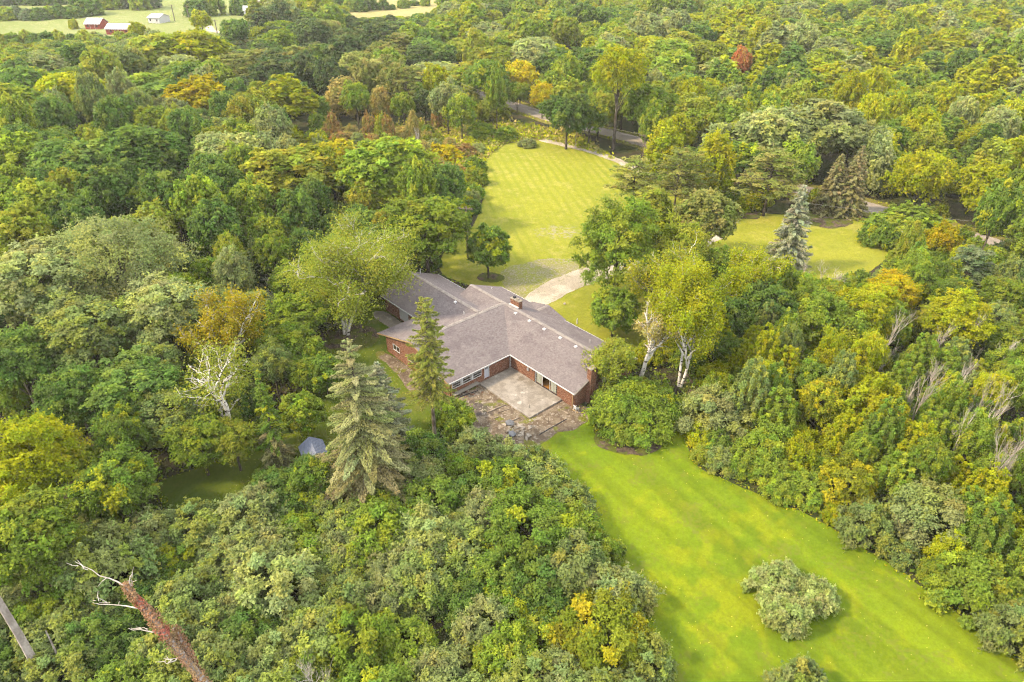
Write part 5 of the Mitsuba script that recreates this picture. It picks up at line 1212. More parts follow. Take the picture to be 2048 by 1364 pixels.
    ('bush', 'olive', 1, 3, 3): '-26 167 -28 142 -18 135 -71 148',
    ('bush', 'olive', 1, 3, 7): '-23 163',
    ('bush', 'olive', 2, 4, 7): '-242 350 -234 356 -216 353 -187 353',
    ('bush', 'olive', 2, 5, 7): '-204 352 -165 354',
    ('bush', 'rust', 1, 2, 3): '-46 177 -32 181 -39 191 -54 177 -46 189',
    ('bush', 'rust', 1, 2, 7): '-35 194 -41 199 -51 197',
    ('bush', 'rust', 1, 3, 3): '-17 159 -51 202 -55 180',
    ('bush', 'tan', 1, 2, 3): '-30 157 -38 173 -18 169 -22 171 -27 177 -47 201 -34 190 -32 151 -24 194 -37 158 -46 164 -19 145 -34 177 -47 196',
    ('bush', 'tan', 1, 2, 7): '-28 196',
    ('bush', 'tan', 1, 3, 3): '-28 182',
    ('bush', 'thicket', 0, 2, 3): '-39 27 53 72 65 86 -62 90 53 85 61 103 -48 70 47 90 42 104 -41 85',
    ('bush', 'thicket', 0, 3, 3): '-35 28 -14 27',
    ('bush', 'thicket', 1, 2, 3): '-68 149 -99 122 -63 143 -72 100 -87 130 -63 132 -80 97 -98 125 -82 137 -91 135 -104 128 -61 144 -57 126 -84 131 -51 117 -59 136 73 108 84 119 -68 108 -92 125 -60 125',
    ('feather', 'deep', 1, 3, 10): '70 214',
    ('feather', 'deep', 1, 3, 14): '-18 220',
    ('feather', 'deep', 1, 4, 14): '129 184',
    ('feather', 'deep', 2, 3, 7): '-101 440',
    ('feather', 'deep', 2, 4, 14): '78 219',
    ('feather', 'deep', 2, 5, 10): '10 463 297 504 215 362',
    ('feather', 'deep', 2, 5, 17): '98 255',
    ('feather', 'deep', 2, 6, 10): '222 324',
    ('feather', 'deep', 2, 6, 14): '175 405 151 313 13 607 -98 332 2 552',
    ('feather', 'deep', 2, 6, 17): '91 392',
    ('feather', 'deep', 2, 7, 10): '26 288',
    ('feather', 'deep', 2, 7, 14): '254 355 149 560 52 516 50 569',
    ('feather', 'green', 0, 2, 7): '40 76 51 72 56 77 49 63 51 61 46 66',
    ('feather', 'green', 0, 2, 10): '65 67 62 60 37 79 48 69 53 74 54 45 51 64 55 84',
    ('feather', 'green', 0, 3, 10): '33 99',
    ('feather', 'green', 1, 3, 7): '83 101',
    ('feather', 'green', 1, 3, 10): '67 199 81 180 -24 225',
    ('feather', 'green', 1, 3, 14): '37 180 54 189 66 193',
    ('feather', 'green', 1, 3, 17): '34 225 135 179 -5 209',
    ('feather', 'green', 1, 4, 10): '98 152 60 191 70 186',
    ('feather', 'green', 1, 4, 14): '136 185',
    ('feather', 'green', 2, 3, 7): '-118 338 -95 426 84 255 -45 467',
    ('feather', 'green', 2, 3, 10): '105 213',
    ('feather', 'green', 2, 4, 14): '70 226 32 234',
    ('feather', 'green', 2, 5, 10): '153 340 195 468 34 576 191 354 59 309 4 413 196 549 208 427',
    ('feather', 'green', 2, 5, 14): '146 590 75 289 26 337 278 494 277 420 127 547 51 242 146 303 52 549 108 589 82 542 2 538',
    ('feather', 'green', 2, 5, 17): '115 546 191 578 63 266',
    ('feather', 'green', 2, 6, 10): '165 301 96 243 242 533 308 471 236 509 174 310',
    ('feather', 'green', 2, 6, 14): '-124 425 141 354 286 443 191 413 101 499 107 433 237 391 183 513 148 404 210 326 56 527 325 476 21 458 257 380 115 441',
    ('feather', 'green', 2, 6, 17): '177 269 -4 482',
    ('feather', 'green', 2, 7, 10): '244 496 69 362 164 378 173 576 305 524 337 508 19 554',
    ('feather', 'green', 2, 7, 14): '57 500 159 546 96 579 121 492 27 596 171 339 -5 288 231 564 176 444',
    ('feather', 'green', 2, 7, 17): '-17 352 274 378',
    ('feather', 'green', 2, 8, 14): '156 327',
    ('feather', 'greygreen', 1, 3, 14): '108 129',
    ('feather', 'greygreen', 1, 4, 14): '51 199',
    ('feather', 'greygreen', 1, 4, 17): '84 214',
    ('feather', 'greygreen', 2, 3, 7): '121 299 -36 388 -36 405 121 316',
    ('feather', 'greygreen', 2, 4, 10): '125 204',
    ('feather', 'greygreen', 2, 5, 10): '164 312',
    ('feather', 'greygreen', 2, 5, 14): '217 430 24 445 194 510 171 544 174 278 270 413',
    ('feather', 'greygreen', 2, 5, 17): '199 482 115 465',
    ('feather', 'greygreen', 2, 6, 10): '259 543 262 394 3 320 235 405',
    ('feather', 'greygreen', 2, 6, 14): '75 451 228 537 210 545 153 467',
    ('feather', 'greygreen', 2, 6, 17): '286 513 194 333 105 294',
    ('feather', 'greygreen', 2, 7, 10): '317 485 28 378 -112 445',
    ('feather', 'greygreen', 2, 7, 14): '179 503 235 418 239 355',
    ('feather', 'greygreen', 2, 8, 17): '310 501',
    ('feather', 'lime', 0, 2, 7): '34 80 60 73 41 80 60 62 38 61 64 63 32 77 64 70',
    ('feather', 'lime', 0, 2, 10): '33 74 29 83 35 73 44 72 49 89',
    ('feather', 'lime', 1, 3, 10): '61 201',
    ('feather', 'lime', 1, 3, 14): '28 224',
    ('feather', 'lime', 1, 3, 17): '37 213 99 180 126 164 62 185',
    ('feather', 'lime', 1, 4, 10): '116 181 120 148 75 177',
    ('feather', 'lime', 1, 4, 14): '87 199',
    ('feather', 'lime', 1, 4, 17): '105 194',
    ('feather', 'lime', 2, 3, 7): '115 291 119 305 78 229 122 309 -41 428',
    ('feather', 'lime', 2, 3, 10): '100 214',
    ('feather', 'lime', 2, 3, 14): '128 196',
    ('feather', 'lime', 2, 5, 10): '14 388 215 446 92 347 206 417 24 478 139 222 256 527 161 395 63 430 159 294 246 544 116 479 24 542 167 553 226 444 49 415 264 493 187 343',
    ('feather', 'lime', 2, 5, 14): '302 483 184 430 159 512 114 421 183 479 14 448 177 553 141 253 131 218 256 500 29 551 -20 340 240 486 215 568 214 483 178 235 138 404 189 286 291 434',
    ('feather', 'lime', 2, 5, 17): '61 469',
    ('feather', 'lime', 2, 6, 10): '4 525 203 401 208 298 150 191 224 400 320 451 130 350 152 503 143 331 296 456',
    ('feather', 'lime', 2, 6, 14): '279 525 184 277 125 340 248 343 153 380',
    ('feather', 'lime', 2, 6, 17): '170 523 270 484',
    ('feather', 'lime', 2, 7, 10): '208 312 188 384 -144 430',
    ('feather', 'lime', 2, 7, 14): '136 518 140 498 216 376 54 487 85 294 131 529 268 520',
    ('feather', 'lime', 2, 7, 17): '116 373 167 505',
    ('feather', 'mixed', 0, 2, 7): '58 60 46 49',
    ('feather', 'mixed', 0, 2, 10): '32 68 41 59',
    ('feather', 'mixed', 1, 2, 7): '69 100',
    ('feather', 'mixed', 1, 2, 10): '67 103',
    ('feather', 'mixed', 1, 3, 14): '55 216',
    ('feather', 'mixed', 1, 4, 14): '133 168',
    ('feather', 'mixed', 1, 5, 14): '110 175',
    ('feather', 'mixed', 2, 3, 7): '112 302',
    ('feather', 'mixed', 2, 5, 14): '299 446 162 534 197 345',
    ('feather', 'mixed', 2, 6, 14): '301 435 242 368 262 419',
    ('feather', 'mixed', 2, 6, 17): '171 257',
    ('feather', 'mixed', 2, 7, 10): '205 562',
    ('feather', 'mixed', 2, 7, 14): '187 557',
    ('feather', 'mixed', 2, 7, 17): '230 494',
    ('feather', 'olive', 0, 2, 7): '75 87',
    ('feather', 'olive', 1, 3, 10): '104 123',
    ('feather', 'olive', 1, 3, 17): '113 143',
    ('feather', 'olive', 1, 4, 14): '33 208 78 187',
    ('feather', 'olive', 1, 5, 17): '16 205',
    ('feather', 'olive', 2, 3, 7): '-108 468 -59 426 130 314 -93 407 -44 461',
    ('feather', 'olive', 2, 3, 10): '10 235',
    ('feather', 'olive', 2, 5, 10): '33 458 269 473 -120 436 324 507 -15 251',
    ('feather', 'olive', 2, 5, 14): '157 364 -141 414 7 485 46 301 140 435 82 503 -12 396',
    ('feather', 'olive', 2, 5, 17): '143 508',
    ('feather', 'olive', 2, 6, 10): '40 258 282 474 61 354',
    ('feather', 'olive', 2, 6, 14): '-142 442 -104 429 46 449',
    ('feather', 'olive', 2, 6, 17): '246 383',
    ('feather', 'olive', 2, 7, 14): '-23 447 169 454 86 426 171 290 102 541 27 507',
    ('feather', 'olive', 2, 8, 14): '42 608',
    ('feather', 'pine', 2, 3, 7): '-71 350 -76 374 -54 390 -56 371 -50 371 -70 378 -113 324 -86 379',
    ('feather', 'pine', 2, 6, 14): '-97 350',
    ('feather', 'pine', 2, 6, 17): '-126 376',
    ('feather', 'pine', 2, 7, 10): '-55 290',
    ('feather', 'pinelight', 2, 3, 7): '-46 398 -42 350',
    ('feather', 'pinelight', 2, 6, 14): '-80 271',
    ('feather', 'thicket', 0, 2, 7): '58 70',
    ('feather', 'thicket', 0, 2, 10): '57 55 40 69 36 83 58 75 29 67',
    ('pine', 'pine', 2, 4, 7): '-44 390 -107 291 -68 395 -125 362 -43 374 -46 364 -67 360 -46 382 -53 397 -118 320 -123 351 -61 362 -84 387 -121 344 -59 344 -45 406 -73 413 -82 372 -72 403 -74 363 -60 353 -130 366 -73 397 -86 415 -111 300 -97 411 -52 378 -130 355 -65 339 -83 400 -128 347 -58 377 -49 357 -138 407 -84 406 -59 397',
    ('pine', 'pine', 2, 6, 10): '-69 264 -113 367 -60 301',
    ('pine', 'pine', 2, 6, 14): '-83 255 -69 306 -107 418 -94 277',
    ('pine', 'pine', 2, 7, 10): '-107 318',
    ('pine', 'pine', 2, 7, 14): '-132 398 -117 403 -108 337 -65 328',
    ('pine', 'pine', 2, 8, 10): '-104 379',
    ('pine', 'pinelight', 1, 4, 14): '-32 220',
    ('pine', 'pinelight', 2, 4, 7): '-65 390 -81 412 -64 377 -104 278 -107 285 -73 389 -137 384 -124 338',
    ('pine', 'pinelight', 2, 4, 17): '-40 231',
    ('pine', 'pinelight', 2, 6, 10): '-97 399',
    ('willow', 'deep', 2, 6, 14): '139 486 220 457',
    ('willow', 'deep', 2, 7, 10): '248 556',
    ('willow', 'deep', 2, 7, 14): '198 261',
    ('willow', 'green', 1, 3, 14): '126 170',
    ('willow', 'green', 1, 4, 10): '115 138',
    ('willow', 'green', 1, 4, 14): '72 196',
    ('willow', 'green', 2, 4, 7): '83 260',
    ('willow', 'green', 2, 5, 14): '91 216',
    ('willow', 'green', 2, 6, 10): '312 443',
    ('willow', 'green', 2, 6, 14): '140 450 137 556 342 498',
    ('willow', 'green', 2, 7, 14): '227 515',
    ('willow', 'green', 2, 7, 17): '140 343',
    ('willow', 'green', 2, 8, 10): '277 536 207 353',
    ('willow', 'green', 2, 8, 14): '224 300',
    ('willow', 'green', 2, 9, 10): '223 387',
    ('willow', 'green', 2, 9, 14): '129 441',
    ('willow', 'greygreen', 1, 2, 3): '-27 160 -44 193 -21 187 -40 156',
    ('willow', 'greygreen', 1, 4, 17): '82 153',
    ('willow', 'greygreen', 2, 6, 10): '220 556',
    ('willow', 'greygreen', 2, 6, 14): '227 359 276 449',
    ('willow', 'greygreen', 2, 7, 10): '319 466 236 523',
    ('willow', 'greygreen', 2, 7, 14): '112 408',
    ('willow', 'greygreen', 2, 8, 10): '111 356',
    ('willow', 'greygreen', 2, 8, 14): '294 471 124 381',
    ('willow', 'lime', 2, 4, 7): '79 249',
    ('willow', 'lime', 2, 6, 10): '140 270 193 567 229 466',
    ('willow', 'lime', 2, 6, 14): '208 531 157 244 246 445',
    ('willow', 'lime', 2, 6, 17): '149 276',
    ('willow', 'lime', 2, 7, 10): '290 423 248 398 253 428 294 526 97 279',
    ('willow', 'lime', 2, 7, 14): '136 570 241 431 301 422 214 338 303 511',
    ('willow', 'lime', 2, 7, 17): '103 306',
    ('willow', 'lime', 2, 8, 14): '257 441 131 507 190 399 149 442',
    ('willow', 'lime', 2, 8, 17): '225 348',
    ('willow', 'mixed', 1, 2, 3): '-24 183 -28 191 -25 202 -42 163 -31 185',
    ('willow', 'mixed', 1, 2, 7): '-22 167',
    ('willow', 'mixed', 1, 4, 10): '42 159',
    ('willow', 'mixed', 1, 5, 14): '101 187',
    ('willow', 'mixed', 2, 4, 7): '68 233',
    ('willow', 'mixed', 2, 6, 14): '72 245',
    ('willow', 'mixed', 2, 7, 14): '156 454 164 350',
    ('willow', 'mixed', 2, 8, 14): '178 373',
    ('willow', 'olive', 1, 2, 3): '-25 155 -30 162 -57 191',
    ('willow', 'olive', 1, 2, 7): '-34 159',
    ('willow', 'olive', 1, 4, 10): '90 187',
    ('willow', 'olive', 2, 4, 10): '144 183',
    ('willow', 'olive', 2, 4, 17): '132 190',
    ('willow', 'olive', 2, 7, 14): '261 465',
    ('willow', 'rust', 1, 2, 3): '-34 170 -35 167 -16 155 -30 166',
    ('willow', 'rust', 1, 2, 7): '-23 207',
    ('willow', 'rust', 1, 3, 3): '-49 193',
    ('willow', 'tan', 1, 2, 3): '-50 168 -39 169 -17 188',
    ('willow', 'tan', 1, 2, 7): '-36 162 -46 153 -22 174',
    ('willow', 'tan', 1, 3, 3): '-42 179',
}
DEAD_TREES = [   # x, y, height, radius, lean, bark, label
    (47.16, 73.14, 10, 1.0, (0.12, 0.0), 'pale', 'pale bare stem with brushy top left of the feathery lime tree'),
    (56.5, 77.76, 11, 1.2, (0.1, 0.03), 'pale', 'tall pale dead stem behind the tall dead ash'),
    (62.37, 80.23, 10, 1.0, (0.14, 0.0), 'pale', 'thin pale dead stem below the bright yellow green tree'),
    (63.17, 74.26, 10, 1.0, (0.13, 0.0), 'pale', 'thin pale stem near the right edge, upper one'),
    (57.27, 59.6, 11, 1.2, (0.15, 0.0), 'pale', 'bare pale tree at the right edge, lower one'),
    (49.09, 57.93, 11, 1.3, (0.13, 0.02), 'pale', 'bare branching grey tree rising behind the big right bush'),
    (52.6, 59.6, 11, 0.9, (0.16, 0.0), 'pale', 'thin straight pale pole leaning right over the thicket'),
    (47.56, 66.89, 9.5, 1.0, (0.08, 0.0), 'pale', 'pale dead stem standing right of the feathery lime tree'),
    (48.48, 82.8, 8.5, 0.9, (0.06, 0.0), 'pale', 'bare sapling between the maple and the lime tree'),
    (57.45, 64.96, 9, 1.1, (0.15, 0.02), 'pale', 'slender dead stem behind the leaning dead grey tree'),
    (57.84, 73.14, 9, 1.6, (0.12, 0.0), 'grey', 'grey dead tree with fine twigs in the right woods edge'),
    (52.75, 70.97, 8.5, 0.9, (0.13, 0.0), 'pale', 'straight pale dead pole left of the pair of pale stems'),
    (54.66, 108.45, 4.5, 1.6, (0.0, 0.0), 'pale', 'second fan of white dead twigs on the right lawn edge'),
    (42.07, 54.03, 6, 0.8, (0.1, 0.0), 'grey', 'thin bare stem rising from the yellow leaved bush'),
    (36.63, 187.29, 11, 1.0, (0.0, 0.0), 'grey', 'thin bare trunk beside the utility pole at the road'),
    (17.54, 189.67, 12, 0.9, (0.0, 0.0), 'grey', 'thin straight bare trunk left of the forked bare trunk'),
    (48.72, 52.19, 12.5, 2.0, (0.16, 0.0), 'grey', 'leaning dead grey tree at the right edge of the thicket'),
    (46.77, 62.65, 12.5, 1.9, (0.1, 0.05), 'grey', 'tall dead ash with fine twigs behind the large grey green bush'),
    (52.58, 65.91, 12, 1.2, (0.14, 0.02), 'pale', 'pair of pale bare stems right of the tall dead ash'),
    (47.93, 59.6, 9.5, 1.5, (0.06, 0.0), 'pale', 'forked bare white tree above the large grey green bush'),
    (53.35, 63.11, 11.5, 1.3, (0.16, 0.03), 'grey', 'slanting grey dead stem right of the forked bare tree'),
    (51.76, 79.6, 11, 1.7, (0.12, 0.05), 'pale', 'silvery dead tree behind the lime yellow trees'),
    (45.49, 73.14, 6.5, 0.8, (0.05, 0.0), 'pale', 'thin bare stem in the right thicket beside the lime young tree'),
    (54.54, 57.93, 9.5, 1.5, (0.15, 0.0), 'grey', 'dead grey stem cut by the right edge'),
    (54.63, 102.82, 5.5, 2.2, (0.0, 0.0), 'pale', 'fan of white dead twigs below the lawn on the right'),
    (50.08, 105.57, 6, 1.2, (0.05, 0.0), 'pale', 'thin white dead sapling in front of the blue spruce'),
    (75.22, 120.07, 4.5, 1.8, (0.0, 0.0), 'pale', 'grey dead shrub at the right end of the lawn'),
    (74.36, 104.64, 7, 1.3, (0.15, 0.0), 'grey', 'bare grey stems under the small yellow tree'),
    (-16.11, 32.29, 6.5, 2.2, (0.0, 0.0), 'pale', 'white branched bare shrub at the bottom edge'),
    (-25.07, 179.13, 9, 1.6, (0.0, 0.0), 'pale', 'pale dead tree standing in the marsh strip'),
    (-69.45, 229.28, 12, 1.5, (-0.04, 0.0), 'pale', 'grey dead tree before the dark pine stand'),
    (47.09, 169.94, 6, 1.6, (0.0, 0.0), 'grey', 'grey dead sapling among the pines'),
    (-38.05, 97.61, 6, 2.0, (-0.05, 0.0), 'white', 'upright white dead limbs at the left of the large yellow birch'),
    (-39.91, 94.36, 4, 1.6, (0.0, 0.0), 'grey', 'grey dead conifer stub with drooping twigs in the left thicket'),
]
BACK_LAWN = [(3.9, 61.8), (1.0, 63.1), (-4.0, 66.9), (-9.6, 73.1), (-0.3, 80.5), (8.4, 73.1), (10.2, 67.9), (13.2, 63.8), (18.7, 64.2), (21.0, 68.9), (23.4, 76.0), (24.8, 76.0), (21.1, 63.1), (22.0, 60.0), (26.7, 55.9), (31.4, 53.3), (35.2, 49.4), (38.4, 45.3), (41.0, 41.0), (43.3, 37.1), (47.3, 30.4), (43.1, 24.6), (12.7, 24.6), (12.9, 33.6), (12.1, 39.1), (11.1, 44.7), (8.3, 51.1), (7.1, 55.9)]
SIDE_LAWN = [(-40.6, 55.9), (-40.0, 58.3), (-34.7, 61.3), (-30.4, 62.7), (-28.6, 65.0), (-28.3, 73.1), (-28.1, 77.8), (-30.7, 82.1), (-29.3, 88.3), (-25.9, 94.4), (-21.6, 102.8), (-17.9, 94.4), (-17.6, 86.9), (-11.3, 76.6), (-9.0, 73.1), (-9.1, 66.9), (-12.8, 57.9), (-18.3, 56.3), (-24.4, 60.4), (-26.8, 58.8), (-29.4, 55.9), (-32.3, 51.8), (-36.4, 52.6)]
FRONT_LAWN = [(-3.4, 191.1), (2.3, 195.6), (9.5, 197.6), (14.9, 192.6), (23.8, 183.6), (29.3, 174.0), (36.2, 155.8), (43.1, 140.8), (55.1, 140.8), (65.6, 137.1), (77.6, 138.8), (77.3, 126.0), (65.8, 111.4), (54.7, 108.4), (42.2, 108.4), (31.6, 101.0), (16.5, 82.8), (11.6, 85.5), (-2.0, 102.8), (-13.9, 110.4), (-13.0, 121.2), (-7.7, 133.7), (-6.0, 151.7), (-8.0, 174.0)]
ROAD = [(-72.2, 324.4), (-27.6, 273.6), (-6.9, 250.1), (5.9, 231.3), (16.5, 216.0), (34.3, 199.7), (49.2, 176.1), (64.5, 159.3), (77.7, 145.3), (86.8, 134.8), (93.3, 126.0), (101.4, 114.6), (110.2, 104.6)]
# ---------------------------------------------------------------- materials
def rgb(*c):
    return {'type': 'rgb', 'value': list(c)}


def matt(key, tex, rough=0.9, spec=0.12, twosided=True):
    b = {'type': 'principled', 'base_color': tex if isinstance(tex, dict) else rgb(*tex), 'roughness': rough, 'specular': spec}
    scene[key] = {'type': 'twosided', 'b': b} if twosided else b
    return key


UD = (0.66392621, -0.74779809)                                     # the house's long axis, and its cross axis
VD = (-0.74779809, -0.66392621)
HO = (-0.285, 80.33)


def hw(u, v, z=0.0):
    return np.array([HO[0] + UD[0] * u + VD[0] * v, HO[1] + UD[1] * u + VD[1] * v, z])


def huv(p):
    x, y = p.x - HO[0], p.y - HO[1]
    return x * UD[0] + y * UD[1], x * VD[0] + y * VD[1]


def f_forest(p, n, uv):
    a, b, g = fbm(p.x * 0.25, p.y * 0.25), fbm(p.x * 1.3, p.y * 1.3, 3.0), noise(p.x * 6, p.y * 6, 7.0)
    c = mix((0.034, 0.029, 0.017), (0.030, 0.039, 0.011), smoothstep(0.35, 0.65, a))
    return mix(c, (0.055, 0.051, 0.018), 0.6 * smoothstep(0.5, 0.75, b)) * (0.7 + 0.6 * g)


def lawn_fn(lo, hi, dry, amount, s=1.0):
    def f(p, n, uv):
        a = fbm(p.x * 0.11 * s, p.y * 0.11 * s, 1.0, 3)
        b = fbm(p.x * 0.8, p.y * 0.8, 5.0, 3)
        g = noise(p.x * 5, p.y * 5, 2.0) * 0.5 + noise(p.x * 13, p.y * 13, 4.0) * 0.5
        c = mix(lo, hi, smoothstep(0.15, 0.85, 0.6 * a + 0.4 * b))
        c = mix(c, dry, amount * smoothstep(0.52, 0.75, 0.5 * fbm(p.x * 0.22, p.y * 0.22, 9.0) + 0.5 * b))
        h = fbm(p.x * 2.3 + p.y * 0.9, p.y * 2.3 - p.x * 0.9, 6.0)
        return c * (0.72 + 0.36 * g + 0.20 * h)
    return f


f_back = lawn_fn((0.081, 0.126, 0.004), (0.116, 0.153, 0.004), (0.163, 0.175, 0.004), 0.55, 0.7)
f_grass = f_back


def f_back(p, n, uv):
    """Mown along its length: faint long streaks, and dull worn spots."""
    a, c = p.x * 0.56 - p.y * 0.83, p.x * 0.83 + p.y * 0.56
    k = fbm(a * 0.035, c * 0.75, 3.0)
    q = f_grass(p, n, uv) * (0.88 + 0.24 * smoothstep(0.3, 0.7, k))
    return mix(q, (0.115, 0.120, 0.022), 0.5 * smoothstep(0.60, 0.74, 0.6 * fbm(p.x * 0.5, p.y * 0.5, 15.0) + 0.4 * noise(p.x * 4, p.y * 4, 9.0)))


f_side_shaded = lawn_fn((0.048, 0.074, 0.006), (0.078, 0.100, 0.008), (0.085, 0.070, 0.022), 0.4)  # tree shade on this lawn is put into its darker grass colour
SD = (0.19, -0.982)                                               # the mower's direction on the front lawn


def f_front(p, n, uv):
    c = lawn_fn((0.144, 0.159, 0.013), (0.195, 0.195, 0.022), (0.228, 0.210, 0.048), 0.6)(p, n, uv)
    w = 0.22 * (fbm(p.x * 0.16, p.y * 0.16, 8.0) - 0.5) + 0.012 * dr.square((p.y - 150) / 12.0) + 0.10 * (noise(p.x * 0.6, p.y * 0.6, 3.0) - 0.5)
    a = (p.x * SD[1] - p.y * SD[0]) / 2.1 + w
    s = dr.abs(a - dr.floor(a) - 0.5) * 2
    k = cell_rand(dr.floor(a), 3)
    on = smoothstep(0.25, 0.95, s) * (0.45 + 0.55 * k) * smoothstep(112.0, 122.0, p.y + 3 * fbm(p.x, p.y)) * smoothstep(40.0, 32.0, p.x)
    on *= 0.35 + 0.65 * smoothstep(0.3, 0.6, fbm(p.x * 0.12, p.y * 0.12, 4.0))
    c = mix(c, mi.Color3f(0.125, 0.150, 0.010), 0.85 * on)
    bare = smoothstep(4.2, 1.5, dr.sqrt(dr.square((p.x - 9.5) * 0.7) + dr.square(p.y - 130.0)) + 2.4 * (fbm(p.x * 1.1, p.y * 1.1) - 0.5) * 2)
    return mix(c, (0.218, 0.193, 0.133), 0.65 * bare * smoothstep(0.35, 0.65, noise(p.x * 2.5, p.y * 2.5)))


def f_gravel(p, n, uv):
    a, g, h = fbm(p.x * 0.35, p.y * 0.35), noise(p.x * 9, p.y * 9), noise(p.x * 4, p.y * 4, 5.0)
    c = mix((0.240, 0.210, 0.163), (0.328, 0.295, 0.240), smoothstep(0.3, 0.7, a))
    return mix(c, (0.154, 0.149, 0.061), 0.45 * smoothstep(0.60, 0.72, 0.6 * fbm(p.x * 0.8, p.y * 0.8, 4.0) + 0.4 * h)) * (0.80 + 0.4 * g)


def f_weedy(p, n, uv):
    g, h = noise(p.x * 9, p.y * 9), fbm(p.x * 3.6 + p.y, p.y * 3.6 - p.x, 5.0, 4)
    c = mix((0.150, 0.160, 0.020), (0.165, 0.150, 0.080), smoothstep(0.25, 0.75, 0.5 * fbm(p.x * 0.3, p.y * 0.3, 4.0) + 0.5 * h))
    return mix(c, (0.220, 0.192, 0.150), 0.55 * smoothstep(0.45, 0.75, h)) * (0.82 + 0.36 * g)


def f_road(p, n, uv):
    a, g = fbm(p.x * 0.5, p.y * 0.5), noise(p.x * 7, p.y * 7)
    return mix((0.189, 0.165, 0.142), (0.260, 0.229, 0.196), a) * (0.88 + 0.24 * g)


def f_dirt(p, n, uv):
    a, b, g = fbm(p.x * 0.55, p.y * 0.55), fbm(p.x * 1.9, p.y * 1.9, 3.0), noise(p.x * 8, p.y * 8)
    c = mix((0.087, 0.064, 0.044), (0.142, 0.112, 0.079), smoothstep(0.3, 0.7, b))
    c = mix(c, (0.097, 0.102, 0.012), 0.85 * smoothstep(0.56, 0.66, a))
    d = dr.sqrt(dr.square(p.x + 4.2) + dr.square(p.y - 71.2)) + 2.0 * (b - 0.5)
    c = mix(c, (0.042, 0.038, 0.039), 0.7 * smoothstep(2.4, 0.8, d))
    c = mix(c, (0.206, 0.176, 0.142), 0.8 * smoothstep(0.62, 0.72, fbm(p.x * 3.1, p.y * 3.1, 2.0)))
    return c * (0.75 + 0.5 * g)


def f_concrete(p, n, uv):
    a, b, g = fbm(p.x * 0.7, p.y * 0.7), fbm(p.x * 2.2, p.y * 2.2, 3.0), noise(p.x * 11, p.y * 11)
    c = mix((0.163, 0.142, 0.118), (0.230, 0.206, 0.178), smoothstep(0.3, 0.7, 0.5 * a + 0.5 * b))
    u, v = huv(p)
    spots = smoothstep(0.63, 0.70, 0.65 * fbm(p.x * 0.9, p.y * 0.9, 12.0) + 0.35 * b)
    c = mix(c, (0.314, 0.293, 0.266), 0.75 * spots)
    stain = smoothstep(0.52, 0.66, fbm(p.x * 0.8, p.y * 0.8, 21.0)) * smoothstep(3.6, 0.5, v) * smoothstep(7.0, 2.0, u)
    c = mix(c, (0.094, 0.076, 0.051), 0.65 * stain)
    return c * (0.9 + 0.2 * g)


def f_shingle(p, n, uv):
    u, v = huv(p)
    across = dr.abs(n.x * UD[0] + n.y * UD[1]) > dr.abs(n.x * VD[0] + n.y * VD[1])
    run = dr.select(across, v, u)
    row = dr.floor(p.z / 0.060)
    tab = dr.floor(run / 0.32 + 0.5 * (row - 2 * dr.floor(row / 2)))
    k = cell_rand(tab, row)
    a, b = fbm(p.x * 0.45, p.y * 0.45, p.z), fbm(p.x * 1.6, p.y * 1.6, p.z * 2)
    c = mix((0.11, 0.093, 0.096), (0.141, 0.123, 0.123), k)
    c = mix(c, (0.184, 0.167, 0.160), 0.28 * smoothstep(0.5, 0.75, b))
    return mix(c, (0.076, 0.062, 0.069), 0.35 * smoothstep(0.5, 0.72, a)) * (0.85 + 0.3 * noise(p.x * 6, p.y * 6, p.z * 6))


def f_brick(p, n, uv):
    u, v = huv(p)
    across = dr.abs(n.x * UD[0] + n.y * UD[1]) > dr.abs(n.x * VD[0] + n.y * VD[1])
    run = dr.select(across, v, u)
    row = dr.floor(p.z / 0.075)
    x = run / 0.22 + 0.5 * (row - 2 * dr.floor(row / 2))
    fx, fz = x - dr.floor(x), p.z / 0.075 - row
    k, k2 = cell_rand(dr.floor(x), row, 1), cell_rand(dr.floor(x), row, 2)
    c = mix((0.091, 0.028, 0.016), (0.172, 0.064, 0.031), k)
    c = mix(c, (0.242, 0.142, 0.094), dr.select(k2 > 0.86, 0.8, 0.0))
    mortar = dr.maximum(smoothstep(0.07, 0.03, dr.minimum(fx, 1 - fx)), smoothstep(0.16, 0.08, dr.minimum(fz, 1 - fz)))
    c = mix(c, (0.181, 0.139, 0.109), 0.8 * mortar)
    return c * (0.85 + 0.3 * fbm(run * 0.8, p.z * 0.8))


def bark_fn(a, b, sz=2.5):
    def f(p, n, uv):
        g = fbm(p.x * sz, p.y * sz, p.z * sz * 0.6, 3)
        return mix(a, b, smoothstep(0.3, 0.7, g))
    return f


def f_birchbark(p, n, uv):
    k = noise(p.x * 2.0, p.y * 2.0, p.z * 6.0)
    return mix((0.56, 0.53, 0.48), (0.060, 0.051, 0.042), smoothstep(0.66, 0.78, k) + 0.12 * noise(p.x * 9, p.y * 9, p.z * 9))


def f_mulch(p, n, uv):
    c = mix((0.045, 0.034, 0.025), (0.094, 0.069, 0.050), smoothstep(0.3, 0.7, fbm(p.x * 3, p.y * 3)))
    return mix(c, (0.063, 0.076, 0.008), 0.85 * smoothstep(0.40, 0.52, fbm(p.x * 0.9, p.y * 0.9, 4.0))) * (0.8 + 0.4 * noise(p.x * 8, p.y * 8))


def f_siding(p, n, uv):
    return mi.Color3f(0.375, 0.375, 0.375) * (0.92 + 0.16 * fbm(p.x, p.y, p.z))


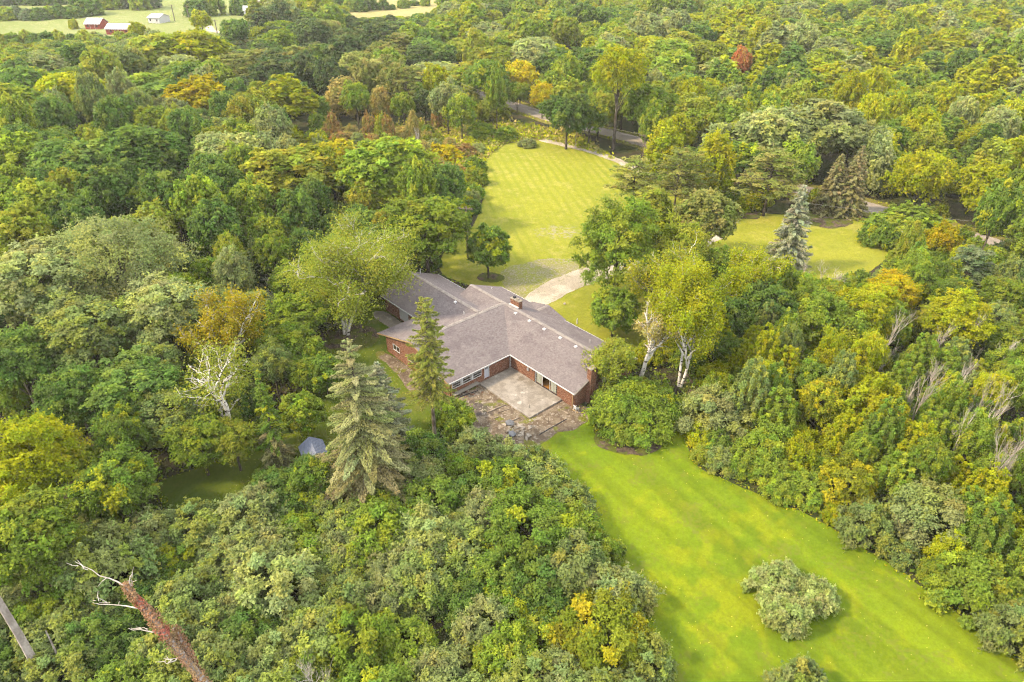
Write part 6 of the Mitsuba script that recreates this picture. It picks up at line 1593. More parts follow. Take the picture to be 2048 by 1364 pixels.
for key, fn in dict(forest_floor=f_forest, back_grass=f_back, shaded_side_grass=f_side_shaded, front_grass=f_front, gravel=f_gravel, weedy_gravel=f_weedy, road_stone=f_road, dirt=f_dirt, concrete=f_concrete,
                    shingle=f_shingle, brick=f_brick, bark=bark_fn((0.051, 0.041, 0.031), (0.102, 0.087, 0.070)), dead_bark=bark_fn((0.20, 0.172, 0.15), (0.31, 0.275, 0.245)),
                    pale_bark=bark_fn((0.32, 0.29, 0.255), (0.47, 0.43, 0.39)), birch_bark=f_birchbark, white_paint=f_siding,
                    field_grass=lawn_fn((0.112, 0.138, 0.036), (0.150, 0.168, 0.060), (0.205, 0.190, 0.092), 0.6, 0.15),
                    dry_field=lawn_fn((0.181, 0.157, 0.060), (0.230, 0.200, 0.091), (0.145, 0.151, 0.036), 0.5, 0.2),
                    mulch=f_mulch,
                    marsh=lawn_fn((0.097, 0.102, 0.018), (0.151, 0.133, 0.036), (0.121, 0.091, 0.036), 0.8),
                    stone=bark_fn((0.133, 0.115, 0.094), (0.254, 0.223, 0.187), 2.0), slate=bark_fn((0.097, 0.100, 0.109), (0.151, 0.155, 0.166), 2.0),
                    old_wood=bark_fn((0.157, 0.121, 0.087), (0.266, 0.218, 0.170), 2.0)).items():
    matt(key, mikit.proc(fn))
matt('grey_ridge', mikit.proc(bark_fn((0.151, 0.133, 0.127), (0.203, 0.185, 0.174), 3.0)))
matt('tan_trim', (0.254, 0.176, 0.091), 0.6)
matt('white_trim', (0.423, 0.423, 0.423), 0.45)
matt('dark_metal', (0.030, 0.030, 0.034), 0.5)
matt('grey_metal', (0.254, 0.254, 0.260), 0.4)
matt('door_white', (0.375, 0.387, 0.435), 0.4)
matt('curtain', (0.278, 0.302, 0.266), 0.9)
matt('floor_wood', (0.206, 0.102, 0.030), 0.4)
matt('inside', (0.060, 0.055, 0.049), 0.9)
matt('slab_edge', (0.193, 0.176, 0.151), 0.9)
matt('steel_roof', (0.121, 0.139, 0.193), 0.55, 0.4)
matt('white_roof', (0.435, 0.435, 0.448), 0.5)
matt('barn_red', (0.218, 0.051, 0.039), 0.8)
matt('pole_wood', mikit.proc(bark_fn((0.097, 0.079, 0.064), (0.163, 0.136, 0.112), 3.0)))
scene['glass'] = {'type': 'thindielectric'}
scene['leaf'] = {'type': 'principledthin', 'base_color': {'type': 'mesh_attribute', 'name': 'vertex_color'}, 'roughness': 0.6, 'diff_trans': 1.0, 'eta': 1.2}
scene['grass_blade'] = {'type': 'principledthin', 'base_color': {'type': 'mesh_attribute', 'name': 'vertex_color'}, 'roughness': 0.7, 'diff_trans': 0.6, 'eta': 1.2}


# ---------------------------------------------------------------- ground, lawns, roads
def chaikin(P, n=2, closed=True):
    P = np.array(P, float)
    for _ in range(n):
        Q = np.roll(P, -1, 0) if closed else P[1:]
        A = P if closed else P[:-1]
        P2 = np.stack([A * 0.75 + Q * 0.25, A * 0.25 + Q * 0.75], 1).reshape(-1, 2)
        P = P2 if closed else np.vstack([P[:1], P2, P[-1:]])
    return P


def ragged(P, amp, seed=0, step=0.8):
    """The outline with an uneven edge."""
    ring = LineString(np.vstack([P, P[:1]]))
    q = np.array([ring.interpolate(t).coords[0] for t in np.arange(0, ring.length, step)])
    d = np.stack([meshkit.fbm(np.c_[q * 0.5, q[:, :1] * 0 + seed], 3), meshkit.fbm(np.c_[q * 0.5, q[:, :1] * 0 + seed + 50], 3)], 1) - 0.5
    return Polygon(q + d * 2 * amp).buffer(0)


def sheet(poly, z):
    polys = getattr(poly, 'geoms', [poly])
    ms = []
    for g in polys:
        v, f = trimesh.creation.triangulate_polygon(g, engine='earcut')
        n = np.cross(np.r_[v[f[0][1]] - v[f[0][0]], 0], np.r_[v[f[0][2]] - v[f[0][0]], 0])[2]
        f = f if n > 0 else f[:, ::-1]
        ms.append(trimesh.Trimesh(np.c_[v, np.full(len(v), z)], f, process=False))
    return join(ms)


def ground(key, poly, z, bsdf, label):
    put(key, mikit.ply(sheet(poly, z), bsdf), label, None, None, 'structure')


BACK = ragged(chaikin(BACK_LAWN), 0.45, 1)
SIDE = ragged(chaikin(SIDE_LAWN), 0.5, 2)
FRONT = ragged(chaikin(FRONT_LAWN), 0.5, 3)
ROADL = LineString(chaikin(ROAD, 2, False))
g = np.array([[-1800, -250], [1800, -250], [1800, 3000], [-1800, 3000]], float)
ground('ground', Polygon(g), 0.0, 'forest_floor', 'dark leaf covered ground under the woods')
far_field = ragged(chaikin([(-620, 330), (-330, 345), (-205, 355), (-160, 365), (-120, 352), (-118, 400), (-150, 480), (-150, 640), (-700, 700)]), 3.0, 4, 6)
ground('farm_field', far_field, 0.012, 'field_grass', 'pale green farm pasture at the upper left')
ground('dry_meadow', ragged(chaikin([(-150, 470), (-120, 430), (-60, 428), (-10, 455), (10, 520), (30, 700), (-150, 700)]), 4.0, 5, 6), 0.016, 'dry_field', 'straw coloured meadow far behind the woods')
ground('marsh_strip', ragged(chaikin([(-52, 150), (-20, 142), (-4, 158), (6, 172), (28, 176), (20, 205), (0, 215), (-30, 218), (-62, 190)]), 1.5, 6), 0.012, 'marsh', 'overgrown marshy strip of weeds left of the striped lawn')
ground('back_lawn', BACK, 0.020, 'back_grass', 'bright mown back lawn sweeping to the lower right')
ground('side_lawn', SIDE, 0.016, 'shaded_side_grass', 'shaded side lawn left of the house')
ground('front_lawn', FRONT, 0.024, 'front_grass', 'striped mown front lawn beyond the house')
ground('road', ROADL.buffer(3.3), 0.036, 'road_stone', 'pale country road curving through the trees')
verge = ragged(np.array(ROADL.buffer(5.6).exterior.coords)[:-1], 0.6, 7, 1.5).difference(ROADL.buffer(3.3))
ground('road_verge', verge, 0.030, 'marsh', 'weedy verge along the country road')
gravel = chaikin([(1.5, 98.6), (5.5, 98.8), (10.5, 104.6), (17, 109.3), (27, 113.8), (38, 121.5), (49, 137), (53, 145), (51.5, 146), (47, 138), (36.5, 123.5), (24, 117), (14, 114.2), (7, 108.5), (2.5, 103.5)])
turn = chaikin([(0.5, 97.6), (5.0, 98.8), (9, 105), (15, 113), (15, 117.5), (7, 117.5), (0.5, 115), (-3.0, 110), (-0.5, 104.5), (-5.0, 100.0), (-5.5, 98.2)])
ground('gravel_turnaround', ragged(turn, 0.7, 13), 0.036, 'weedy_gravel', 'thin weedy gravel left of the pale drive')
ground('gravel_drive', ragged(gravel, 0.6, 8), 0.042, 'gravel', 'pale gravel drive curving to the garage')
strip = LineString([(9.5, 197), (14.9, 192.1), (18.9, 189.2), (23.8, 183.6), (29.4, 174.9), (33, 167)]).buffer(1.6)
ground('gravel_strip', ragged(np.array(strip.exterior.coords)[:-1], 0.7, 9), 0.040, 'gravel', 'stony strip along the far edge of the striped lawn')
dirt = [hw(-0.6, 11.2), hw(-0.9, 11.0), hw(-0.9, -0.9), hw(-0.6, -0.9), hw(12.4, -1.2), hw(14.2, -2.5), hw(15.9, 0.6), hw(15.3, 3.0), hw(14.6, 5.0), hw(14.6, 9.0), hw(13.4, 12.8), hw(9, 15), hw(3.5, 15), hw(0.5, 13)]
ground('dirt_yard', ragged(chaikin([q[:2] for q in dirt]), 0.5, 10, 0.5), 0.032, 'dirt', 'torn up dirt yard round the patio')
ground('worn_soil', ragged(chaikin([q[:2] for q in (hw(-16, 10.4), hw(-1, 10.4), hw(-0.5, 13.5), hw(-6, 13.6), hw(-12, 12.4), hw(-17, 12.2))]), 0.5, 11, 0.5), 0.028, 'dirt', 'bare reddish soil along the gable end of the house')
ground('garage_apron', ragged(chaikin([q[:2] for q in (hw(-27, 4), hw(-17, 4), hw(-17.4, 6.2), hw(-23, 6.6), hw(-27.5, 6.4))]), 0.3, 12, 0.5), 0.036, 'concrete', 'worn concrete apron at the small white garage door')
for i, (x, y, r, lab) in enumerate([(-3.6, 109.3, 2.3, 'dark mulch ring under the slim dark tree'), (66.5, 137, 5.6, 'bare brown bed under the brownish spruces'), (27.5, 75.5, 4.6, 'brown leaf litter at the twin birch trunks'),
                                    (50.5, 140, 3.6, 'bare brown patch under the wide pine'), (14.5, 65.9, 4.4, 'bare soil ring under the large round shrub'), (-25, 89, 4.5, 'brown leaf litter round the large yellow birch trunk')]):
    ground(numbered('mulch_bed'), ragged(np.c_[np.cos(np.arange(24) * 0.2618) * r + x, np.sin(np.arange(24) * 0.2618) * r * 0.9 + y], 0.7, 20 + i, 0.5), 0.044, 'mulch', lab)
patio = trimesh.creation.extrude_polygon(Polygon([hw(-0.1, -0.35)[:2], hw(10.1, -0.35)[:2], hw(10.1, 5.6)[:2], hw(-0.1, 5.6)[:2]]), 0.25, engine='earcut')
put('patio', mikit.ply(patio, 'concrete'), 'stained square concrete patio slab in the corner of the house', 'patio')


# ---------------------------------------------------------------- house
HM = np.eye(4)
HM[:3, 0], HM[:3, 1], HM[:3, 3] = [*UD, 0], [*VD, 0], [*HO, 0]


def hplace(m):
    """From house coordinates (u, v, z; left-handed frame, so faces are turned) to the world."""
    m = m.copy()
    m.apply_transform(HM)
    return m


H = 'brick_ranch_house'
tag(H, 'sprawling red brick ranch house with grey shingle gable roofs in the clearing', 'house')
cnt = {}


def part(name, mesh, bsdf, under=H, label=None, smooth=False):
    k = f'{under}__{name}'
    cnt[k] = cnt.get(k, -1) + 1
    key = k if cnt[k] == 0 else f'{k}_{cnt[k]:03d}'
    put(key, mikit.ply(hplace(mesh), bsdf, smooth=smooth), label)
    return key


def wall(axis, at, lo, hi, top=2.5, holes=(), peak=None, thick=0.22, inward=1):
    """A brick wall in the plane axis = at, from lo to hi; holes (a, b, z0, z1); peak (position, height) makes a gable."""
    pts = [(lo, -0.1), (hi, -0.1), (hi, top)] + ([peak] if peak else []) + [(lo, top)]
    P = Polygon(pts)
    for a, b, z0, z1 in holes:
        P = P.difference(shapely.box(a, z0, b, z1))
    m = trimesh.creation.extrude_polygon(P, thick, engine='earcut')
    v = m.vertices.copy()
    a = at + (-v[:, 2] if inward > 0 else v[:, 2])
    m.vertices = np.c_[a, v[:, 0], v[:, 1]] if axis == 'u' else np.c_[v[:, 0], a, v[:, 1]]
    part('wall', m, 'brick')


def bar(axis, at, a0, a1, z0, z1, d0=-0.06, d1=0.03):
    return box(at + d0, at + d1, a0, a1, z0, z1) if axis == 'u' else box(a0, a1, at + d0, at + d1, z0, z1)


def window(axis, at, a0, a1, z0, z1, cols=1, rows=1, label=None):
    f = 0.07
    ms = [bar(axis, at, a0, a0 + f, z0, z1), bar(axis, at, a1 - f, a1, z0, z1), bar(axis, at, a0 + f, a1 - f, z0, z0 + f), bar(axis, at, a0 + f, a1 - f, z1 - f, z1)]
    w = part('window', join(ms), 'white_trim', label=label)
    s = [bar(axis, at, a0 + f, a1 - f, z0 + (z1 - z0) * j / rows - 0.025, z0 + (z1 - z0) * j / rows + 0.025, -0.05, 0.015) for j in range(1, rows)]
    for i in range(1, cols):
        c = a0 + (a1 - a0) * i / cols
        part('mullion', bar(axis, at, c - 0.05, c + 0.05, z0 + f, z1 - f, -0.05, 0.02), 'white_trim', w)
    for m in s:
        part('sash_bar', m, 'white_trim', w)
    part('pane', bar(axis, at, a0 + f, a1 - f, z0 + f, z1 - f, -0.035, -0.032), 'glass', w)


# window wing, wall u = -0.35
wins = [(8.5, 10.0, 1.12, 2.32), (6.75, 8.2, 1.12, 2.32), (4.95, 6.45, 1.12, 2.32)]
door = (3.55, 4.45, 0.27, 2.34)
wall('u', -0.35, -0.35, 10.4, holes=[*wins, door])
for w in wins:
    window('u', -0.35, *w, rows=3)
part('white_post', box(-0.36, -0.28, 8.24, 8.46, 1.12, 2.32), 'white_trim')
part('white_post', box(-0.36, -0.28, 6.49, 6.71, 1.12, 2.32), 'white_trim')
d = part('door', join([box(-0.47, -0.41, 3.62, 4.38, 0.29, 1.66), box(-0.47, -0.41, 3.62, 4.38, 2.2, 2.3), box(-0.47, -0.41, 3.62, 3.74, 1.66, 2.2), box(-0.47, -0.41, 4.26, 4.38, 1.66, 2.2)]), 'door_white', label='white back door with four small panes')
for k in range(4):
    part('pane', box(-0.45, -0.447, 3.75 + k * 0.127, 3.865 + k * 0.127, 1.68, 2.18), 'glass', d)
for k in range(1, 4):
    part('glazing_bar', box(-0.46, -0.425, 3.74 + k * 0.13 - 0.012, 3.74 + k * 0.13 + 0.012, 1.66, 2.2), 'door_white', d)
part('frame', join([box(-0.44, -0.33, 3.55, 3.62, 0.27, 2.34), box(-0.44, -0.33, 4.38, 4.45, 0.27, 2.34), box(-0.44, -0.33, 3.62, 4.38, 2.3, 2.34)]), 'white_trim', d)
part('handle', box(-0.405, -0.37, 3.70, 3.75, 1.15, 1.2), 'grey_metal', d)
# patio wing, wall v = -0.35
slid = (4.75, 9.05, 0.27, 2.30)
wall('v', -0.35, -0.35, 12.3, holes=[slid])
s = part('sliding_door', join([box(4.75, 4.83, -0.45, -0.32, 0.27, 2.3), box(8.97, 9.05, -0.45, -0.32, 0.27, 2.3), box(4.83, 8.97, -0.45, -0.32, 2.24, 2.3), box(4.83, 8.97, -0.45, -0.32, 0.27, 0.31)]), 'dark_metal', label='wide glass patio door, its middle leaf slid open')
for a0, a1, open_ in ((4.83, 6.2, 0), (6.2, 7.62, 1), (7.62, 8.97, 0)):
    part('leaf_frame', join([box(a0, a0 + 0.06, -0.44, -0.39, 0.31, 2.24), box(a1 - 0.06, a1, -0.44, -0.39, 0.31, 2.24)]), 'white_trim' if a0 < 5 else 'grey_metal', s)
    if not open_:
        part('pane', box(a0 + 0.06, a1 - 0.06, -0.417, -0.414, 0.31, 2.24), 'glass', s)
        for k in range(9):
            w = (a1 - a0 - 0.16) / 9
            part('blind_slat', box(a0 + 0.08 + k * w, a0 + 0.08 + (k + 0.86) * w, -0.56 + 0.03 * (k % 2), -0.53 + 0.03 * (k % 2), 0.33, 2.22), 'curtain', s)
part('floor', box(-15.4, 12.05, -11.6, -0.6, 0.18, 0.26), 'floor_wood')
part('inner_wall', join([box(4.2, 9.6, -4.6, -4.5, 0.26, 2.45), box(4.2, 4.3, -4.5, -0.6, 0.26, 2.45), box(9.5, 9.6, -4.5, -0.6, 0.26, 2.45)]), 'inside')
part('ceiling', join([box(-15.4, 12.05, -11.6, -0.6, 2.46, 2.5), box(-15.4, -0.6, -0.6, 10.1, 2.46, 2.5)]), 'inside')
part('inner_floor', box(-15.4, -0.6, -0.55, 10.1, 0.18, 0.26), 'inside')
part('meter_box', box(3.3, 3.6, -0.35, -0.18, 1.5, 1.95), 'grey_metal')
part('wall_lamp', box(4.35, 4.5, -0.35, -0.22, 1.95, 2.2), 'dark_metal')
# gable ends and the other walls
wall('u', 12.3, -11.9, -0.57, peak=(-6.13, 4.85), inward=1)
pic = (-5.2, -2.0, 0.95, 2.3)
wall('v', 10.4, -15.7, -0.57, holes=[(-13.9, -12.2, 1.25, 2.25), pic, (-10.2, -8.6, 1.2, 2.2)], peak=(-8.3, 4.85))
window('v', 10.4, -13.9, -12.2, 1.25, 2.25, cols=2, rows=1)
window('v', 10.4, *pic, cols=2, rows=3)
window('v', 10.4, -10.2, -8.6, 1.2, 2.2, cols=2, rows=1)
wall('u', -15.7, 3.8, 10.18, inward=-1, holes=[(6.2, 7.6, 1.2, 2.2)])
window('u', -15.7, 6.2, 7.6, 1.2, 2.2, cols=2)
gd = (-22.4, -19.7, 0.1, 2.1)
wall('v', 3.8, -26.3, -15.92, holes=[gd])
g_ = part('garage_door', box(-22.4, -19.7, 3.66, 3.70, 0.1, 2.1), 'white_paint', label='small white garage door')
for k in range(4):
    part('panel', box(-22.34, -19.76, 3.70, 3.725, 0.13 + 0.49 * k, 0.57 + 0.49 * k), 'white_paint', g_)
wall('u', -26.3, -7.0, 3.58, inward=-1, peak=(-1.6, 4.75))
wall('v', -7.0, -26.08, -16.2, inward=-1)
wall('u', -16.0, -11.9, -6.8, inward=-1, peak=(-9.4, 3.6))
wall('v', -11.9, -15.78, 12.08, inward=-1, holes=[(-1, 1, 1.0, 2.2), (4, 6, 1.0, 2.2)])
window('v', -11.9, -1, 1, 1.0, 2.2, cols=2)
window('v', -11.9, 4, 6, 1.0, 2.2, cols=2)


def roof(axis, ridge, half0, half1, lo, hi, zr, z0=2.52, z1=2.52, t=0.15):
    """A gable roof shell along an axis: ridge line, eaves at ridge-half0 and ridge+half1."""
    P = Polygon([(ridge - half0, z0), (ridge, zr), (ridge + half1, z1), (ridge + half1, z1 + t), (ridge, zr + t * 1.06), (ridge - half0, z0 + t)])
    m = trimesh.creation.extrude_polygon(P, hi - lo, engine='earcut')
    v = m.vertices.copy()
    m.vertices = np.c_[v[:, 0], v[:, 2] + lo, v[:, 1]] if axis == 'v' else np.c_[v[:, 2] + lo, v[:, 0], v[:, 1]]
    if m.volume < 0:
        m.invert()
    return m


parts_ = [roof('u', -6.13, 6.27, 6.13 + 0.1, -16.3, 12.65, 5.08), roof('v', -8.35, 8.95, 8.35 + 0.1, -6.13, 10.85, 5.06),
          roof('u', -1.6, 5.7, 5.75, -26.95, -8.3, 4.98), roof('v', -5.3, 3.75, 3.7, -12.75, -9.4, 3.45)]
import manifold3d
def man(m):
    return manifold3d.Manifold(manifold3d.Mesh(np.asarray(m.vertices, np.float32), np.asarray(m.faces, np.uint32)))
U = man(parts_[0])
for q in parts_[1:]:
    U = U + man(q)
R_ = part('roof', U, 'shingle') if False else None
mm = U.to_mesh()
roof_mesh = trimesh.Trimesh(mm.vert_properties[:, :3], mm.tri_verts, process=False)
R_ = part('roof', roof_mesh, 'shingle')


def along(p0, p1, w, h, m):
    t = tubes([(np.array([p0, p1]), np.array([w, w]))], 4)
    return trimesh.Trimesh(*t, process=False)


def capline(p0, p1, n):
    """Overlapping ridge shingles."""
    p0, p1 = np.array(p0, float), np.array(p1, float)
    ms = []
    ax = 0 if abs(p1[0] - p0[0]) > abs(p1[1] - p0[1]) else 1
    for i in range(n):
        c = p0 + (p1 - p0) * (i + 0.5) / n
        L = np.linalg.norm(p1 - p0) / n * 0.56
        for s in (-1, 1):
            e = np.array([L, 0.17, 0.018]) if ax == 0 else np.array([0.17, L, 0.018])
            b = trimesh.creation.box(2 * e)
            ang = 0.33 * s * (-1 if ax == 0 else 1)
            b.apply_transform(trimesh.transformations.rotation_matrix(ang, [1, 0, 0] if ax == 0 else [0, 1, 0]))
            b.apply_translation(c + (np.array([0, 0.15 * s, 0]) if ax == 0 else np.array([0.15 * s, 0, 0])) + [0, 0, -0.04 + 0.008 * (i % 2)])
            ms.append(b)
    return join(ms)


for p0, p1 in (((-16.3, -6.13, 5.26), (12.6, -6.13, 5.26)), ((-8.35, -5.8, 5.24), (-8.35, 10.8, 5.24)), ((-26.9, -1.6, 5.16), (-8.8, -1.6, 5.16)), ((-5.3, -12.7, 3.63), (-5.3, -10.3, 3.63))):
    part('ridge_cap', capline(p0, p1, int(np.linalg.norm(np.subtract(p1, p0)) / 0.5)), 'grey_ridge', R_)
# fascia and gutters, butted under the eaves and rakes
def fascia(p0, p1, bsdf='white_trim', h=0.16, w=0.035):
    p0, p1 = np.array(p0, float), np.array(p1, float)
    d = unit(p1 - p0)
    s = unit(np.cross(d, [0, 0, 1]))
    up = np.cross(s, d)
    q = [p + a * s * w + b * up * h / 2 for p in (p0, p1) for a, b in ((-1, -1), (1, -1), (1, 1), (-1, 1))]
    return part('fascia', trimesh.convex.convex_hull(np.array(q)), bsdf, R_)


fascia((0.14, 0.12, 2.6), (0.14, 10.85, 2.6))
fascia((0.18, 0.14, 2.6), (12.65, 0.14, 2.6))
fascia((12.69, 0.1, 2.56), (12.69, -6.13, 5.1), 'slab_edge')
fascia((12.69, -12.4, 2.56), (12.69, -6.13, 5.1), 'slab_edge')
fascia((0.1, 10.9, 2.56), (-8.35, 10.9, 5.08), 'tan_trim')
fascia((-17.3, 10.9, 2.56), (-8.35, 10.9, 5.08), 'tan_trim')
fascia((-26.95, 4.19, 2.6), (-17.4, 4.19, 2.6))
fascia((-26.99, 4.15, 2.56), (-26.99, -1.6, 5.0), 'slab_edge')
fascia((-26.95, -7.34, 2.6), (-16.4, -7.34, 2.6))
fascia((-16.2, -12.44, 2.6), (-9.1, -12.44, 2.6))
fascia((-1.55, -12.44, 2.6), (12.65, -12.44, 2.6))
for (u, v) in ((12.1, -0.2), (-0.2, 10.2), (-0.24, -0.24)):
    part('downspout', box(u - 0.05, u + 0.05, v - 0.05, v + 0.05, 0.05, 2.5), 'tan_trim' if v != -0.24 else 'white_trim')
part('ledge', join([box(-0.33, 0.30, 5.75, 10.1, 0.42, 0.52)]), 'slab_edge', label='long grey ledge below the three windows')
for v in (6.2, 8.0, 9.7):
    part('ledge_leg', box(-0.28, 0.2, v - 0.1, v + 0.1, 0.0, 0.42), 'brick')
# chimneys
c1 = part('chimney', box(-7.75, -5.85, -7.65, -6.95, 4.4, 5.95), 'brick', label='wide brick chimney with pale cap by the main ridge')
part('cap', box(-7.82, -5.78, -7.72, -6.88, 5.95, 6.05), 'stone', c1)
part('flue', box(-7.45, -7.1, -7.5, -7.15, 6.05, 6.32), 'dark_metal', c1)
part('flue', box(-6.6, -6.25, -7.45, -7.15, 6.05, 6.25), 'stone', c1)
part('flashing', box(-7.79, -5.81, -6.95, -6.62, 5.0, 5.1), 'white_trim', c1)
c2 = part('chimney', box(12.3, 13.0, -3.6, -2.5, -0.05, 5.35), 'brick', label='narrow brick chimney on the right gable wall')
part('cap', box(12.25, 13.05, -3.65, -2.45, 5.35, 5.45), 'stone', c2)
part('shoulder', box(12.3, 13.0, -4.6, -3.6, -0.05, 2.2), 'brick', c2)


def zB(v):
    return 2.67 + (6.13 - abs(v + 6.13)) / 6.13 * 2.55


for u in (-5.0, -2.0, 1.1, 4.3, 7.3):
    v = -5.55
    k = part('roof_vent', box(u - 0.20, u + 0.20, v - 0.16, v + 0.2, zB(v) - 0.12, zB(v) + 0.14), 'white_roof', R_)
part('roof_vent', box(-13.9, -13.5, -1.2, -0.85, 4.75, 5.08), 'white_roof', R_)
part('roof_vent', box(-9.7, -9.3, 1.2, 1.6, 3.95, 4.80), 'white_roof', R_)
for (u, v, z0, z1) in ((-10.3, 0.0, 4.3, 5.15), (6.8, -9.0, 3.7, 4.45), (-25.9, -3.1, 4.2, 5.5), (-14.6, -9.0, 3.6, 4.4)):
    t = tubes([(np.array([[u, v, z0], [u, v, z1]]), np.array([0.06, 0.06]))], 8)
    part('vent_pipe', trimesh.Trimesh(*t, process=False), 'white_trim', R_)


# ---------------------------------------------------------------- trees
BARKS = dict(broad='bark', feather='bark', bush='bark', spruce='bark', pine='bark', birch='birch_bark', willow='dead_bark')
NAMES = dict(broad='broadleaf_tree', feather='poplar_tree', bush='shrub', spruce='spruce_tree', pine='pine_tree', birch='birch_tree', willow='willow_tree')
CATS = dict(bush='shrub')
RH = dict(broad=(5.0, 14.0), feather=(3.6, 15.0), bush=(3.2, 4.2), spruce=(4.0, 16.0), pine=(4.6, 15.0), birch=(5.5, 15.0), willow=(3.4, 11.0))
NVAR = dict(broad=(3, 4, 4), feather=(2, 3, 3), bush=(4, 3, 2), spruce=(2, 2, 2), pine=(2, 3, 3), birch=(2, 1, 1), willow=(2, 3, 2))
protos = {}


def prototype(kind, pal, lod, var, opts, joined=False):
    key = (kind, pal, lod, var, repr(sorted(opts.items())), joined)
    if key not in protos:
        o = dict(opts)
        seed = o.pop('seed', 100 + 17 * var + 7 * len(kind))
        R0, H0 = RH[kind]
        o.setdefault('R', R0)
        o.setdefault('H', H0)
        TONE[0] = (1.0, 1.14, 0.86, 1.06, 0.94)[(var + len(pal)) % 5]
        wood, (V, F, C) = KINDS[kind](seed, pal, lod, **o)
        TONE[0] = 1.0
        name = f'kind_{len(protos)}'
        if joined:
            V, F, C = merge([(V, F, C), (wood[0], wood[1], np.tile([0.13, 0.11, 0.085], (len(wood[0]), 1)))])
            scene[name] = {'type': 'shapegroup', 'crown': mikit.ply((V, F), 'leaf', color=C)}
        else:
            scene[name] = {'type': 'shapegroup', 'trunk': mikit.ply(wood, BARKS[kind], smooth=True), 'crown': mikit.ply((V, F), 'leaf', color=C)}
        protos[key] = (name, o['R'], o['H'])
    return protos[key]


def instance(proto, x, y, R, Hh, rot):
    name, R0, H0 = proto
    return {'type': 'instance', 'shapegroup': {'type': 'ref', 'id': name}, 'to_world': T().translate([x, y, 0]).rotate([0, 0, 1], rot).scale([R / R0, R / R0, Hh / H0])}


tr = np.random.default_rng(11)
for kind, pal, x, y, R, Hh, lod, label, *rest in TREES:
    opts = dict(rest[0]) if rest else {}
    if opts:                                                       # a tree with a shape of its own
        opts.setdefault('R', R)
        opts.setdefault('H', Hh)
        opts.setdefault('seed', int(abs(x * 7 + y * 13)) + 3)
        pr = prototype(kind, pal, lod, 0, opts)
    else:
        pr = prototype(kind, pal, lod, int(tr.integers(NVAR[kind][lod])), {})
    put(numbered(NAMES[kind]), instance(pr, x, y, R, Hh, float(tr.uniform(0, 360))), label, CATS.get(kind, 'tree'))
fi = 0
tag('far_woods', 'mixed green and yellow woods stretching to the distance', kind='stuff')
for (kind, pal, lod, rad, hgt), s in FAR_TREES.items():
    xy = np.array(s.split(), float).reshape(-1, 2)
    for x, y in xy:
        R0, H0 = RH[kind]
        R, Hh = rad * tr.uniform(0.88, 1.14), hgt * tr.uniform(0.86, 1.16)
        pr = prototype(kind, pal, lod, int(tr.integers(NVAR[kind][lod])), {}, True)
        fi += 1
        scene[f'far_woods__{fi:03d}'] = instance(pr, x + tr.uniform(-0.5, 0.5), y + tr.uniform(-0.5, 0.5), R, Hh, float(tr.uniform(0, 360)))
for i, (x, y, Hh, R, lean, bk, label) in enumerate(DEAD_TREES):
    (V, F), _ = bare(500 + i * 3, R=R, H=Hh, r0=0.035 + 0.0066 * Hh, lean=lean, kids=(9, 4, 3) if R < 2 else (12, 6, 3), first=0.35 if Hh > 6 else 0.05)
    put(numbered('dead_tree'), mikit.ply((V + [x, y, 0], F), {'grey': 'dead_bark', 'pale': 'pale_bark', 'white': 'birch_bark'}[bk], smooth=True), label, 'dead tree')


# two dead trunks at the lower left, one of them wrapped in red creeper
def creeper(path, rad, n, seed, pal):
    rng = np.random.default_rng(seed)
    path = np.array(path)
    t = rng.random(n) * (len(path) - 1)
    p = np.stack([np.interp(t, range(len(path)), path[:, k]) for k in range(3)], 1)
    r = np.interp(t, range(len(path)), rad)
    d = unit(rng.normal(size=(n, 3)))
    bump_ = 0.55 + 1.0 * meshkit.noise(np.c_[t * 2.5, d[:, 0] * 1.2, d[:, 1] * 1.2])
    c = p + d * (r * bump_ * rng.uniform(0.75, 1.1, n))[:, None]
    return cards(c, d + 0.5 * rng.normal(size=(n, 3)), 0.10 * rng.uniform(0.6, 1.4, n), tint(pal, (t * 4).astype(int), n, rng), rng)


main = [(-21.5, 29.6, 0), (-22.3, 30.0, 2.5), (-23.58, 30.58, 5.0), (-25.85, 31.9, 8.0), (-27.6, 33.0, 10.0), (-29.27, 33.99, 12.0)]
side = [(-23.0, 30.3, 3.8), (-23.97, 30.58, 5.0), (-24.9, 31.9, 6.4), (-26.29, 33.2, 8.0)]
tag('creeper_clad_dead_tree', 'dead broken trunk wrapped in red brown creeper at the lower left', 'dead tree')
twigs = []
rngv = np.random.default_rng(9)
for p0, e in (((-29.27, 33.99, 12.0), (-3.6, 0.6, 1.6)), ((-27.9, 33.2, 10.3), (-3.9, 0.3, 0.6)), ((-26.6, 32.4, 8.8), (-2.9, 0.1, 0.2)), ((-28.8, 33.7, 11.4), (0.2, 0.6, 1.5)), ((-25.0, 31.4, 7.0), (-1.5, -0.2, -0.3)), ((-23.6, 30.6, 5.1), (-1.3, -0.6, -0.2))):
    p0, e = np.array(p0), np.array(e)
    s = np.linspace(0, 1, 7)[:, None]
    q = p0 + e * s + np.cumsum(rngv.normal(size=(7, 3)) * 0.07, 0)
    twigs.append((q, 0.075 * np.linspace(1, 0.2, 7)))
    for j in range(5):
        w = rngv.uniform(0.3, 0.95)
        o = p0 + e * w
        f_ = unit(e + rngv.normal(size=3) * np.linalg.norm(e) * 0.5) * rngv.uniform(0.4, 1.1)
        twigs.append((np.array([o, o + f_ * 0.5 + rngv.normal(size=3) * 0.05, o + f_]), np.array([0.035, 0.025, 0.01])))
put('creeper_clad_dead_tree__trunk', mikit.ply(tubes([(np.array(main), np.linspace(0.34, 0.16, 6)), (np.array(side), np.linspace(0.25, 0.14, 4))], 8), 'dead_bark', smooth=True))
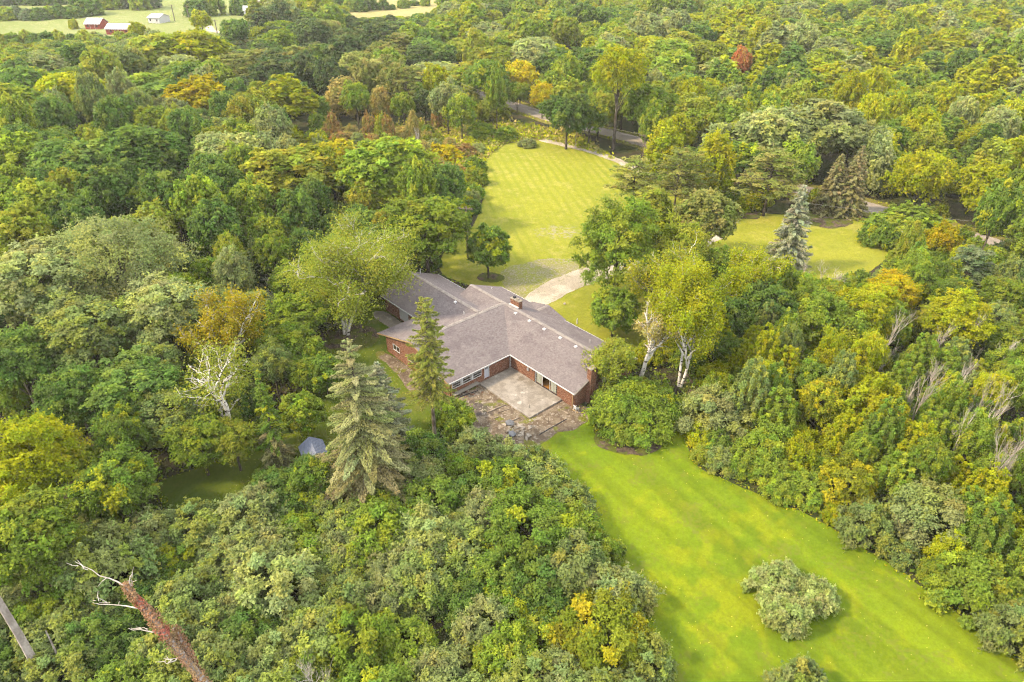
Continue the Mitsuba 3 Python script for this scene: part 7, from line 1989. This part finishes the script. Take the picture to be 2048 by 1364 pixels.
put('creeper_clad_dead_tree__branch', mikit.ply(tubes(twigs, 5), 'pale_bark', smooth=True), 'bare grey broken branches')
v1 = creeper(main[1:], np.array([0.38, 0.40, 0.44, 0.40, 0.34]), 4200, 1, 'creeper')
v2 = creeper(side, np.array([0.30, 0.34, 0.36, 0.30]), 2000, 2, 'creeper')
V, F, C = merge([v1, v2])
put('creeper_clad_dead_tree__creeper', mikit.ply((V, F), 'leaf', color=C), 'red brown creeper leaves')
bt = np.array([(-39.2, 33.4, -0.2), (-39.3, 33.6, 3), (-39.5, 33.9, 6), (-39.6, 34.0, 9), (-39.8, 34.2, 11.5)])
put('bare_trunk', mikit.ply(tubes([(bt, np.linspace(0.34, 0.24, 5)), (np.array([(-37.6, 34.0, 0), (-37.7, 34.2, 3.0), (-37.6, 34.3, 6.0)]), np.array([0.1, 0.08, 0.05]))], 8), 'dead_bark', smooth=True), 'grey bare dead trunk cut by the left edge near the bottom corner', 'dead tree')


# ---------------------------------------------------------------- ground cover
def scatter_cards(poly, n, size, pal, seed, zmax, up=0.6):
    rng = np.random.default_rng(seed)
    x0, y0, x1, y1 = poly.bounds
    q = rng.uniform([x0, y0], [x1, y1], (n, 2))
    q = q[shapely.contains_xy(poly, q[:, 0], q[:, 1])]
    m = len(q)
    cl = meshkit.fbm(np.c_[q * 0.35, np.zeros(m)], 3, seed)
    p = np.c_[q, np.abs(rng.normal(size=m)) * zmax * np.clip(cl * 2 - 0.5, 0.1, 1)]
    cid = (cl * 60).astype(int)
    return cards(p, rng.normal(size=(m, 3)) * 0.7 + [0, 0, up], size * rng.uniform(0.6, 1.3, m), tint(pal, cid, m, rng), rng)


wide = Polygon([(-75, 28), (80, 28), (140, 130), (-120, 130)])
house_fp = Polygon([hw(-27, 4.4)[:2], hw(-27, -7.5)[:2], hw(-16.5, -12.6)[:2], hw(13.2, -12.6)[:2], hw(13.2, 0)[:2], hw(15, 13)[:2], hw(0, 15)[:2], hw(-17, 12)[:2]])
wood_floor = wide.difference(shapely.union_all([BACK, SIDE, FRONT.buffer(0.3), house_fp, ROADL.buffer(5), Polygon(gravel).buffer(0.5)]))
V, F, C = scatter_cards(wood_floor, 90000, 0.30, 'green', 5, 0.7)
put('undergrowth', mikit.ply((V, F), 'leaf', color=C), 'low green undergrowth on the floor of the woods', kind='stuff')
edge = shapely.union_all([BACK.boundary.buffer(0.55).difference(house_fp.buffer(-1.0)), SIDE.boundary.buffer(0.4).difference(house_fp)])
V, F, C = merge([scatter_cards(edge, 45000, 0.13, 'lime', 6, 0.28, 0.2), scatter_cards(edge, 9000, 0.14, 'gold', 7, 0.3, 0.2)])
put('edge_weeds', mikit.ply((V, F), 'grass_blade', color=C), 'long weeds along the edges of the lawns', kind='stuff')
mz = Polygon([(-52, 150), (-20, 142), (-4, 158), (6, 172), (28, 176), (20, 205), (0, 215), (-30, 218), (-62, 190)])
V, F, C = merge([scatter_cards(mz.difference(FRONT), 20000, 0.5, 'lime', 8, 0.9, 0.3), scatter_cards(mz.difference(FRONT), 12000, 0.5, 'tan', 9, 1.1, 0.3), scatter_cards(verge, 30000, 0.35, 'lime', 10, 0.5, 0.3)])
put('marsh_weeds', mikit.ply((V, F), 'grass_blade', color=C), 'tall yellow green weeds of the marsh strip and road verges', kind='stuff')


lf = np.random.default_rng(33)
q = lf.uniform([0, 25], [75, 72], (1000, 2))
q = q[shapely.contains_xy(BACK, q[:, 0], q[:, 1])]
q2 = lf.uniform([-32, 55], [-8, 98], (2600, 2))
q = np.vstack([q, q2[shapely.contains_xy(SIDE, q2[:, 0], q2[:, 1])]])
V, F, C = cards(np.c_[q, np.full(len(q), 0.06)], lf.normal(size=(len(q), 3)) * 0.3 + [0, 0, 1], 0.06 * lf.uniform(0.6, 1.4, len(q)), tint('tan', (lf.random(len(q)) * 40).astype(int), len(q), lf), lf)
put('fallen_leaves', mikit.ply((V, F), 'grass_blade', color=C), 'scattered pale fallen leaves on the lawns', kind='stuff')


# ---------------------------------------------------------------- small things about the yard
def rock(x, y, z, r, seed, flat=0.6):
    rng = np.random.default_rng(seed)
    m = trimesh.convex.convex_hull(rng.normal(size=(14, 3)) * [r, r, r * flat] * 0.6)
    m.apply_translation([x, y, z + r * flat * 0.4])
    return m


rr = np.random.default_rng(21)
stones = [(rr.normal(0.75, 0.9), rr.normal(66.6, 0.75)) for _ in range(34)]
for i, (x, y) in enumerate(stones):
    put(numbered('rubble_stone'), mikit.ply(rock(x, y, 0.03, rr.uniform(0.14, 0.36), 300 + i), 'stone'), 'pale broken stone in the rubble heap below the patio', 'stone', 'stones of the rubble heap')
for i, (x, y, lab) in enumerate([(-0.3, 67.9, 'blue grey slab on the upper side of the rubble heap'), (0.0, 65.7, 'blue grey slab on the lower side of the rubble heap')]):
    m = trimesh.creation.extrude_polygon(Polygon([(-0.5, -0.3), (0.3, -0.45), (0.6, 0.1), (0.2, 0.5), (-0.5, 0.35)]), 0.12, engine='earcut')
    m.apply_transform(trimesh.transformations.euler_matrix(0.25, 0.15, 0.8 * i + 0.4))
    m.apply_translation([x, y, 0.3])
    put(numbered('stone_slab'), mikit.ply(m, 'slate'), lab, 'stone slab')
for (x0, y0), (x1, y1), w, lab in (((-3.2, 70.4), (-0.9, 72.0), 0.11, 'long pale timber on the dirt, nearest the patio edge'), ((-2.4, 69.1), (-1.8, 69.4), 0.1, 'short pale timber stub on the dirt'), ((-0.1, 68.6), (0.9, 69.3), 0.12, 'pale timber near the front patio corner'),
                                   ((-1.9, 70.3), (-0.4, 71.1), 0.07, 'thin pale timber between two thicker ones'), ((-7.2, 73.6), (-4.6, 75.2), 0.06, 'dark burnt stick on the dirt below the ledge'), ((3.43, 65.91), (7.0, 68.99), 0.05, 'long dark edging rod along the lawn'),
                                   ((6.3, 70.9), (7.3, 70.1), 0.08, 'short brown timber by the right patio corner'), ((7.9, 70.95), (8.6, 70.2), 0.07, 'tan downspout piece lying at the house corner')):
    a, b = np.array([x0, y0, 0.1]), np.array([x1, y1, 0.1])
    put(numbered('timber'), mikit.ply(tubes([(np.array([a - (b - a) * 0.001, a, (a + b) / 2 + [0, 0, 0.02], b]), np.array([0.01, w, w * 0.95, w * 0.8]))], 7), 'dark_metal' if 'dark' in lab else ('tan_trim' if 'tan' in lab else 'old_wood')), lab, 'timber' if 'rod' not in lab and 'downspout' not in lab else 'pipe')
for x, y, h, lab in ((2.25, 71.1, 0.75, 'thin dark stake at the patio edge'), (4.59, 68.18, 0.95, 'thin dark stake standing in the dirt right of the patio corner'), (1.52, 65.24, 0.9, 'thin dark stake beside the rubble heap')):
    put(numbered('stake'), mikit.ply(tubes([(np.array([[x, y, 0], [x + 0.01, y, h * 0.6], [x + 0.02, y + 0.01, h]]), np.array([0.03, 0.028, 0.02]))], 6), 'dark_metal'), lab, 'stake')
for i in range(70):
    u, v = rr.uniform(-0.1, 2.2), rr.uniform(5.9, 11.0)
    x, y, _ = hw(u, v)
    if i < 40:
        put(numbered('brick_rubble'), mikit.ply(rock(x, y, 0.03, rr.uniform(0.07, 0.17), 400 + i), 'stone' if i % 3 else 'brick'), 'broken masonry lump strewn below the window ledge', 'rubble', 'masonry rubble below the ledge')


def chair(x, y, yaw):
    t = 'garden_chair'
    tag(t, 'white garden chair tipped back at the right house corner', 'chair')
    M = trimesh.transformations.translation_matrix([x, y, 0.02]) @ trimesh.transformations.euler_matrix(0, 0.15, yaw)
    def p_(n, m):
        m.apply_transform(M)
        k = f'{t}__{n}'
        put(k, mikit.ply(m, 'white_trim'))
    p_('seat', box(-0.26, 0.26, -0.26, 0.26, 0.38, 0.43))
    b = box(-0.03, 0.03, -0.26, 0.26, 0, 0.5)
    b.apply_transform(trimesh.transformations.euler_matrix(0, -0.3, 0))
    b.apply_translation([-0.26, 0, 0.43])
    p_('backrest', b)
    for i, (a, c) in enumerate(((-0.23, -0.23), (0.23, -0.23), (-0.23, 0.23), (0.23, 0.23))):
        p_('leg' if i == 0 else f'leg_{i:03d}', box(a - 0.025, a + 0.025, c - 0.025, c + 0.025, -0.04, 0.38))
    p_('armrest', box(-0.24, 0.24, -0.29, -0.23, 0.6, 0.64))
    p_('armrest_001', box(-0.24, 0.24, 0.23, 0.29, 0.6, 0.64))


chair(8.35, 70.75, 0.6)
put(numbered('white_bucket'), mikit.ply(trimesh.creation.revolve([(0, 0), (0.15, 0), (0.18, 0.36), (0.165, 0.36), (0.14, 0.03), (0, 0.03)], sections=14).apply_translation([9.9, 70.9, 0.02]), 'grey_metal'), 'grey bucket by the gable wall behind the chair', 'bucket')
for x, y, lab in ((-9.4, 72.9, 'small white stone on the soil beside the tall narrow conifer'), (-11.5, 73.5, 'small pale stone on the lawn left of the tall narrow conifer'), (8.74, 99.6, 'small dark stone on the dry patch behind the house')):
    put(numbered('lone_stone'), mikit.ply(rock(x, y, 0.02, 0.3, int(abs(x) * 10)), 'stone'), lab, 'stone')
put('well_pipe', mikit.ply(tubes([(np.array([[10.3, 93.1, 0], [10.3, 93.1, 0.5], [10.3, 93.1, 0.95]]), np.array([0.09, 0.09, 0.08]))], 10), 'white_trim'), 'white pipe standing in the grass behind the house', 'pipe')
t = 'yard_ornament'
tag(t, 'small black and white ornament on the grass below the short utility pole', 'ornament')
put(t + '__base', mikit.ply(trimesh.creation.revolve([(0, 0), (0.42, 0), (0.5, 0.3), (0.25, 0.62), (0, 0.65)], sections=14).apply_translation([33.7, 141.1, 0.02]), 'white_trim', smooth=40))
put(t + '__top', mikit.ply(trimesh.creation.revolve([(0, 0), (0.2, 0), (0.55, 0.2), (0.1, 0.35), (0, 0.36)], sections=12).apply_translation([33.7, 141.1, 0.66]), 'dark_metal', smooth=40))

# ---------------------------------------------------------------- shed
t = 'garden_shed'
tag(t, 'small shed with blue grey ribbed metal roof behind the thicket', 'shed')
SA = math.radians(-62)
SM = trimesh.transformations.translation_matrix([-23.0, 60.4, 0]) @ trimesh.transformations.euler_matrix(0, 0, SA)


def sp(name, m, bsdf, under=t):
    m = m.copy()
    m.apply_transform(SM)
    k = f'{under}__{name}'
    cnt[k] = cnt.get(k, -1) + 1
    return put(k if cnt[k] == 0 else f'{k}_{cnt[k]:03d}', mikit.ply(m, bsdf))


sp('wall', box(-1.5, 1.5, -1.2, 1.2, 0, 2.1), 'old_wood')
half = Polygon([(-1.45, 2.05), (0, 3.05), (1.45, 2.05), (1.45, 2.11), (0, 3.12), (-1.45, 2.11)])
m = trimesh.creation.extrude_polygon(half, 3.4, engine='earcut')
v = m.vertices.copy()
m.vertices = np.c_[v[:, 2] - 1.7, v[:, 0], v[:, 1]]
m.invert() if m.volume < 0 else None
ro = sp('roof', m, 'steel_roof')
for s in (-1, 1):
    for k in range(12):
        a = -1.65 + k * 0.3
        sp('rib', trimesh.Trimesh(*tubes([(np.array([[a, s * 0.02, 3.12], [a, s * 0.7, 2.65], [a, s * 1.43, 2.13]]), np.array([0.03, 0.03, 0.03]))], 4), process=False), 'steel_roof', ro)
gable = trimesh.creation.extrude_polygon(Polygon([(-1.2, 2.1), (1.2, 2.1), (0, 2.95)]), 0.05, engine='earcut')
v = gable.vertices.copy()
gable.vertices = np.c_[v[:, 2] - 1.5, v[:, 0], v[:, 1]]
sp('gable', gable, 'old_wood')

# ---------------------------------------------------------------- poles and wires
def pole(x, y, h, label, r=0.16, arm=2.4, yaw=0.3, bs='pole_wood'):
    k = numbered('utility_pole')
    tag(k, label, 'utility pole')
    put(k + '__post', mikit.ply(tubes([(np.array([[x, y, -0.2], [x, y, h / 2], [x, y, h]]), np.array([r, r * 0.9, r * 0.75]))], 8), bs, smooth=True))
    b = trimesh.creation.box((arm, 0.12, 0.14))
    b.apply_transform(trimesh.transformations.euler_matrix(0, 0, yaw))
    d = np.array([math.cos(yaw), math.sin(yaw), 0])
    n = np.array([-d[1], d[0], 0])
    b.apply_translation(np.array([x, y, h - 0.35]) - n * (r + 0.05))
    put(k + '__crossarm', mikit.ply(b, bs))
    for i, s in enumerate((-0.42, -0.15, 0.42)):
        c = np.array([x, y, h - 0.28]) - n * (r + 0.05) + d * arm * s
        put(k + ('__insulator' if i == 0 else f'__insulator_{i:03d}'), mikit.ply(trimesh.creation.cylinder(0.06, 0.18, sections=8).apply_translation(c + [0, 0, 0.09]), 'grey_metal'))
    return np.array([x, y, h - 0.1])


pa = pole(33.4, 147.2, 5.0, 'short dark utility pole among the pines right of the striped lawn', 0.22, 2.0, 0.1)
pb = pole(34.4, 177.8, 6.8, 'utility pole with pale crossarm beside the road', 0.13, 3.0, -0.35)
pc = pole(-8.33, 117.64, 10.2, 'weathered utility pole top between the full green oak and the slim dark tree', 0.2, 2.6, -0.2)
f1 = pole(-205.3, 455.8, 9.0, 'left far utility pole at the farm', 0.3, 3.5, 0.2)
f2 = pole(-198.3, 460.5, 8.0, 'middle far utility pole at the farm', 0.3, 3.0, 0.2)
f3 = pole(-152.9, 385.0, 9.2, 'right far utility pole by the farm lane', 0.3, 3.0, 0.2)
off = np.array([120.0, 112.0, 7.0])
off2 = np.array([-20.0, 232.0, 10.0])
for p0, p1, sag, lab in ((pa, off, 1.8, 'wire from the short pole to beyond the right edge'), (pb, off2 + [0, 0, 0], 1.6, 'upper wire along the road'),
                         (pb - [0.8, 0, 0.7], off2 - [0.8, 0, 0.7], 1.6, 'lower wire along the road'), (f1, f3, 1.5, 'wire between the far farm poles')):
    s = np.linspace(0, 1, 25)[:, None]
    q = p0 * (1 - s) + p1 * s - np.array([0, 0, 1]) * 4 * sag * s * (1 - s)
    put(numbered('overhead_wire'), mikit.ply(tubes([(q, np.full(25, 0.016))], 4), 'grey_metal'), lab, 'wire')

# ---------------------------------------------------------------- the farm far off
def barn(name, label, cx, cy, L, W, h, hr, yaw, wallb, roofb, cat='barn'):
    k = numbered(name)
    tag(k, label, cat)
    M = trimesh.transformations.translation_matrix([cx, cy, 0]) @ trimesh.transformations.euler_matrix(0, 0, yaw)

    def q(n, m, b, under=k):
        m = m.copy()
        m.apply_transform(M)
        c = f'{under}__{n}'
        cnt[c] = cnt.get(c, -1) + 1
        return put(c if cnt[c] == 0 else f'{c}_{cnt[c]:03d}', mikit.ply(m, b))

    prism = trimesh.creation.extrude_polygon(Polygon([(-W / 2, 0), (W / 2, 0), (W / 2, h), (0, hr), (-W / 2, h)]), L, engine='earcut')
    v = prism.vertices.copy()
    prism.vertices = np.c_[v[:, 2] - L / 2, v[:, 0], v[:, 1]]
    prism.invert() if prism.volume < 0 else None
    q('wall', prism, wallb)
    e = 0.5
    sl = (hr - h) / (W / 2)
    ch = Polygon([(-W / 2 - e, h - e * sl + 0.05), (0, hr + 0.05), (W / 2 + e, h - e * sl + 0.05), (W / 2 + e, h - e * sl + 0.2), (0, hr + 0.22), (-W / 2 - e, h - e * sl + 0.2)])
    m = trimesh.creation.extrude_polygon(ch, L + 1, engine='earcut')
    v = m.vertices.copy()
    m.vertices = np.c_[v[:, 2] - L / 2 - 0.5, v[:, 0], v[:, 1]]
    m.invert() if m.volume < 0 else None
    q('roof', m, roofb)
    d_ = q('door', box(-1.2, 1.2, -W / 2 - 0.06, -W / 2 - 0.01, 0.05, h * 0.8), wallb)
    q('door_post', box(-1.35, -1.2, -W / 2 - 0.1, -W / 2 - 0.01, 0.05, h * 0.85), 'white_trim')
    q('door_post', box(1.2, 1.35, -W / 2 - 0.1, -W / 2 - 0.01, 0.05, h * 0.85), 'white_trim')
    for s in (-0.3, 0.3):
        q('window', box(L * s - 0.4, L * s + 0.4, -W / 2 - 0.08, -W / 2 - 0.01, h * 0.4, h * 0.75), 'dark_metal')


barn('farm_barn', 'red barn with white roof in the pasture, right one of two', -211.5, 404, 14, 8.5, 2.9, 5.0, -0.05, 'barn_red', 'white_roof')
barn('farm_barn', 'red barn with white roof in the pasture, left one of two', -236.5, 425, 8.5, 9.0, 2.8, 5.2, -0.05, 'barn_red', 'white_roof')
barn('farm_building', 'pale grey roofed building behind the yellow green tree at the farm', -212, 450, 8, 9, 3, 4.6, -0.3, 'white_trim', 'white_roof', 'building')
barn('farm_house', 'small white farmhouse behind the grey silo', -166, 478, 7, 7, 4, 6, 0.2, 'white_trim', 'white_roof', 'house')
tag('grain_silo', 'pale grey round silo at the far farm', 'silo')
put('grain_silo__drum', mikit.ply(trimesh.creation.cylinder(2.1, 11.5, sections=28).apply_translation([-150.5, 455, 5.75]), 'stone', smooth=40))
put('grain_silo__dome', mikit.ply(trimesh.creation.revolve([(0, 0.9), (0.9, 0.75), (1.7, 0.35), (2.15, 0), (0, 0)], sections=28).apply_translation([-150.5, 455, 11.5]), 'white_roof', smooth=40))
for k in range(8):
    z = 1.2 + k * 1.4
    put('grain_silo__hoop' + (f'_{k:03d}' if k else ''), mikit.ply(trimesh.creation.annulus(2.1, 2.14, 0.12, sections=28).apply_translation([-150.5, 455, z]), 'grey_metal'))
ground('farm_lane', LineString([(-185, 452), (-168, 415), (-150, 400), (-138, 385)]).buffer(2.2), 0.03, 'gravel', 'pale gravel lane at the far farm')
tag('board_fence', 'long low wooden fence across the pasture before the barns', 'fence')
for i in range(26):
    x = -300 + i * 3.4
    put('board_fence__post' + (f'_{i:03d}' if i else ''), mikit.ply(box(x - 0.12, x + 0.12, 391.8, 392.0, 0, 1.4), 'pole_wood'))
for i, z in enumerate((0.5, 1.0)):
    put('board_fence__rail' + (f'_{i:03d}' if i else ''), mikit.ply(box(-300, -215, 391.72, 391.78, z, z + 0.18), 'pole_wood'))

# ---------------------------------------------------------------- the air
scene['air'] = {'type': 'homogeneous', 'albedo': rgb(0.95, 0.95, 0.95), 'sigma_t': 0.00012}
scene['haze'] = {'type': 'cube', 'to_world': T().translate([0, 1400, 29.0]).scale([1900, 1700, 30.5]), 'bsdf': {'type': 'null'}, 'interior': {'type': 'ref', 'id': 'air'}}
tag('haze', 'thin pale summer haze over the distant woods', kind='stuff')
scene['camera']['medium'] = {'type': 'ref', 'id': 'air'}
